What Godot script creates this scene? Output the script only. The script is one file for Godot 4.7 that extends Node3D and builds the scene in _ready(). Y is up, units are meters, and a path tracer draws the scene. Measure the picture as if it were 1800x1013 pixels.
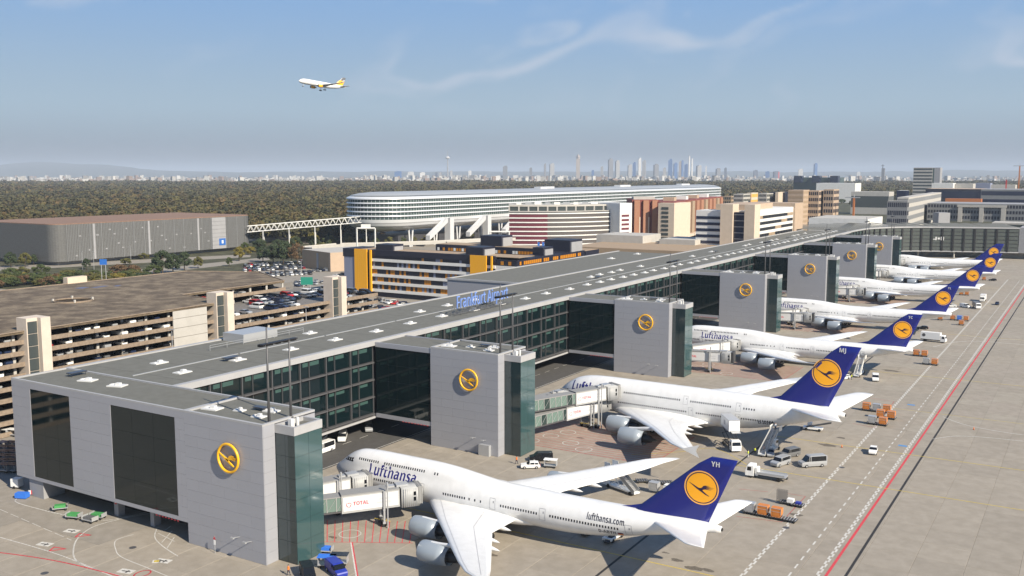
extends Node3D

# ------------------------------------------------------------------ camera numbers
const FOC := 1688.0
const CAM_H := 63.0
var cam_basis: Basis
var M := {}
var names := {}
var box_cache := {}
var rng := RandomNumberGenerator.new()

# a pixel of the photograph (1800 x 1013) meets the horizontal plane at height h
func U(px: float, py: float, h: float = 0.0) -> Vector3:
	var d: Vector3 = cam_basis * Vector3((px - 900.0) / FOC, -(py - 506.5) / FOC, -1.0)
	return Vector3(0, CAM_H, 0) + d * ((h - CAM_H) / d.y)

# ------------------------------------------------------------------ mesh building
class MB:
	var st := SurfaceTool.new()
	var use_col := false
	func _init(smooth := false):
		st.begin(Mesh.PRIMITIVE_TRIANGLES)
		st.set_smooth_group(0 if smooth else -1)
	func col(c: Color):
		st.set_color(c)
	func tri(a: Vector3, b: Vector3, c: Vector3):
		st.add_vertex(a); st.add_vertex(b); st.add_vertex(c)
	func quad(a: Vector3, b: Vector3, c: Vector3, d: Vector3):
		tri(a, b, c); tri(a, c, d)
	func bx(x0: float, x1: float, y0: float, y1: float, z0: float, z1: float, b := Basis.IDENTITY, o := Vector3.ZERO):
		var p: Array[Vector3] = []
		for i in 8:
			p.append(o + b * Vector3(x1 if i & 1 else x0, y1 if i & 2 else y0, z1 if i & 4 else z0))
		quad(p[0], p[1], p[3], p[2]); quad(p[5], p[4], p[6], p[7])
		quad(p[4], p[0], p[2], p[6]); quad(p[1], p[5], p[7], p[3])
		quad(p[2], p[3], p[7], p[6]); quad(p[4], p[5], p[1], p[0])
	func box(c: Vector3, s: Vector3, ry := 0.0):
		var h := s * 0.5
		bx(-h.x, h.x, -h.y, h.y, -h.z, h.z, Basis(Vector3.UP, ry), c)
	func tube(a: Vector3, b: Vector3, r0: float, r1: float = -1.0, n := 8, caps := true):
		if r1 < 0.0: r1 = r0
		var d := (b - a).normalized()
		var u := d.cross(Vector3.UP if absf(d.y) < 0.9 else Vector3.RIGHT).normalized()
		var v := d.cross(u)
		for i in n:
			var t0 := TAU * i / n
			var t1 := TAU * (i + 1) / n
			var e0 := u * cos(t0) + v * sin(t0)
			var e1 := u * cos(t1) + v * sin(t1)
			quad(a + e0 * r0, a + e1 * r0, b + e1 * r1, b + e0 * r1)
			if caps:
				if r0 > 0.0: tri(a, a + e1 * r0, a + e0 * r0)
				if r1 > 0.0: tri(b, b + e0 * r1, b + e1 * r1)
	func loft(rings: Array, closed := true):
		for i in rings.size() - 1:
			var p: PackedVector3Array = rings[i]
			var q: PackedVector3Array = rings[i + 1]
			var n := p.size()
			for j in (n if closed else n - 1):
				var k := (j + 1) % n
				if p[j].distance_squared_to(p[k]) > 1e-9: tri(p[j], p[k], q[k])
				if q[j].distance_squared_to(q[k]) > 1e-9: tri(p[j], q[k], q[j])
	func cap(ring: PackedVector3Array):
		var c := Vector3.ZERO
		for p in ring: c += p
		c /= ring.size()
		for j in ring.size(): tri(c, ring[j], ring[(j + 1) % ring.size()])
	# turned shape: points (along, radius) about an axis through o
	func lathe(prof: Array, o: Vector3, axis: Vector3, n := 24):
		var d := axis.normalized()
		var u := d.cross(Vector3.UP if absf(d.y) < 0.9 else Vector3.RIGHT).normalized()
		var v := d.cross(u)
		var rings := []
		for pr in prof:
			var r := PackedVector3Array()
			for i in n:
				var t := TAU * i / n
				r.append(o + d * pr[0] + (u * cos(t) + v * sin(t)) * pr[1])
			rings.append(r)
		loft(rings)
	# flat polygon in XZ extruded between two heights
	func prism(poly: PackedVector2Array, y0: float, y1: float):
		var n := poly.size()
		for i in n:
			var a := poly[i]; var b := poly[(i + 1) % n]
			quad(Vector3(a.x, y0, a.y), Vector3(b.x, y0, b.y), Vector3(b.x, y1, b.y), Vector3(a.x, y1, a.y))
		var ix := Geometry2D.triangulate_polygon(poly)
		for i in range(0, ix.size(), 3):
			for y in [y0, y1]:
				tri(Vector3(poly[ix[i]].x, y, poly[ix[i]].y), Vector3(poly[ix[i + 1]].x, y, poly[ix[i + 1]].y), Vector3(poly[ix[i + 2]].x, y, poly[ix[i + 2]].y))
	func mesh() -> ArrayMesh:
		st.generate_normals()
		return st.commit()

# ------------------------------------------------------------------ scene tree helpers
func numbered(n: String) -> String:
	if not names.has(n):
		names[n] = 0
		return n
	names[n] += 1
	return "%s_%03d" % [n, names[n]]

func tag(o: Node, label: String, category: String, group := "", kind := ""):
	if label != "": o.set_meta("label", label)
	if category != "": o.set_meta("category", category)
	if group != "": o.set_meta("group", group)
	if kind != "": o.set_meta("kind", kind)

func thing(called: String, label: String, category: String, at := Vector3.ZERO, turn := 0.0, group := "") -> Node3D:
	var o := Node3D.new()
	o.name = numbered(called)
	add_child(o)
	o.position = at
	o.rotation.y = turn
	tag(o, label, category, group)
	return o

func part(parent: Node, called: String, mesh, m: Material, at := Vector3.ZERO, ry := 0.0) -> MeshInstance3D:
	var o := MeshInstance3D.new()
	o.name = called
	o.mesh = mesh.mesh() if mesh is MB else mesh
	o.material_override = m
	parent.add_child(o, true)
	o.position = at
	o.rotation.y = ry
	return o

func solo(called: String, mesh, m: Material, label: String, category: String, group := "", at := Vector3.ZERO, ry := 0.0) -> MeshInstance3D:
	var o := part(self, numbered(called), mesh, m, at, ry)
	tag(o, label, category, group)
	return o

func struct(called: String, mesh, m: Material) -> MeshInstance3D:
	var o := part(self, numbered(called), mesh, m)
	o.set_meta("kind", "structure")
	return o

func boxm(x: float, y: float, z: float) -> BoxMesh:
	var k := "%.3f %.3f %.3f" % [x, y, z]
	if not box_cache.has(k):
		var b := BoxMesh.new()
		b.size = Vector3(x, y, z)
		box_cache[k] = b
	return box_cache[k]

func copy(o: Node3D, at: Vector3, turn := 0.0, label := "", group := "") -> Node3D:
	var c: Node3D = o.duplicate()
	var base := String(o.name)
	if base.length() > 4 and base[base.length() - 4] == "_" and base.substr(base.length() - 3).is_valid_int(): base = base.substr(0, base.length() - 4)
	c.name = numbered(base)
	add_child(c)
	c.position = at
	c.rotation.y = turn
	if label != "": c.set_meta("label", label)
	if group != "": c.set_meta("group", group)
	return c

# ------------------------------------------------------------------ materials
func noise_tex(freq: float, lo: Color, hi: Color, seed_: int, size := 512, oct := 5, contrast := 0.25) -> NoiseTexture2D:
	var n := FastNoiseLite.new()
	n.noise_type = FastNoiseLite.TYPE_SIMPLEX_SMOOTH
	n.seed = seed_
	n.frequency = freq
	n.fractal_octaves = oct
	n.fractal_gain = 0.62
	var g := Gradient.new()
	g.offsets = PackedFloat32Array([0.5 - contrast, 0.5 + contrast])
	g.colors = PackedColorArray([lo.linear_to_srgb(), hi.linear_to_srgb()])
	var t := NoiseTexture2D.new()
	t.width = size
	t.height = size
	t.seamless = true
	t.noise = n
	t.color_ramp = g
	return t

func mat(key: String, r: float, g: float, b: float, rough := 0.7, metal := 0.0) -> StandardMaterial3D:
	var m := StandardMaterial3D.new()
	m.albedo_color = Color(r, g, b).linear_to_srgb()
	m.roughness = rough
	m.metallic = metal
	m.cull_mode = BaseMaterial3D.CULL_DISABLED
	M[key] = m
	return m

# colour mottling laid on by world position; metres = size of one texture repeat
func worn(m: StandardMaterial3D, tex: Texture2D, metres: float, detail: Texture2D = null, dmetres := 5.0):
	m.albedo_texture = tex
	m.uv1_triplanar = true
	m.uv1_world_triplanar = true
	m.uv1_scale = Vector3.ONE / metres
	if detail:
		m.detail_enabled = true
		m.detail_albedo = detail
		m.detail_blend_mode = BaseMaterial3D.BLEND_MODE_MUL
		m.detail_uv_layer = BaseMaterial3D.DETAIL_UV_2
		m.uv2_triplanar = true
		m.uv2_world_triplanar = true
		m.uv2_scale = Vector3.ONE / dmetres

func make_materials():
	var w := Color(1, 1, 1)
	var soft := noise_tex(0.006, Color(0.93, 0.93, 0.92), w, 3)
	var stain := noise_tex(0.012, Color(0.86, 0.855, 0.84), Color(1.0, 1.0, 1.0), 11, 1024, 6, 0.3)
	var fine := noise_tex(0.05, Color(0.86, 0.86, 0.86), w, 5)
	var streak := noise_tex(0.02, Color(0.72, 0.70, 0.68), w, 8, 512, 5, 0.3)
	var blot := noise_tex(0.008, Color(0.46, 0.43, 0.40), Color(1.05, 1.0, 0.95).clamp(), 19, 1024, 6, 0.22)
	for i in 5:
		var k := [1.0, 0.97, 1.03, 0.945, 1.01][i] as float
		worn(mat("slab%d" % i, 0.335 * k, 0.297 * k, 0.244 * k, 0.85), stain, 46.0, fine, 3.1)
	worn(mat("slabs", 1, 1, 1, 0.85), stain, 46.0, fine, 3.1)
	M.slabs.vertex_color_use_as_albedo = true
	worn(mat("joint", 0.19, 0.17, 0.145, 0.9), fine, 3.0)
	worn(mat("ramp", 0.29, 0.262, 0.222, 0.88), stain, 38.0, fine, 2.7)
	worn(mat("asphalt", 0.080, 0.077, 0.074, 0.9), stain, 30.0, fine, 2.0)
	worn(mat("earth", 0.085, 0.088, 0.040, 0.95), blot, 120.0, streak, 17.0)
	worn(mat("white_line", 0.62, 0.61, 0.57, 0.7), streak, 6.0)
	worn(mat("red_line", 0.62, 0.06, 0.075, 0.7), streak, 6.0)
	worn(mat("pink_line", 0.42, 0.085, 0.085, 0.75), streak, 4.0)
	worn(mat("yellow_line", 0.58, 0.44, 0.07, 0.7), streak, 5.0)
	worn(mat("oil_mark", 0.165, 0.145, 0.12, 0.8), blot, 2.3)
	mat("blue_paint", 0.05, 0.22, 0.50, 0.6)
	worn(mat("drain", 0.025, 0.024, 0.024, 0.8), fine, 2.0)
	# terminal
	for i in 4:
		var k := [1.0, 0.985, 1.012, 0.995][i] as float
		mat("panel%d" % i, 0.325 * k, 0.332 * k, 0.362 * k, 0.42, 0.1)
	mat("panel_back", 0.10, 0.10, 0.105, 0.8)
	worn(mat("coping", 0.37, 0.37, 0.375, 0.5), soft, 14.0)
	worn(mat("roof_felt", 0.150, 0.150, 0.132, 0.95), stain, 34.0, fine, 4.0)
	mat("roof_white", 0.62, 0.62, 0.61, 0.5)
	mat("roof_seam", 0.105, 0.105, 0.095, 0.95)
	mat("roof_dark", 0.03, 0.033, 0.045, 0.3)
	mat("glass_dark", 0.004, 0.011, 0.013, 0.05)
	M.glass_dark.metallic_specular = 0.55
	mat("glass_teal", 0.020, 0.036, 0.040, 0.06)
	M.glass_teal.metallic_specular = 0.9
	mat("glass_tower", 0.035, 0.075, 0.078, 0.08)
	M.glass_tower.metallic_specular = 1.0
	mat("blind", 0.040, 0.082, 0.074, 0.2)
	mat("mullion", 0.115, 0.115, 0.12, 0.45, 0.3)
	mat("mullion_dark", 0.05, 0.05, 0.055, 0.5)
	mat("steel", 0.42, 0.43, 0.44, 0.45, 0.4)
	mat("steel_dark", 0.10, 0.10, 0.105, 0.5, 0.3)
	mat("black", 0.012, 0.012, 0.014, 0.5)
	mat("rubber", 0.014, 0.014, 0.015, 0.85)
	mat("emblem", 0.80, 0.42, 0.015, 0.35)
	mat("sign_blue", 0.17, 0.27, 0.58, 0.4)
	# aircraft
	mat("air_white", 0.74, 0.74, 0.73, 0.22)
	worn(M.air_white, noise_tex(0.01, Color(0.93, 0.93, 0.925), w, 41), 13.0)
	M.air_white.clearcoat_enabled = true
	M.air_white.clearcoat = 0.35
	mat("air_grey", 0.60, 0.61, 0.62, 0.35)
	mat("air_blue", 0.010, 0.016, 0.170, 0.22)
	mat("air_orange", 0.90, 0.40, 0.015, 0.3)
	mat("air_ring", 0.022, 0.012, 0.05, 0.3)
	mat("air_rim", 0.92, 0.46, 0.10, 0.3)
	mat("air_text", 0.020, 0.018, 0.16, 0.35)
	mat("air_dark_text", 0.035, 0.035, 0.05, 0.4)
	mat("air_window", 0.012, 0.013, 0.018, 0.15)
	mat("air_line", 0.34, 0.34, 0.35, 0.5)
	mat("nacelle", 0.285, 0.325, 0.365, 0.3, 0.1)
	mat("nacelle_lip", 0.62, 0.64, 0.66, 0.2, 0.8)
	mat("engine_dark", 0.035, 0.034, 0.034, 0.5, 0.4)
	mat("condor_yellow", 0.90, 0.45, 0.03, 0.3)
	# ground equipment
	mat("veh_white", 0.78, 0.78, 0.76, 0.3)
	mat("veh_silver", 0.42, 0.43, 0.44, 0.3, 0.3)
	mat("veh_grey", 0.17, 0.175, 0.18, 0.3, 0.3)
	mat("veh_blue", 0.02, 0.035, 0.30, 0.3)
	mat("veh_black", 0.012, 0.013, 0.016, 0.25)
	mat("veh_red", 0.40, 0.02, 0.025, 0.3)
	mat("veh_navy", 0.018, 0.028, 0.065, 0.25)
	mat("veh_green", 0.02, 0.06, 0.045, 0.3)
	mat("veh_orange", 0.56, 0.19, 0.035, 0.5)
	mat("veh_glass", 0.010, 0.012, 0.015, 0.06)
	mat("lamp_red", 0.45, 0.02, 0.02, 0.3)
	mat("chassis", 0.05, 0.05, 0.052, 0.7)
	mat("alu", 0.55, 0.56, 0.57, 0.4, 0.5)
	mat("blue_cover", 0.03, 0.16, 0.62, 0.6)
	mat("green_cover", 0.06, 0.27, 0.08, 0.6)
	mat("hivis", 0.62, 0.70, 0.04, 0.7)
	mat("hivis_orange", 0.85, 0.20, 0.03, 0.7)
	mat("skin", 0.42, 0.24, 0.17, 0.6)
	mat("cloth_dark", 0.025, 0.028, 0.045, 0.9)
	mat("bridge_grey", 0.37, 0.375, 0.37, 0.5)
	mat("bridge_roof", 0.25, 0.25, 0.245, 0.7)
	mat("bridge_glass", 0.135, 0.195, 0.172, 0.12)
	mat("bridge_glass_dark", 0.03, 0.05, 0.048, 0.1)
	mat("ad_white", 0.60, 0.605, 0.61, 0.45)
	mat("ad_red", 0.62, 0.02, 0.05, 0.4)
	mat("ad_grey", 0.40, 0.40, 0.42, 0.5)
	# buildings
	worn(mat("garage_deck", 0.230, 0.182, 0.128, 0.92), blot, 75.0, streak, 11.0)
	worn(mat("garage_band", 0.275, 0.215, 0.160, 0.85), streak, 12.0)
	worn(mat("garage_floor", 0.17, 0.16, 0.15, 0.9), stain, 24.0)
	worn(mat("tower_cream", 0.58, 0.50, 0.42, 0.8), soft, 14.0)
	worn(mat("cream", 0.58, 0.48, 0.375, 0.8), soft, 14.0)
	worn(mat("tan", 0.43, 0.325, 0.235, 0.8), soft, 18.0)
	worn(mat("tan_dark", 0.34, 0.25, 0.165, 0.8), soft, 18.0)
	worn(mat("brown", 0.36, 0.175, 0.105, 0.8), soft, 16.0)
	worn(mat("brown_red", 0.20, 0.055, 0.045, 0.8), soft, 16.0)
	mat("maroon", 0.115, 0.018, 0.030, 0.6)
	worn(mat("white_wall", 0.70, 0.69, 0.66, 0.6), soft, 20.0)
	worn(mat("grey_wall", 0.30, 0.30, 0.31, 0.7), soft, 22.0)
	worn(mat("grey_mid", 0.20, 0.205, 0.21, 0.7), soft, 22.0)
	worn(mat("grey_louvre", 0.115, 0.117, 0.115, 0.6), streak, 15.0)
	worn(mat("concrete_pale", 0.44, 0.42, 0.385, 0.85), soft, 18.0)
	worn(mat("rust_deck", 0.25, 0.155, 0.108, 0.9), streak, 22.0)
	mat("panel_orange", 0.78, 0.37, 0.012, 0.5)
	mat("window_amber", 0.48, 0.19, 0.012, 0.35)
	mat("window_blue", 0.018, 0.025, 0.055, 0.12)
	mat("window_grey", 0.055, 0.065, 0.065, 0.15)
	mat("window_link", 0.078, 0.090, 0.084, 0.12)
	mat("window_green", 0.055, 0.085, 0.082, 0.12)
	mat("navy_wall", 0.012, 0.013, 0.026, 0.5)
	mat("blue_shade_wall", 0.20, 0.22, 0.30, 0.7)
	mat("squaire_white", 0.66, 0.67, 0.68, 0.3, 0.2)
	mat("squaire_roof", 0.36, 0.37, 0.375, 0.4, 0.1)
	mat("squaire_belly", 0.62, 0.62, 0.60, 0.4, 0.2)
	mat("sign_traffic_blue", 0.02, 0.12, 0.42, 0.5)
	mat("sign_green", 0.02, 0.22, 0.16, 0.5)
	mat("crane_orange", 0.50, 0.17, 0.05, 0.5)
	mat("crane_red", 0.55, 0.05, 0.05, 0.5)
	# far city
	for i in 6:
		var c: Color = [Color(0.48, 0.46, 0.43), Color(0.30, 0.295, 0.29), Color(0.17, 0.17, 0.18), Color(0.33, 0.28, 0.24), Color(0.085, 0.10, 0.14), Color(0.54, 0.53, 0.51)][i]
		mat("city%d" % i, c.r, c.g, c.b, 0.7)
	mat("city_blue", 0.06, 0.13, 0.30, 0.3)
	# plants
	mat("bark", 0.075, 0.055, 0.038, 0.95)
	for a in [["leaf_green", 0.060, 0.080, 0.022], ["leaf_olive", 0.105, 0.100, 0.026], ["leaf_dark", 0.034, 0.052, 0.020], ["leaf_rust", 0.115, 0.068, 0.030], ["leaf_yellow", 0.165, 0.135, 0.022]]:
		var lm := mat(a[0], a[1], a[2], a[3], 0.8)
		lm.backlight_enabled = true
		lm.backlight = Color(a[1], a[2], a[3]).linear_to_srgb() * 0.5
	var fo := mat("forest", 1, 1, 1, 0.95)
	fo.vertex_color_use_as_albedo = true

# ------------------------------------------------------------------ camera, sky, sun
func sky_image() -> Image:
	var W := 2048
	var HH := 1024
	var im := Image.create(W, HH, false, Image.FORMAT_RGBF)
	var n1 := FastNoiseLite.new()
	n1.seed = 4; n1.frequency = 1.0; n1.fractal_octaves = 5; n1.noise_type = FastNoiseLite.TYPE_SIMPLEX_SMOOTH
	var n2 := FastNoiseLite.new()
	n2.seed = 9; n2.frequency = 1.0; n2.fractal_octaves = 3; n2.noise_type = FastNoiseLite.TYPE_SIMPLEX_SMOOTH
	var hor := SKY_HOR
	var mid := SKY_MID
	var top := SKY_TOP
	var grd := Color(0.20, 0.19, 0.17)
	for y in HH:
		var el := PI * (0.5 - (y + 0.5) / HH)
		var c: Color
		if el < 0.0: c = hor.lerp(grd, clampf(-el * 8.0, 0, 1))
		else:
			var t := el / (PI * 0.5)
			c = hor.lerp(SKY_LOW, smoothstep(0.0, 0.045, t)).lerp(mid, smoothstep(0.03, 0.125, t)).lerp(top, smoothstep(0.10, 0.75, t))
		if el <= 0.0 or el > 1.2:
			for x in W: im.set_pixel(x, y, c)
			continue
		# thin ice clouds on a high flat layer
		for x in W:
			var az := TAU * (x + 0.5) / W
			# streaks drawn out along one wind direction, a little aslant to the horizon
			var u := az * 0.983 + el * 0.185
			var v := -az * 0.185 + el * 0.983
			var a := n2.get_noise_2d(u * 2.6 + 3.0, v * 7.0)
			var b := n1.get_noise_2d(u * 2.2 + a * 0.5, v * 15.0 + a * 1.5)
			var f := n1.get_noise_2d(u * 17.0, v * 34.0)
			var k := clampf((b + f * 0.22 - 0.02) * 1.6, 0, 1) * clampf((a + 0.22) * 1.7, 0, 1)
			k *= smoothstep(0.035, 0.10, el) * (1.0 - smoothstep(0.7, 1.15, el)) * 0.75
			im.set_pixel(x, y, c.lerp(SKY_CLOUD, k))
	return im

const SKY_HOR := Color(0.165, 0.188, 0.222)
const SKY_LOW := Color(0.240, 0.318, 0.385)
const SKY_MID := Color(0.155, 0.270, 0.452)
const SKY_TOP := Color(0.034, 0.088, 0.232)
const SKY_CLOUD := Color(0.36, 0.40, 0.47)

func _ready():
	rng.seed = 77
	cam_basis = Basis(Vector3.UP, deg_to_rad(31.46)) * Basis(Vector3.RIGHT, deg_to_rad(-6.81))
	var cam := Camera3D.new()
	cam.name = "camera"
	add_child(cam)
	cam.transform = Transform3D(cam_basis, Vector3(0, CAM_H, 0))
	cam.fov = rad_to_deg(2.0 * atan(506.5 / FOC))
	cam.near = 0.5
	cam.far = 60000.0
	cam.current = true
	var env := Environment.new()
	env.background_mode = Environment.BG_SKY
	var sky := Sky.new()
	var pano := PanoramaSkyMaterial.new()
	pano.panorama = ImageTexture.create_from_image(sky_image())
	sky.sky_material = pano
	env.sky = sky
	env.background_energy_multiplier = 1.0
	env.tonemap_mode = Environment.TONE_MAPPER_LINEAR
	env.tonemap_exposure = 1.58
	env.sdfgi_enabled = true
	env.ssao_enabled = true
	env.ssil_enabled = true
	env.fog_enabled = true
	env.fog_density = 0.00006
	env.fog_light_color = Color(0.245, 0.280, 0.325).linear_to_srgb()
	var we := WorldEnvironment.new()
	we.name = "world_environment"
	we.environment = env
	add_child(we)
	var sun := DirectionalLight3D.new()
	sun.name = "sun"
	add_child(sun)
	var el := deg_to_rad(34.0)
	var az := deg_to_rad(15.0)
	var to_sun := Vector3(cos(el) * cos(az), sin(el), cos(el) * sin(az))
	sun.look_at_from_position(Vector3.ZERO, -to_sun, Vector3.UP)
	sun.light_energy = 1.6
	sun.light_angular_distance = 0.5
	sun.light_color = Color(1.0, 0.955, 0.88)
	sun.shadow_enabled = true
	sun.directional_shadow_max_distance = 1500.0
	make_materials()
	build_ground()
	build_markings()
	build_pier()
	build_aircraft()
	build_bridges()
	build_apron_equipment()
	build_garage()
	build_landside()
	build_far()
	build_trees()

# ------------------------------------------------------------------ ground
func build_ground():
	var g := MB.new()
	g.quad(Vector3(-40000, -0.30, -40000), Vector3(40000, -0.30, -40000), Vector3(40000, -0.30, 9000), Vector3(-40000, -0.30, 9000))
	struct("ground", g, M.earth)
	# concrete apron: dark sealed joints below, slabs laid on them
	var a := MB.new()
	a.quad(Vector3(-168, -0.06, -940), Vector3(420, -0.06, -940), Vector3(420, -0.06, 160), Vector3(-168, -0.06, 160))
	var apron := struct("apron", a, M.joint)
	var S := 7.5
	var list := []
	for i in range(-22, 54):
		for j in range(-124, 20):
			var c := Vector3(i * S + S * 0.5, 0, j * S + S * 0.5)
			if c.x < -146.0 and c.z < -99.0: continue
			if c.z > 0.0 and c.x < -150.0: continue
			list.append(c)
	var seen := []
	var rest := MB.new()
	var inv := cam_basis.inverse()
	for c: Vector3 in list:
		var q: Vector3 = inv * (c - Vector3(0, CAM_H, 0))
		var vis: bool = q.z < -20.0 and absf(q.x / q.z) < 0.56 and absf(q.y / q.z) < 0.33
		if vis: seen.append([q.length(), c])
	seen.sort_custom(func(p, q): return p[0] < q[0])
	var own := {}
	for k in mini(300, seen.size()): own[seen[k][1]] = true
	# one slab, edges slightly rounded off
	var h := S * 0.5 - 0.014
	var sm := MB.new()
	var t := h - 0.03
	sm.quad(Vector3(-t, 0, -t), Vector3(t, 0, -t), Vector3(t, 0, t), Vector3(-t, 0, t))
	for r in 4:
		var b := Basis(Vector3.UP, r * PI * 0.5)
		sm.quad(b * Vector3(-t, 0, -t), b * Vector3(-h, -0.03, -h), b * Vector3(h, -0.03, -h), b * Vector3(t, 0, -t))
		sm.quad(b * Vector3(-h, -0.03, -h), b * Vector3(-h, -0.09, -h), b * Vector3(h, -0.09, -h), b * Vector3(h, -0.03, -h))
	var slab := sm.mesh()
	for c: Vector3 in list:
		var tone := rng.randi() % 5
		if own.has(c): part(apron, "concrete_slab", slab, M["slab%d" % tone], c)
		else:
			var k := [1.0, 0.97, 1.03, 0.945, 1.01][tone] as float
			rest.col(Color(0.335 * k, 0.297 * k, 0.244 * k))
			rest.quad(c + Vector3(-h, 0, -h), c + Vector3(h, 0, -h), c + Vector3(h, 0, h), c + Vector3(-h, 0, h))
	var ro := part(apron, "far_slabs", rest, M.slabs)
	ro.set_meta("kind", "stuff")
	# paved yard between the pier and the garage, running round the head of the pier
	var y := MB.new()
	y.quad(Vector3(-700, -0.004, 60), Vector3(-165, -0.004, 60), Vector3(-165, -0.004, -940), Vector3(-700, -0.004, -940))
	y.quad(Vector3(-165, -0.004, -97.5), Vector3(-142.5, -0.004, -97.5), Vector3(-142.5, -0.004, -940), Vector3(-165, -0.004, -940))
	struct("service_yard", y, M.ramp)
	# asphalt service road beside the pier, passing under the fingers
	var r := MB.new()
	r.quad(Vector3(-163.5, 0.006, -112), Vector3(-138.4, 0.006, -112), Vector3(-138.4, 0.006, -880), Vector3(-163.5, 0.006, -880))
	struct("service_road", r, M.asphalt)
	# grass and roads on the land side
	var lg := MB.new()
	lg.quad(Vector3(-900, 0.004, -300), Vector3(-330, 0.004, -300), Vector3(-330, 0.004, -640), Vector3(-900, 0.004, -640))
	struct("verge", lg, M.earth)
	for rd in [[[-30, 470], [440, 447], [440, 452], [-30, 478]], [[-30, 492], [300, 470], [470, 452], [475, 457], [300, 478], [-30, 503]], [[440, 470], [800, 470], [800, 560], [560, 560]]]:
		var p := PackedVector2Array()
		for q in rd:
			var u := U(q[0], q[1])
			p.append(Vector2(u.x, u.z))
		var m := MB.new()
		var ix := Geometry2D.triangulate_polygon(p)
		for i in range(0, ix.size(), 3):
			m.tri(Vector3(p[ix[i]].x, 0.012, p[ix[i]].y), Vector3(p[ix[i + 1]].x, 0.012, p[ix[i + 1]].y), Vector3(p[ix[i + 2]].x, 0.012, p[ix[i + 2]].y))
		struct("landside_road", m, M.ramp)

# flat painted stripe through ground points
func stripe(m: MB, pts: Array, w: float, y: float, dash := 0.0, gap := 0.0):
	for i in pts.size() - 1:
		var a: Vector3 = pts[i]
		var b: Vector3 = pts[i + 1]
		a.y = y; b.y = y
		var d := b - a
		var l := d.length()
		if l < 0.01: continue
		d /= l
		var n := Vector3(-d.z, 0, d.x) * w * 0.5
		if dash <= 0.0:
			m.quad(a - n - d * w * 0.3, a + n - d * w * 0.3, b + n + d * w * 0.3, b - n + d * w * 0.3)
		else:
			var s := 0.0
			while s < l:
				var e := minf(s + dash, l)
				m.quad(a + d * s - n, a + d * s + n, a + d * e + n, a + d * e - n)
				s += dash + gap

func ring_pts(c: Vector3, rx: float, rz: float, n := 36) -> Array:
	var o := []
	for i in n + 1:
		o.append(c + Vector3(cos(TAU * i / n) * rx, 0, sin(TAU * i / n) * rz))
	return o

func curve_px(px: Array, steps := 10) -> Array:
	var c := Curve3D.new()
	var q := []
	for p in px: q.append(U(p[0], p[1]))
	for i in q.size():
		var a: Vector3 = q[maxi(i - 1, 0)]
		var b: Vector3 = q[mini(i + 1, q.size() - 1)]
		c.add_point(q[i], -(b - a) / 6.0, (b - a) / 6.0)
	var o := []
	for i in q.size() - 1:
		for k in steps: o.append(c.sample(i, float(k) / steps))
	o.append(q[-1])
	return o

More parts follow.
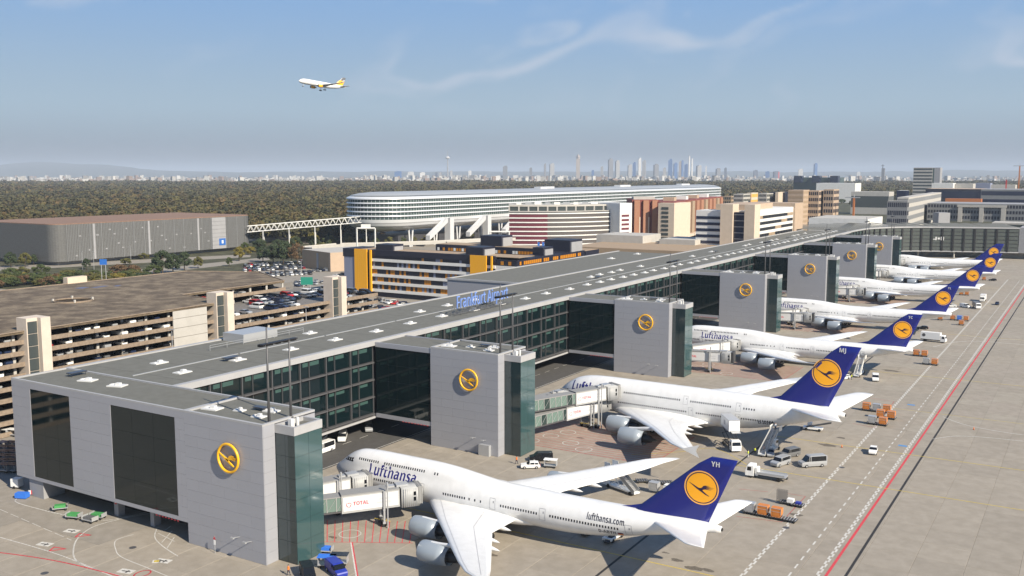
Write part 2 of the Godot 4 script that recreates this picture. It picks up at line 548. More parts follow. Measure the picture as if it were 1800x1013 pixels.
func build_markings():
	var Y := 0.010
	var m := MB.new()
	stripe(m, [Vector3(-33.4, 0, -60), Vector3(-33.4, 0, -600)], 0.45, Y)
	struct("red_apron_line", m, M.red_line)
	m = MB.new()
	m.bx(-30.95, -30.5, -0.05, 0.008, -60 - 600, -60)
	struct("slot_drain", m, M.drain)
	m = MB.new()
	m.bx(-64.45, -64.0, -0.05, 0.008, -760, -60)
	struct("slot_drain", m, M.drain)
	# interlocking dashes of the roadway edges
	m = MB.new()
	for e in [[-44.7, 0.32], [-34.55, 0.32]]:
		var z := -70.0
		while z > -640.0:
			stripe(m, [Vector3(e[0] - 0.17, 0, z), Vector3(e[0] - 0.17, 0, z - 1.35)], e[1], Y)
			stripe(m, [Vector3(e[0] + 0.17, 0, z - 1.2), Vector3(e[0] + 0.17, 0, z - 2.55)], e[1], Y)
			z -= 2.4
	struct("zigzag_roadway_line", m, M.white_line)
	m = MB.new()
	stripe(m, [Vector3(-38.4, 0, -70), Vector3(-38.4, 0, -640)], 0.28, Y, 1.9, 1.9)
	struct("dashed_roadway_line", m, M.white_line)
	# yellow stand guide lines
	m = MB.new()
	for z in [-139.5, -198.5, -226.0, -318.0, -408.0, -507.0]:
		stripe(m, [Vector3(-112 if z != -198.5 and z != -226.0 else -64, 0, z), Vector3(60, 0, z - 1.5)], 0.26, Y + 0.004)
	stripe(m, [Vector3(-52, 0, -270), Vector3(60, 0, -270)], 0.18, Y + 0.004)
	stripe(m, curve_px([[1110, 800], [1190, 795], [1260, 790], [1330, 828]]), 0.18, Y + 0.004)
	struct("yellow_stand_line", m, M.yellow_line)
	# white arcs on the taxiway side
	m = MB.new()
	stripe(m, curve_px([[1658, 733], [1690, 745], [1730, 754], [1800, 765], [1900, 775]]), 0.22, Y)
	stripe(m, curve_px([[1640, 772], [1680, 767], [1730, 769], [1800, 776], [1900, 786]]), 0.22, Y)
	stripe(m, curve_px([[1640, 610], [1700, 600], [1800, 606]]), 0.3, Y)
	stripe(m, curve_px([[1700, 590], [1740, 596], [1800, 598]]), 0.3, Y)
	struct("taxiway_arc_line", m, M.white_line)
	# red hatching under the passenger bridges
	var red := MB.new()
	var white := MB.new()
	# box beside the first finger
	var c0 := U(567, 953); var c1 := U(725, 955); var c2 := U(735, 917); var c3 := U(567, 915)
	stripe(red, [c0, c1], 0.16, Y)
	stripe(red, [c3, c0], 0.16, Y)
	for i in 12:
		var f := (i + 0.6) / 12.0
		stripe(red, [c3.lerp(c2, f * 0.98), c0.lerp(c1, f)], 0.15, Y)
	stripe(white, [U(617, 954), U(629, 1030)], 0.3, Y)
	stripe(red, [U(619, 954), U(631.5, 1030)], 0.22, Y + 0.004)
	stripe(white, ring_pts(U(615, 939), 1.9, 1.9), 0.22, Y + 0.004)
	struct("red_stand_hatching", red, M.red_line)
	# broad field in front of the second finger and its followers
	var hatch := MB.new()
	for f in [[-176.3, -219.5], [-275.0, -318.0], [-374.0, -408.0], [-473.0, -507.0]]:
		var za: float = f[0] - 12.5
		var zb: float = f[1] - 34.0
		for s in 2:
			var x := -146.0
			while x < -75.0:
				var a := Vector3(x + (0.0 if s == 0 else 18.0), 0, za)
				var b := Vector3(x + (18.0 if s == 0 else 0.0), 0, za - 26.0)
				if s == 1:
					a = Vector3(x, 0, za - 0.6); b = Vector3(x + 15.0, 0, za - 0.6 - 22.0)
					# keep clear of the apron edge
				var xl := -126.0 if s == 0 else -108.0
				var xr := -80.0
				# clip in x
				var d := b - a
				var t0 := clampf((minf(xl, xr) - a.x) / d.x, 0, 1)
				var t1 := clampf((maxf(xl, xr) - a.x) / d.x, 0, 1)
				if s == 0 and absf(t1 - t0) > 0.02: stripe(hatch, [a + d * t0, a + d * t1], 0.22, Y)
				x += 1.55
		stripe(hatch, [Vector3(-126, 0, za), Vector3(-80, 0, za)], 0.2, Y)
		stripe(hatch, [Vector3(-80, 0, za), Vector3(-80, 0, za - 26)], 0.2, Y)
		for k in 5:
			var c: Vector3 = [Vector3(-103, 0, za - 6), Vector3(-110, 0, za - 9), Vector3(-108, 0, za - 14), Vector3(-98, 0, za - 3.0), Vector3(-112, 0, za - 3)][k]
			stripe(white, ring_pts(c, 1.9, 1.9), 0.22, Y + 0.004)
	struct("red_stand_hatching", hatch, M.pink_line)
	struct("white_stand_circle", white, M.white_line)
	# head of the pier: curving lane lines
	m = MB.new()
	stripe(m, curve_px([[-30, 935], [0, 945], [60, 962], [110, 978], [165, 1000], [230, 1028]]), 0.2, Y)
	stripe(m, curve_px([[42, 868], [28, 878], [30, 884], [60, 893], [110, 905], [180, 915], [225, 908], [260, 900]]), 0.22, Y)
	stripe(m, curve_px([[262, 903], [215, 912], [165, 926], [138, 945], [129, 965], [133, 985], [160, 999], [200, 1010], [250, 1022]]), 0.24, Y)
	stripe(m, curve_px([[275, 930], [272, 945], [285, 960], [312, 978]]), 0.2, Y)
	stripe(m, curve_px([[275, 935], [290, 932], [300, 925]]), 0.2, Y)
	stripe(m, [U(278, 938), U(306, 952)], 0.14, Y)
	stripe(m, [U(284, 954), U(302, 934)], 0.14, Y)
	stripe(m, [U(292, 966), U(306, 945)], 0.14, Y)
	stripe(m, curve_px([[234, 940], [204, 950], [203, 966], [214, 980], [262, 1000], [310, 1020]]), 0.15, Y, 1.6, 1.6)
	stripe(m, [U(0, 896), U(125, 950)], 0.12, Y, 3.0, 1.0)
	struct("lane_line", m, M.white_line)
	m = MB.new()
	stripe(m, curve_px([[-30, 969], [0, 972], [60, 980], [120, 991], [190, 1008], [240, 1022]]), 0.28, Y + 0.004)
	struct("red_lane_line", m, M.red_line)
	# painted symbols
	for s in [[78, 953, 110, 960], [125, 930, 152, 938], [220, 1000, 255, 1010], [285, 982, 302, 992]]:
		var sy := MB.new()
		var p := U(s[0], s[1])
		sy.box(Vector3(p.x + 1.0, Y - 0.02, p.z + 0.6), Vector3(2.6, 0.06, 1.5), 0.25)
		var o := struct("painted_road_symbol", sy, M.white_line)
		var bl := MB.new()
		bl.box(Vector3(p.x + 1.0, Y - 0.02, p.z + 0.6), Vector3(1.6, 0.068, 0.3), 0.25)
		bl.box(Vector3(p.x + 1.3, Y - 0.02, p.z + 0.6), Vector3(0.3, 0.068, 1.0), 0.25)
		part(o, "symbol_mark", bl, M.asphalt)
	for s in [[95, 962], [140, 938]]:
		var p := U(s[0], s[1])
		var gw := MB.new()
		stripe(gw, [p, p + Vector3(2.4, 0, -0.5), p + Vector3(0.9, 0, 1.5), p], 0.28, Y)
		struct("give_way_mark", gw, M.red_line)
	for s in [[275, 987]]:
		var p := U(s[0], s[1])
		var dm := MB.new()
		dm.box(Vector3(p.x, Y - 0.02, p.z), Vector3(1.3, 0.06, 1.3), PI / 4)
		struct("painted_priority_diamond", dm, M.white_line)
		var dy := MB.new()
		dy.box(Vector3(p.x, Y - 0.02, p.z), Vector3(0.8, 0.07, 0.8), PI / 4)
		struct("painted_priority_diamond", dy, M.yellow_line)
	var spd := MB.new()
	stripe(spd, ring_pts(U(250, 1009), 1.0, 1.4, 20), 0.25, Y)
	struct("painted_speed_ring", spd, M.red_line)
	for s in [[1587, 784], [1602, 712]]:
		var b := MB.new()
		b.box(U(s[0], s[1]) + Vector3(0, Y - 0.03, 0), Vector3(1.9, 0.06, 1.1))
		struct("blue_apron_mark", b, M.blue_paint)
	# service road lines
	m = MB.new()
	stripe(m, [Vector3(-156.8, 0, -118), Vector3(-156.8, 0, -860)], 0.18, Y + 0.004)
	stripe(m, [Vector3(-139.0, 0, -118), Vector3(-139.0, 0, -860)], 0.18, Y + 0.004)
	stripe(m, [Vector3(-148.0, 0, -118), Vector3(-148.0, 0, -860)], 0.16, Y + 0.004, 3.0, 3.0)
	struct("service_road_line", m, M.white_line)
	# box painted round the baggage dollies behind the first tail
	m = MB.new()
	stripe(m, [U(1295, 908), U(1374, 918), U(1416, 873), U(1385, 868)], 0.14, Y)
	stripe(m, [U(1500, 745), U(1538, 752), U(1572, 706), U(1530, 700)], 0.14, Y)
	stripe(m, [U(1300, 860), U(1350, 865)], 0.14, Y)
	struct("equipment_box_line", m, M.pink_line)
	# oil and tyre marks at the stands
	for s in [[1455, 783, 2.0], [1568, 652, 2.6], [1478, 770, 1.2], [1190, 985, 1.0], [1222, 1000, 1.4], [1245, 1003, 1.0], [1700, 505, 3.0], [1170, 972, 0.6], [585, 945, 0.8], [860, 975, 1.3], [1020, 770, 1.0], [1400, 905, 1.2], [1500, 640, 2.0], [1420, 690, 1.6], [1130, 905, 1.0]]:
		var om := MB.new()
		var c := U(s[0], s[1])
		var prev := Vector3.ZERO
		var first := Vector3.ZERO
		for k in 15:
			var t := TAU * k / 14.0
			var rr: float = s[2] * (0.55 + 0.45 * rng.randf())
			var p := c + Vector3(cos(t) * rr * 1.3, 0.009, sin(t) * rr * 0.7)
			if k == 0: first = p
			else: om.tri(c + Vector3(0, 0.009, 0), prev, p if k < 14 else first)
			prev = p
		struct("oil_stain", om, M.oil_mark)
	# manhole covers
	for s in [[1382, 928], [78, 1008], [233, 963], [1480, 822]]:
		var mh := MB.new()
		mh.tube(U(s[0], s[1]) + Vector3(0, -0.05, 0), U(s[0], s[1]) + Vector3(0, 0.012, 0), 0.62, 0.62, 14)
		struct("manhole_cover", mh, M.steel_dark)

# ------------------------------------------------------------------ pier
const ROOF := 23.3
const FZ := [-106.2, -176.3, -275.0, -374.0, -473.0, -565.0, -643.0]
const FD := 12.0
const HX := -147.0

func panel_wall(o: Node3D, x0: float, x1: float, y0: float, y1: float, z: float, rows: int, cols: int, r0 := 0, r1 := 99):
	# metal cassettes on a wall that faces +Z, joints left open, every other course shifted by half
	var hh := (y1 - y0) / rows
	var ww := (x1 - x0) / cols
	for r in rows:
		if r < r0 or r > r1: continue
		var edges := [x0]
		if r % 2 == 0:
			for c in range(1, cols): edges.append(x0 + ww * c)
		else:
			for c in cols: edges.append(x0 + ww * (c + 0.5))
		edges.append(x1)
		for c in edges.size() - 1:
			var w: float = edges[c + 1] - edges[c] - 0.022
			part(o, "cladding_panel", boxm(w, hh - 0.022, 0.14), M["panel%d" % (rng.randi() % 4)], Vector3((edges[c] + edges[c + 1]) * 0.5, y0 + hh * (r + 0.5), z - 0.07))

func pane_grid_z(o: Node3D, called: String, x0: float, x1: float, y0: float, y1: float, z: float, cols: int, rows: int, m: Material, gap := 0.07):
	var ww := (x1 - x0) / cols
	var hh := (y1 - y0) / rows
	for r in rows:
		for c in cols:
			part(o, called, boxm(ww - gap, hh - gap, 0.06), m, Vector3(x0 + ww * (c + 0.5), y0 + hh * (r + 0.5), z - 0.03))

func pane_grid_x(o: Node3D, called: String, z0: float, z1: float, y0: float, y1: float, x: float, cols: int, rows: int, m: Material, gap := 0.07):
	var ww := (z1 - z0) / cols
	var hh := (y1 - y0) / rows
	for r in rows:
		for c in cols:
			part(o, called, boxm(0.06, hh - gap, absf(ww) - gap), m, Vector3(x - 0.03, y0 + hh * (r + 0.5), z0 + ww * (c + 0.5)))

func rim(x0: float, x1: float, z0: float, z1: float, y0: float, y1: float, w: float) -> MB:
	var m := MB.new()
	m.bx(x0, x1, y0, y1, z1 - w, z1)
	m.bx(x0, x1, y0, y1, z0, z0 + w)
	m.bx(x0, x0 + w, y0, y1, z0 + w, z1 - w)
	m.bx(x1 - w, x1, y0, y1, z0 + w, z1 - w)
	return m

func roof_vent_mesh() -> ArrayMesh:
	var m := MB.new()
	m.bx(-1.6, 1.6, 0, 0.2, -1.1, 1.1)
	m.bx(-0.2, 0.7, 0.2, 0.62, -0.4, 0.4)
	m.bx(-1.4, -0.95, 0.2, 0.36, -0.35, 0.35)
	return m.mesh()

var crane_polys := []
func make_crane():
	crane_polys = [
		PackedVector2Array([Vector2(-0.76, 0.27), Vector2(-0.5, 0.155), Vector2(-0.25, 0.03), Vector2(-0.08, -0.04), Vector2(0.02, -0.085), Vector2(0.12, -0.19), Vector2(0.3, -0.33), Vector2(0.47, -0.43), Vector2(0.42, -0.445), Vector2(0.2, -0.36), Vector2(0.0, -0.235), Vector2(-0.25, -0.09), Vector2(-0.5, 0.09)]),
		PackedVector2Array([Vector2(-0.20, -0.03), Vector2(-0.02, -0.01), Vector2(0.06, 0.06), Vector2(0.12, 0.14), Vector2(0.22, 0.17), Vector2(0.50, 0.165), Vector2(0.24, 0.115), Vector2(0.76, 0.07), Vector2(0.24, 0.06), Vector2(0.70, 0.0), Vector2(0.24, 0.0), Vector2(0.60, -0.075), Vector2(0.24, -0.055), Vector2(0.10, -0.10), Vector2(0.0, -0.17)])]

# emblem: ring and bird standing off a wall that faces +Z
func emblem(o: Node3D, at: Vector3, r: float):
	var e := Node3D.new()
	e.name = "emblem"
	o.add_child(e, true)
	e.position = at
	var m := MB.new(true)
	var rings := []
	for i in 41:
		var t := TAU * i / 40
		var c := Vector3(cos(t), sin(t), 0)
		var q := PackedVector3Array()
		for j in 8:
			var s := TAU * j / 8
			q.append(c * (r + cos(s) * r * 0.095) + Vector3(0, 0, sin(s) * r * 0.095))
		rings.append(q)
	m.loft(rings)
	part(e, "ring", m, M.emblem, Vector3(0, 0, 0.42))
	var b := MB.new()
	for p: PackedVector2Array in crane_polys:
		var ix := Geometry2D.triangulate_polygon(p)
		for zz in [0.12, -0.12]:
			for i in range(0, ix.size(), 3):
				b.tri(Vector3(p[ix[i]].x * r * 1.25, p[ix[i]].y * r * 1.25, zz), Vector3(p[ix[i + 1]].x * r * 1.25, p[ix[i + 1]].y * r * 1.25, zz), Vector3(p[ix[i + 2]].x * r * 1.25, p[ix[i + 2]].y * r * 1.25, zz))
		for i in p.size():
			var u := p[i] * r * 1.25
			var v := p[(i + 1) % p.size()] * r * 1.25
			b.quad(Vector3(u.x, u.y, 0.12), Vector3(v.x, v.y, 0.12), Vector3(v.x, v.y, -0.12), Vector3(u.x, u.y, -0.12))
	part(e, "bird", b, M.emblem, Vector3(0, 0, 0.42))
	var s := MB.new()
	for k in 6:
		var t := TAU * k / 6
		s.tube(Vector3(cos(t) * r, sin(t) * r, 0.0), Vector3(cos(t) * r, sin(t) * r, 0.42), 0.05)
	part(e, "bracket", s, M.steel_dark)

var vent_mesh: ArrayMesh

func add_vent(o: Node3D, p: Vector3, ry := 0.0, sc := 1.0):
	var v := part(o, "roof_vent", vent_mesh, M.roof_white, p, ry)
	v.scale = Vector3(sc, 1, sc)

func build_finger(i: int):
	var z0: float = FZ[i]
	var z1 := z0 - FD
	var words := ["at the head, with two tall windows", "second from the pier head", "third from the pier head", "fourth from the pier head", "fifth from the pier head", "sixth from the pier head", "seventh from the pier head"]
	var o := thing("pier_finger", "grey metal-clad pier finger block with ring emblem, " + words[i], "terminal", Vector3.ZERO, 0, "pier fingers along the apron")
	var xl := -130.0
	var xr := -111.5
	# solid head block
	var b := MB.new()
	b.bx(xl + 0.02, xr - 0.15, -0.1, ROOF - 0.55, z1 + 0.02, z0 - 0.15)
	part(o, "core_wall", b, M.panel_back)
	panel_wall(o, xl, xr, 0.02, ROOF - 0.35, z0, 12, 3)
	var n := 12
	var hh := (ROOF - 0.37) / n
	for r in n:
		part(o, "return_panel", boxm(0.14, hh - 0.022, 2.5), M["panel%d" % (r % 4)], Vector3(xr - 0.07, 0.02 + hh * (r + 0.5), z0 - 0.16 - 1.25))
	b = MB.new()
	b.bx(xr - 0.14, xr, 0.0, ROOF - 0.6, z1 + 0.03, z0 - 9.2)
	b.bx(xl + 0.02, xr - 0.16, 0.0, ROOF - 0.6, z1 - 0.12, z1 + 0.01)
	part(o, "rear_cladding", b, M.panel1)
	part(o, "coping", rim(xl, xr, z1, z0, ROOF - 0.35, ROOF, 0.55), M.coping)
	b = MB.new()
	b.bx(xl + 0.5, xr - 0.5, ROOF - 0.56, ROOF - 0.3, z1 + 0.5, z0 - 0.5)
	part(o, "roof_deck", b, M.roof_felt)
	# glazed stair tower on the apron side
	var tx := -107.3
	var ta := z0 - 2.75
	var tb := z0 - 9.1
	b = MB.new()
	b.bx(xr + 0.0, tx - 0.1, -0.05, ROOF - 1.8, tb, ta - 0.1)
	part(o, "tower_core", b, M.mullion_dark)
	pane_grid_z(o, "tower_pane", xr + 0.02, tx, 0.1, ROOF - 1.9, ta, 2, 6, M.glass_teal, 0.05)
	pane_grid_x(o, "tower_pane", ta - 0.02, tb, 0.1, ROOF - 1.9, tx, 2, 6, M.glass_tower, 0.05)
	part(o, "tower_coping", rim(xr + 0.01, tx + 0.08, tb - 0.05, ta + 0.08, ROOF - 1.85, ROOF - 0.45, 0.5), M.coping)
	b = MB.new()
	b.bx(xr + 0.4, tx - 0.3, ROOF - 1.79, ROOF - 1.1, tb + 0.3, ta - 0.3)
	part(o, "tower_roof", b, M.roof_felt)
	b = MB.new()
	b.bx(-110.1, -109.4, ROOF - 1.12, ROOF + 0.25, ta - 2.3, ta - 1.5)
	b.tube(Vector3(-109.2, ROOF - 1.1, ta - 2.8), Vector3(-109.2, ROOF + 0.4, ta - 2.8), 0.25)
	part(o, "roof_unit", b, M.roof_white)
	# glazed span over the service road
	var wx := HX + 0.6
	if i > 0:
		b = MB.new()
		b.bx(wx, xl - 0.02, 4.6, ROOF - 1.0, z1 + 0.3, z0 - 0.5)
		part(o, "span_body", b, M.mullion_dark)
		pane_grid_z(o, "span_pane", wx, xl - 0.05, 5.5, ROOF - 1.6, z0 - 0.25, 4, 4, M.glass_dark, 0.05)
		b = MB.new()
		b.bx(wx, xl - 0.02, ROOF - 1.58, ROOF - 0.45, z0 - 0.48, z0 - 0.1)
		part(o, "span_fascia", b, M.panel0)
		b = MB.new()
		b.bx(wx, xl - 0.02, 4.5, 5.45, z0 - 0.48, z0 - 0.1)
		part(o, "span_fascia", b, M.panel0)
		b = MB.new()
		b.bx(wx, xl - 0.02, ROOF - 1.58, ROOF - 0.45, z1 + 0.02, z1 + 0.28)
		part(o, "span_fascia", b, M.panel0)
		b = MB.new()
		b.bx(wx, xl - 0.02, ROOF - 0.98, ROOF - 0.72, z1 + 0.3, z0 - 0.5)
		part(o, "span_roof", b, M.roof_felt)
		b = MB.new()
		for k in 9:
			b.bx(-138.5 + k * 0.9, -138.05 + k * 0.9, 4.35, 4.5, z0 - 0.12, z0 - 0.06)
		part(o, "height_warning_board", b, M.red_line)
	else:
		# the head wall of the pier carries on in one plane with two tall dark windows
		b = MB.new()
		b.bx(-179.9, xl - 0.02, 4.0, ROOF - 0.6, z1 + 0.3, z0 - 0.2)
		part(o, "span_body", b, M.panel_back)
		var holes := [[-174.0, -161.7], [-149.6, -132.4]]
		var solid := [[-180.0, -174.0, 1], [-161.7, -149.6, 2], [-132.4, -130.0, 1]]
		for s in solid: panel_wall(o, s[0], s[1], 4.3, 21.75, z0, 9, s[2])
		panel_wall(o, -180.0, -130.0, 21.75, ROOF - 0.35, z0, 1, 8)
		panel_wall(o, -180.0, -130.0, 3.6, 4.3, z0, 1, 8)
		for s in holes: pane_grid_z(o, "window_pane", s[0], s[1], 4.3, 21.75, z0 - 0.06, 3, 4, M.glass_dark, 0.035)
		part(o, "span_coping", rim(-180.0, xl + 0.02, z1, z0, ROOF - 0.35, ROOF - 0.02, 0.45), M.coping)
		b = MB.new()
		b.bx(-179.6, xl + 0.01, ROOF - 0.58, ROOF - 0.32, z1 + 0.45, z0 - 0.45)
		part(o, "span_roof", b, M.roof_felt)
		b = MB.new()
		b.bx(-179.9, xl, 3.5, 3.98, z1 + 0.2, z0 - 0.2)
		part(o, "soffit", b, M.mullion)
		for c in [[-176.5, -172.0, 4.5], [-152.6, -151.4, 1.4], [-142.4, -141.4, 1.4]]:
			part(o, "pillar", boxm(c[1] - c[0], 3.5, c[2]), M.grey_wall, Vector3((c[0] + c[1]) * 0.5, 1.75, z0 - 2.6))
		for k in [-166.0, -157.0]: add_vent(o, Vector3(k, ROOF - 0.32, z0 - 7.0), 0.3)
		b = MB.new()
		for k in 8: b.bx(-138.5 + k * 0.8, -138.1 + k * 0.8, 3.3, 3.5, z0 - 0.15, z0 - 0.08)
		part(o, "height_warning_board", b, M.red_line)
	# roof furniture
	for v in [[-127.5, -4.0, 0.15, 1.0], [-122.5, -5.5, 0.1, 0.6], [-117.6, -8.0, 0.1, 0.8], [-116.6, -4.2, 0.1, 0.7]]:
		add_vent(o, Vector3(v[0], ROOF - 0.3, z0 + v[1]), v[2], v[3])
	b = MB.new()
	b.bx(-121.0, -118.6, ROOF + 0.15, ROOF + 0.35, z0 - 8.2, z0 - 7.0)
	b.tube(Vector3(-120.8, ROOF - 0.3, z0 - 7.6), Vector3(-120.8, ROOF + 0.2, z0 - 7.6), 0.06)
	b.tube(Vector3(-118.8, ROOF - 0.3, z0 - 7.6), Vector3(-118.8, ROOF + 0.2, z0 - 7.6), 0.06)
	part(o, "solar_panel", b, M.roof_dark)
	emblem(o, Vector3(-119.1, 16.8, z0), 2.35)
	# flood lamps on brackets low on the wall
	b = MB.new()
	for s in [[-114.8, 3.4], [-117.6, 3.6]]:
		b.tube(Vector3(s[0], s[1], z0), Vector3(s[0], s[1] + 0.3, z0 + 1.4), 0.06)
		b.box(Vector3(s[0], s[1] + 0.3, z0 + 1.5), Vector3(0.7, 0.25, 0.35))
	part(o, "bracket_lamp", b, M.steel)
	b = MB.new()
	b.bx(-116.2, -113.4, 0.0, 2.5, z0 + 0.02, z0 + 0.9)
	if i == 1: part(o, "service_cabinet", b, M.veh_silver)

func build_mast(z0: float):
	var o := thing("floodlight_mast", "pair of tall grey floodlight poles standing on a pier finger roof", "light pole", Vector3(-112.4, ROOF - 0.3, z0 - 2.4), 0, "floodlight poles on the finger roofs")
	for s in [Vector3(0, 0, 0), Vector3(0.6, 0, -4.3)]:
		var m := MB.new(true)
		m.tube(s, s + Vector3(0, 15.6 if s.x == 0.0 else 13.2, 0), 0.24, 0.12, 10)
		part(o, "pole", m, M.steel_dark)
		var f := MB.new()
		f.tube(s, s + Vector3(0, 0.25, 0), 0.42, 0.42, 10)
		part(o, "base_flange", f, M.steel_dark)
	var b := MB.new()
	b.bx(-0.15, 0.75, 12.95, 13.1, -6.2, 1.6)
	part(o, "crossbar", b, M.black)
	for k in 5:
		var h := MB.new()
		h.bx(-0.75, -0.05, 12.55, 12.95, 1.3 - k * 1.75, 0.3 - k * 1.75)
		part(o, "floodlight", h, M.black)

func build_pier():
	make_crane()
	vent_mesh = roof_vent_mesh()
	for i in 7: build_finger(i)
	for i in 6: build_mast(FZ[i])
	build_mast(-610.0 + 0.0 * FZ[6]) if false else build_mast(FZ[6])
	var o := thing("pier_hall", "long flat-roofed pier hall with dark gridded glass facade behind the fingers", "terminal")
	var zs := FZ[0] - FD - 0.02
	var ze := -690.0
	# body, roof, copings
	var b := MB.new()
	b.bx(-179.9, HX - 0.35, 4.7, ROOF - 0.6, ze, zs)
	part(o, "hall_body", b, M.mullion_dark)
	b = MB.new()
	b.bx(-179.5, HX - 0.3, ROOF - 0.58, ROOF - 0.34, ze, zs)
	part(o, "roof_deck", b, M.roof_felt)
	b = MB.new()
	b.bx(-180.4, -179.3, ROOF - 0.7, ROOF - 0.05, ze, zs)
	b.bx(HX - 0.7, HX + 0.5, ROOF - 1.3, ROOF - 0.05, ze, zs)
	part(o, "coping", b, M.coping)
	b = MB.new()
	b.bx(-180.1, -179.91, 4.7, ROOF - 0.72, ze, zs)
	part(o, "land_side_wall", b, M.panel1)
	b = MB.new()
	b.bx(-180, HX + 0.3, 4.2, 4.68, ze, zs)
	part(o, "soffit", b, M.coping)
	# recessed ground floor
	b = MB.new()
	b.bx(-179, -166, -0.1, 4.2, ze, zs - 3)
	part(o, "ground_floor_wall", b, M.concrete_pale)
	var col := MB.new()
	col.tube(Vector3(0, 0, 0), Vector3(0, 4.2, 0), 0.4, 0.4, 12)
	var colm := col.mesh()
	for k in 40: part(o, "column", colm, M.concrete_pale, Vector3(-164.6, 0, zs - 6.0 - k * 14.2))
	# bays of the apron facade
	var y0 := 5.3
	var fh := 4.2
	for i in 7:
		var a: float = FZ[i] - FD
		var c: float = FZ[i + 1] if i < 6 else ze
		var nb := int(round((a - c) / 8.4))
		var w := (a - c) / nb
		for k in nb:
			var zc := a - w * (k + 0.5)
			part(o, "mullion", boxm(0.45, 16.9, 0.22), M.mullion, Vector3(HX + 0.02, y0 + 8.4, zc + w * 0.5))
			part(o, "thin_mullion", boxm(0.25, 16.9, 0.10), M.mullion, Vector3(HX - 0.05, y0 + 8.4, zc + w * 0.14))
			for f in 4:
				var y := y0 + fh * f
				part(o, "window_pane", boxm(0.06, fh - 0.35, w - 0.26), M.glass_dark, Vector3(HX - 0.22, y + fh * 0.5 + 0.12, zc))
				part(o, "sunshade_ledge", boxm(0.75, 0.28, w - 0.24), M.mullion, Vector3(HX + 0.18, y, zc))
				if f != 2 or (i + k) % 3 == 0:
					var bw := w * 0.34
					part(o, "transom_pane", boxm(0.05, 0.95 if f == 3 else 0.7, bw), M.blind, Vector3(HX - 0.16, y + fh - 0.95, zc - w * 0.08))
					if f == 3 or rng.randf() < 0.6: part(o, "transom_pane", boxm(0.05, 0.95 if f == 3 else 0.7, w * 0.2), M.blind, Vector3(HX - 0.16, y + fh - 0.95, zc + w * 0.27))
	# widened part of the roof towards the land side
	var wz0 := -299.0
	b = MB.new()
	b.bx(-212, -180.45, 4.0, ROOF - 0.6, -452, wz0)
	part(o, "wide_wing", b, M.panel1)
	b = MB.new()
	b.bx(-211.6, -180.42, ROOF - 0.58, ROOF - 0.36, -451.6, wz0 - 0.4)
	part(o, "wide_wing_roof", b, M.roof_felt)
	b = MB.new()
	b.bx(-212.3, -211.4, ROOF - 0.7, ROOF - 0.04, -452.3, wz0 + 0.3)
	b.bx(-211.4, -180.45, ROOF - 0.7, ROOF - 0.04, wz0 - 0.5, wz0 + 0.3)
	part(o, "wide_wing_coping", b, M.coping)
	# welded seams of the roofing felt and a cable tray
	for k in 57: part(o, "roof_seam", boxm(31.6, 0.03, 0.16), M.roof_seam, Vector3(-163.4, ROOF - 0.335, zs - 5.0 - k * 10.0))
	for k in 20: part(o, "cable_tray", boxm(0.3, 0.16, 27.4), M.steel, Vector3(-162.2, ROOF - 0.26, zs - 16.0 - k * 28.0))
	# vents in two loose rows
	var zv := -128.0
	while zv > -690.0:
		add_vent(o, Vector3(-155.5 - rng.randf() * 1.5, ROOF - 0.34, zv), PI / 2, 1.0)
		if rng.randf() < 0.45: add_vent(o, Vector3(-167.0 - rng.randf() * 2.0, ROOF - 0.34, zv - 4.0), PI / 2, 1.0)
		if rng.randf() < 0.4 and zv < -300 and zv > -440: add_vent(o, Vector3(-196.0, ROOF - 0.34, zv - 2.0), PI / 2, 1.2)
		zv -= 15.0 if zv > -300 else 10.0
	for s in [[-172.0, -115.0], [-158.0, -142.0], [-160.0, -246.0], [-163.0, -330.0], [-158.0, -398.0], [-166.0, -470.0], [-160, -540], [-165, -600]]:
		b = MB.new()
		b.box(Vector3(0, 0.75, 0), Vector3(1.6, 0.16, 3.6))
		for q in [Vector3(-0.6, 0, -1.5), Vector3(0.6, 0, -1.5), Vector3(-0.6, 0, 1.5), Vector3(0.6, 0, 1.5)]: b.tube(q, q + Vector3(0, 0.7, 0), 0.05, 0.05, 5)
		part(o, "solar_panel", b, M.roof_dark, Vector3(s[0], ROOF - 0.34, s[1]))
	# rooftop plant by the land side edge
	var p := U(545, 600, ROOF)
	b = MB.new()
	b.bx(-178.5, -171.5, ROOF - 0.34, ROOF + 1.7, p.z - 2, p.z + 9)
	part(o, "plant_screen", b, M.veh_silver)
	b = MB.new()
	for k in 7:
		b.tube(Vector3(-170.5, ROOF - 0.3, p.z + 20 - k * 5), Vector3(-170.5, ROOF + 0.9, p.z + 20 - k * 5), 0.05, 0.05, 5)
	b.tube(Vector3(-170.5, ROOF + 0.9, p.z + 20), Vector3(-170.5, ROOF + 0.9, p.z - 10), 0.05, 0.05, 5)
	b.tube(Vector3(-170.5, ROOF + 0.4, p.z + 20), Vector3(-170.5, ROOF + 0.4, p.z - 10), 0.05, 0.05, 5)
	part(o, "roof_railing", b, M.steel)
	# roof sign
	var sg := thing("roof_sign", "blue standing letters reading Frankfurt Airport on the pier roof", "sign", Vector3(-153.5, ROOF - 0.34, -220.7), PI / 2)
	var t := text_mesh("Frankfurt Airport", 3.5, 0.3, false)
	var tm := part(sg, "lettering", t, M.sign_blue, Vector3(0, 0.9, 0))
	tm.scale.x = 0.75
	var fr := MB.new()
	fr.bx(-1.0, 29.5, 0.55, 0.68, -0.15, 0.15)
	fr.bx(-1.0, 29.5, 0.55, 0.68, -1.6, -1.4)
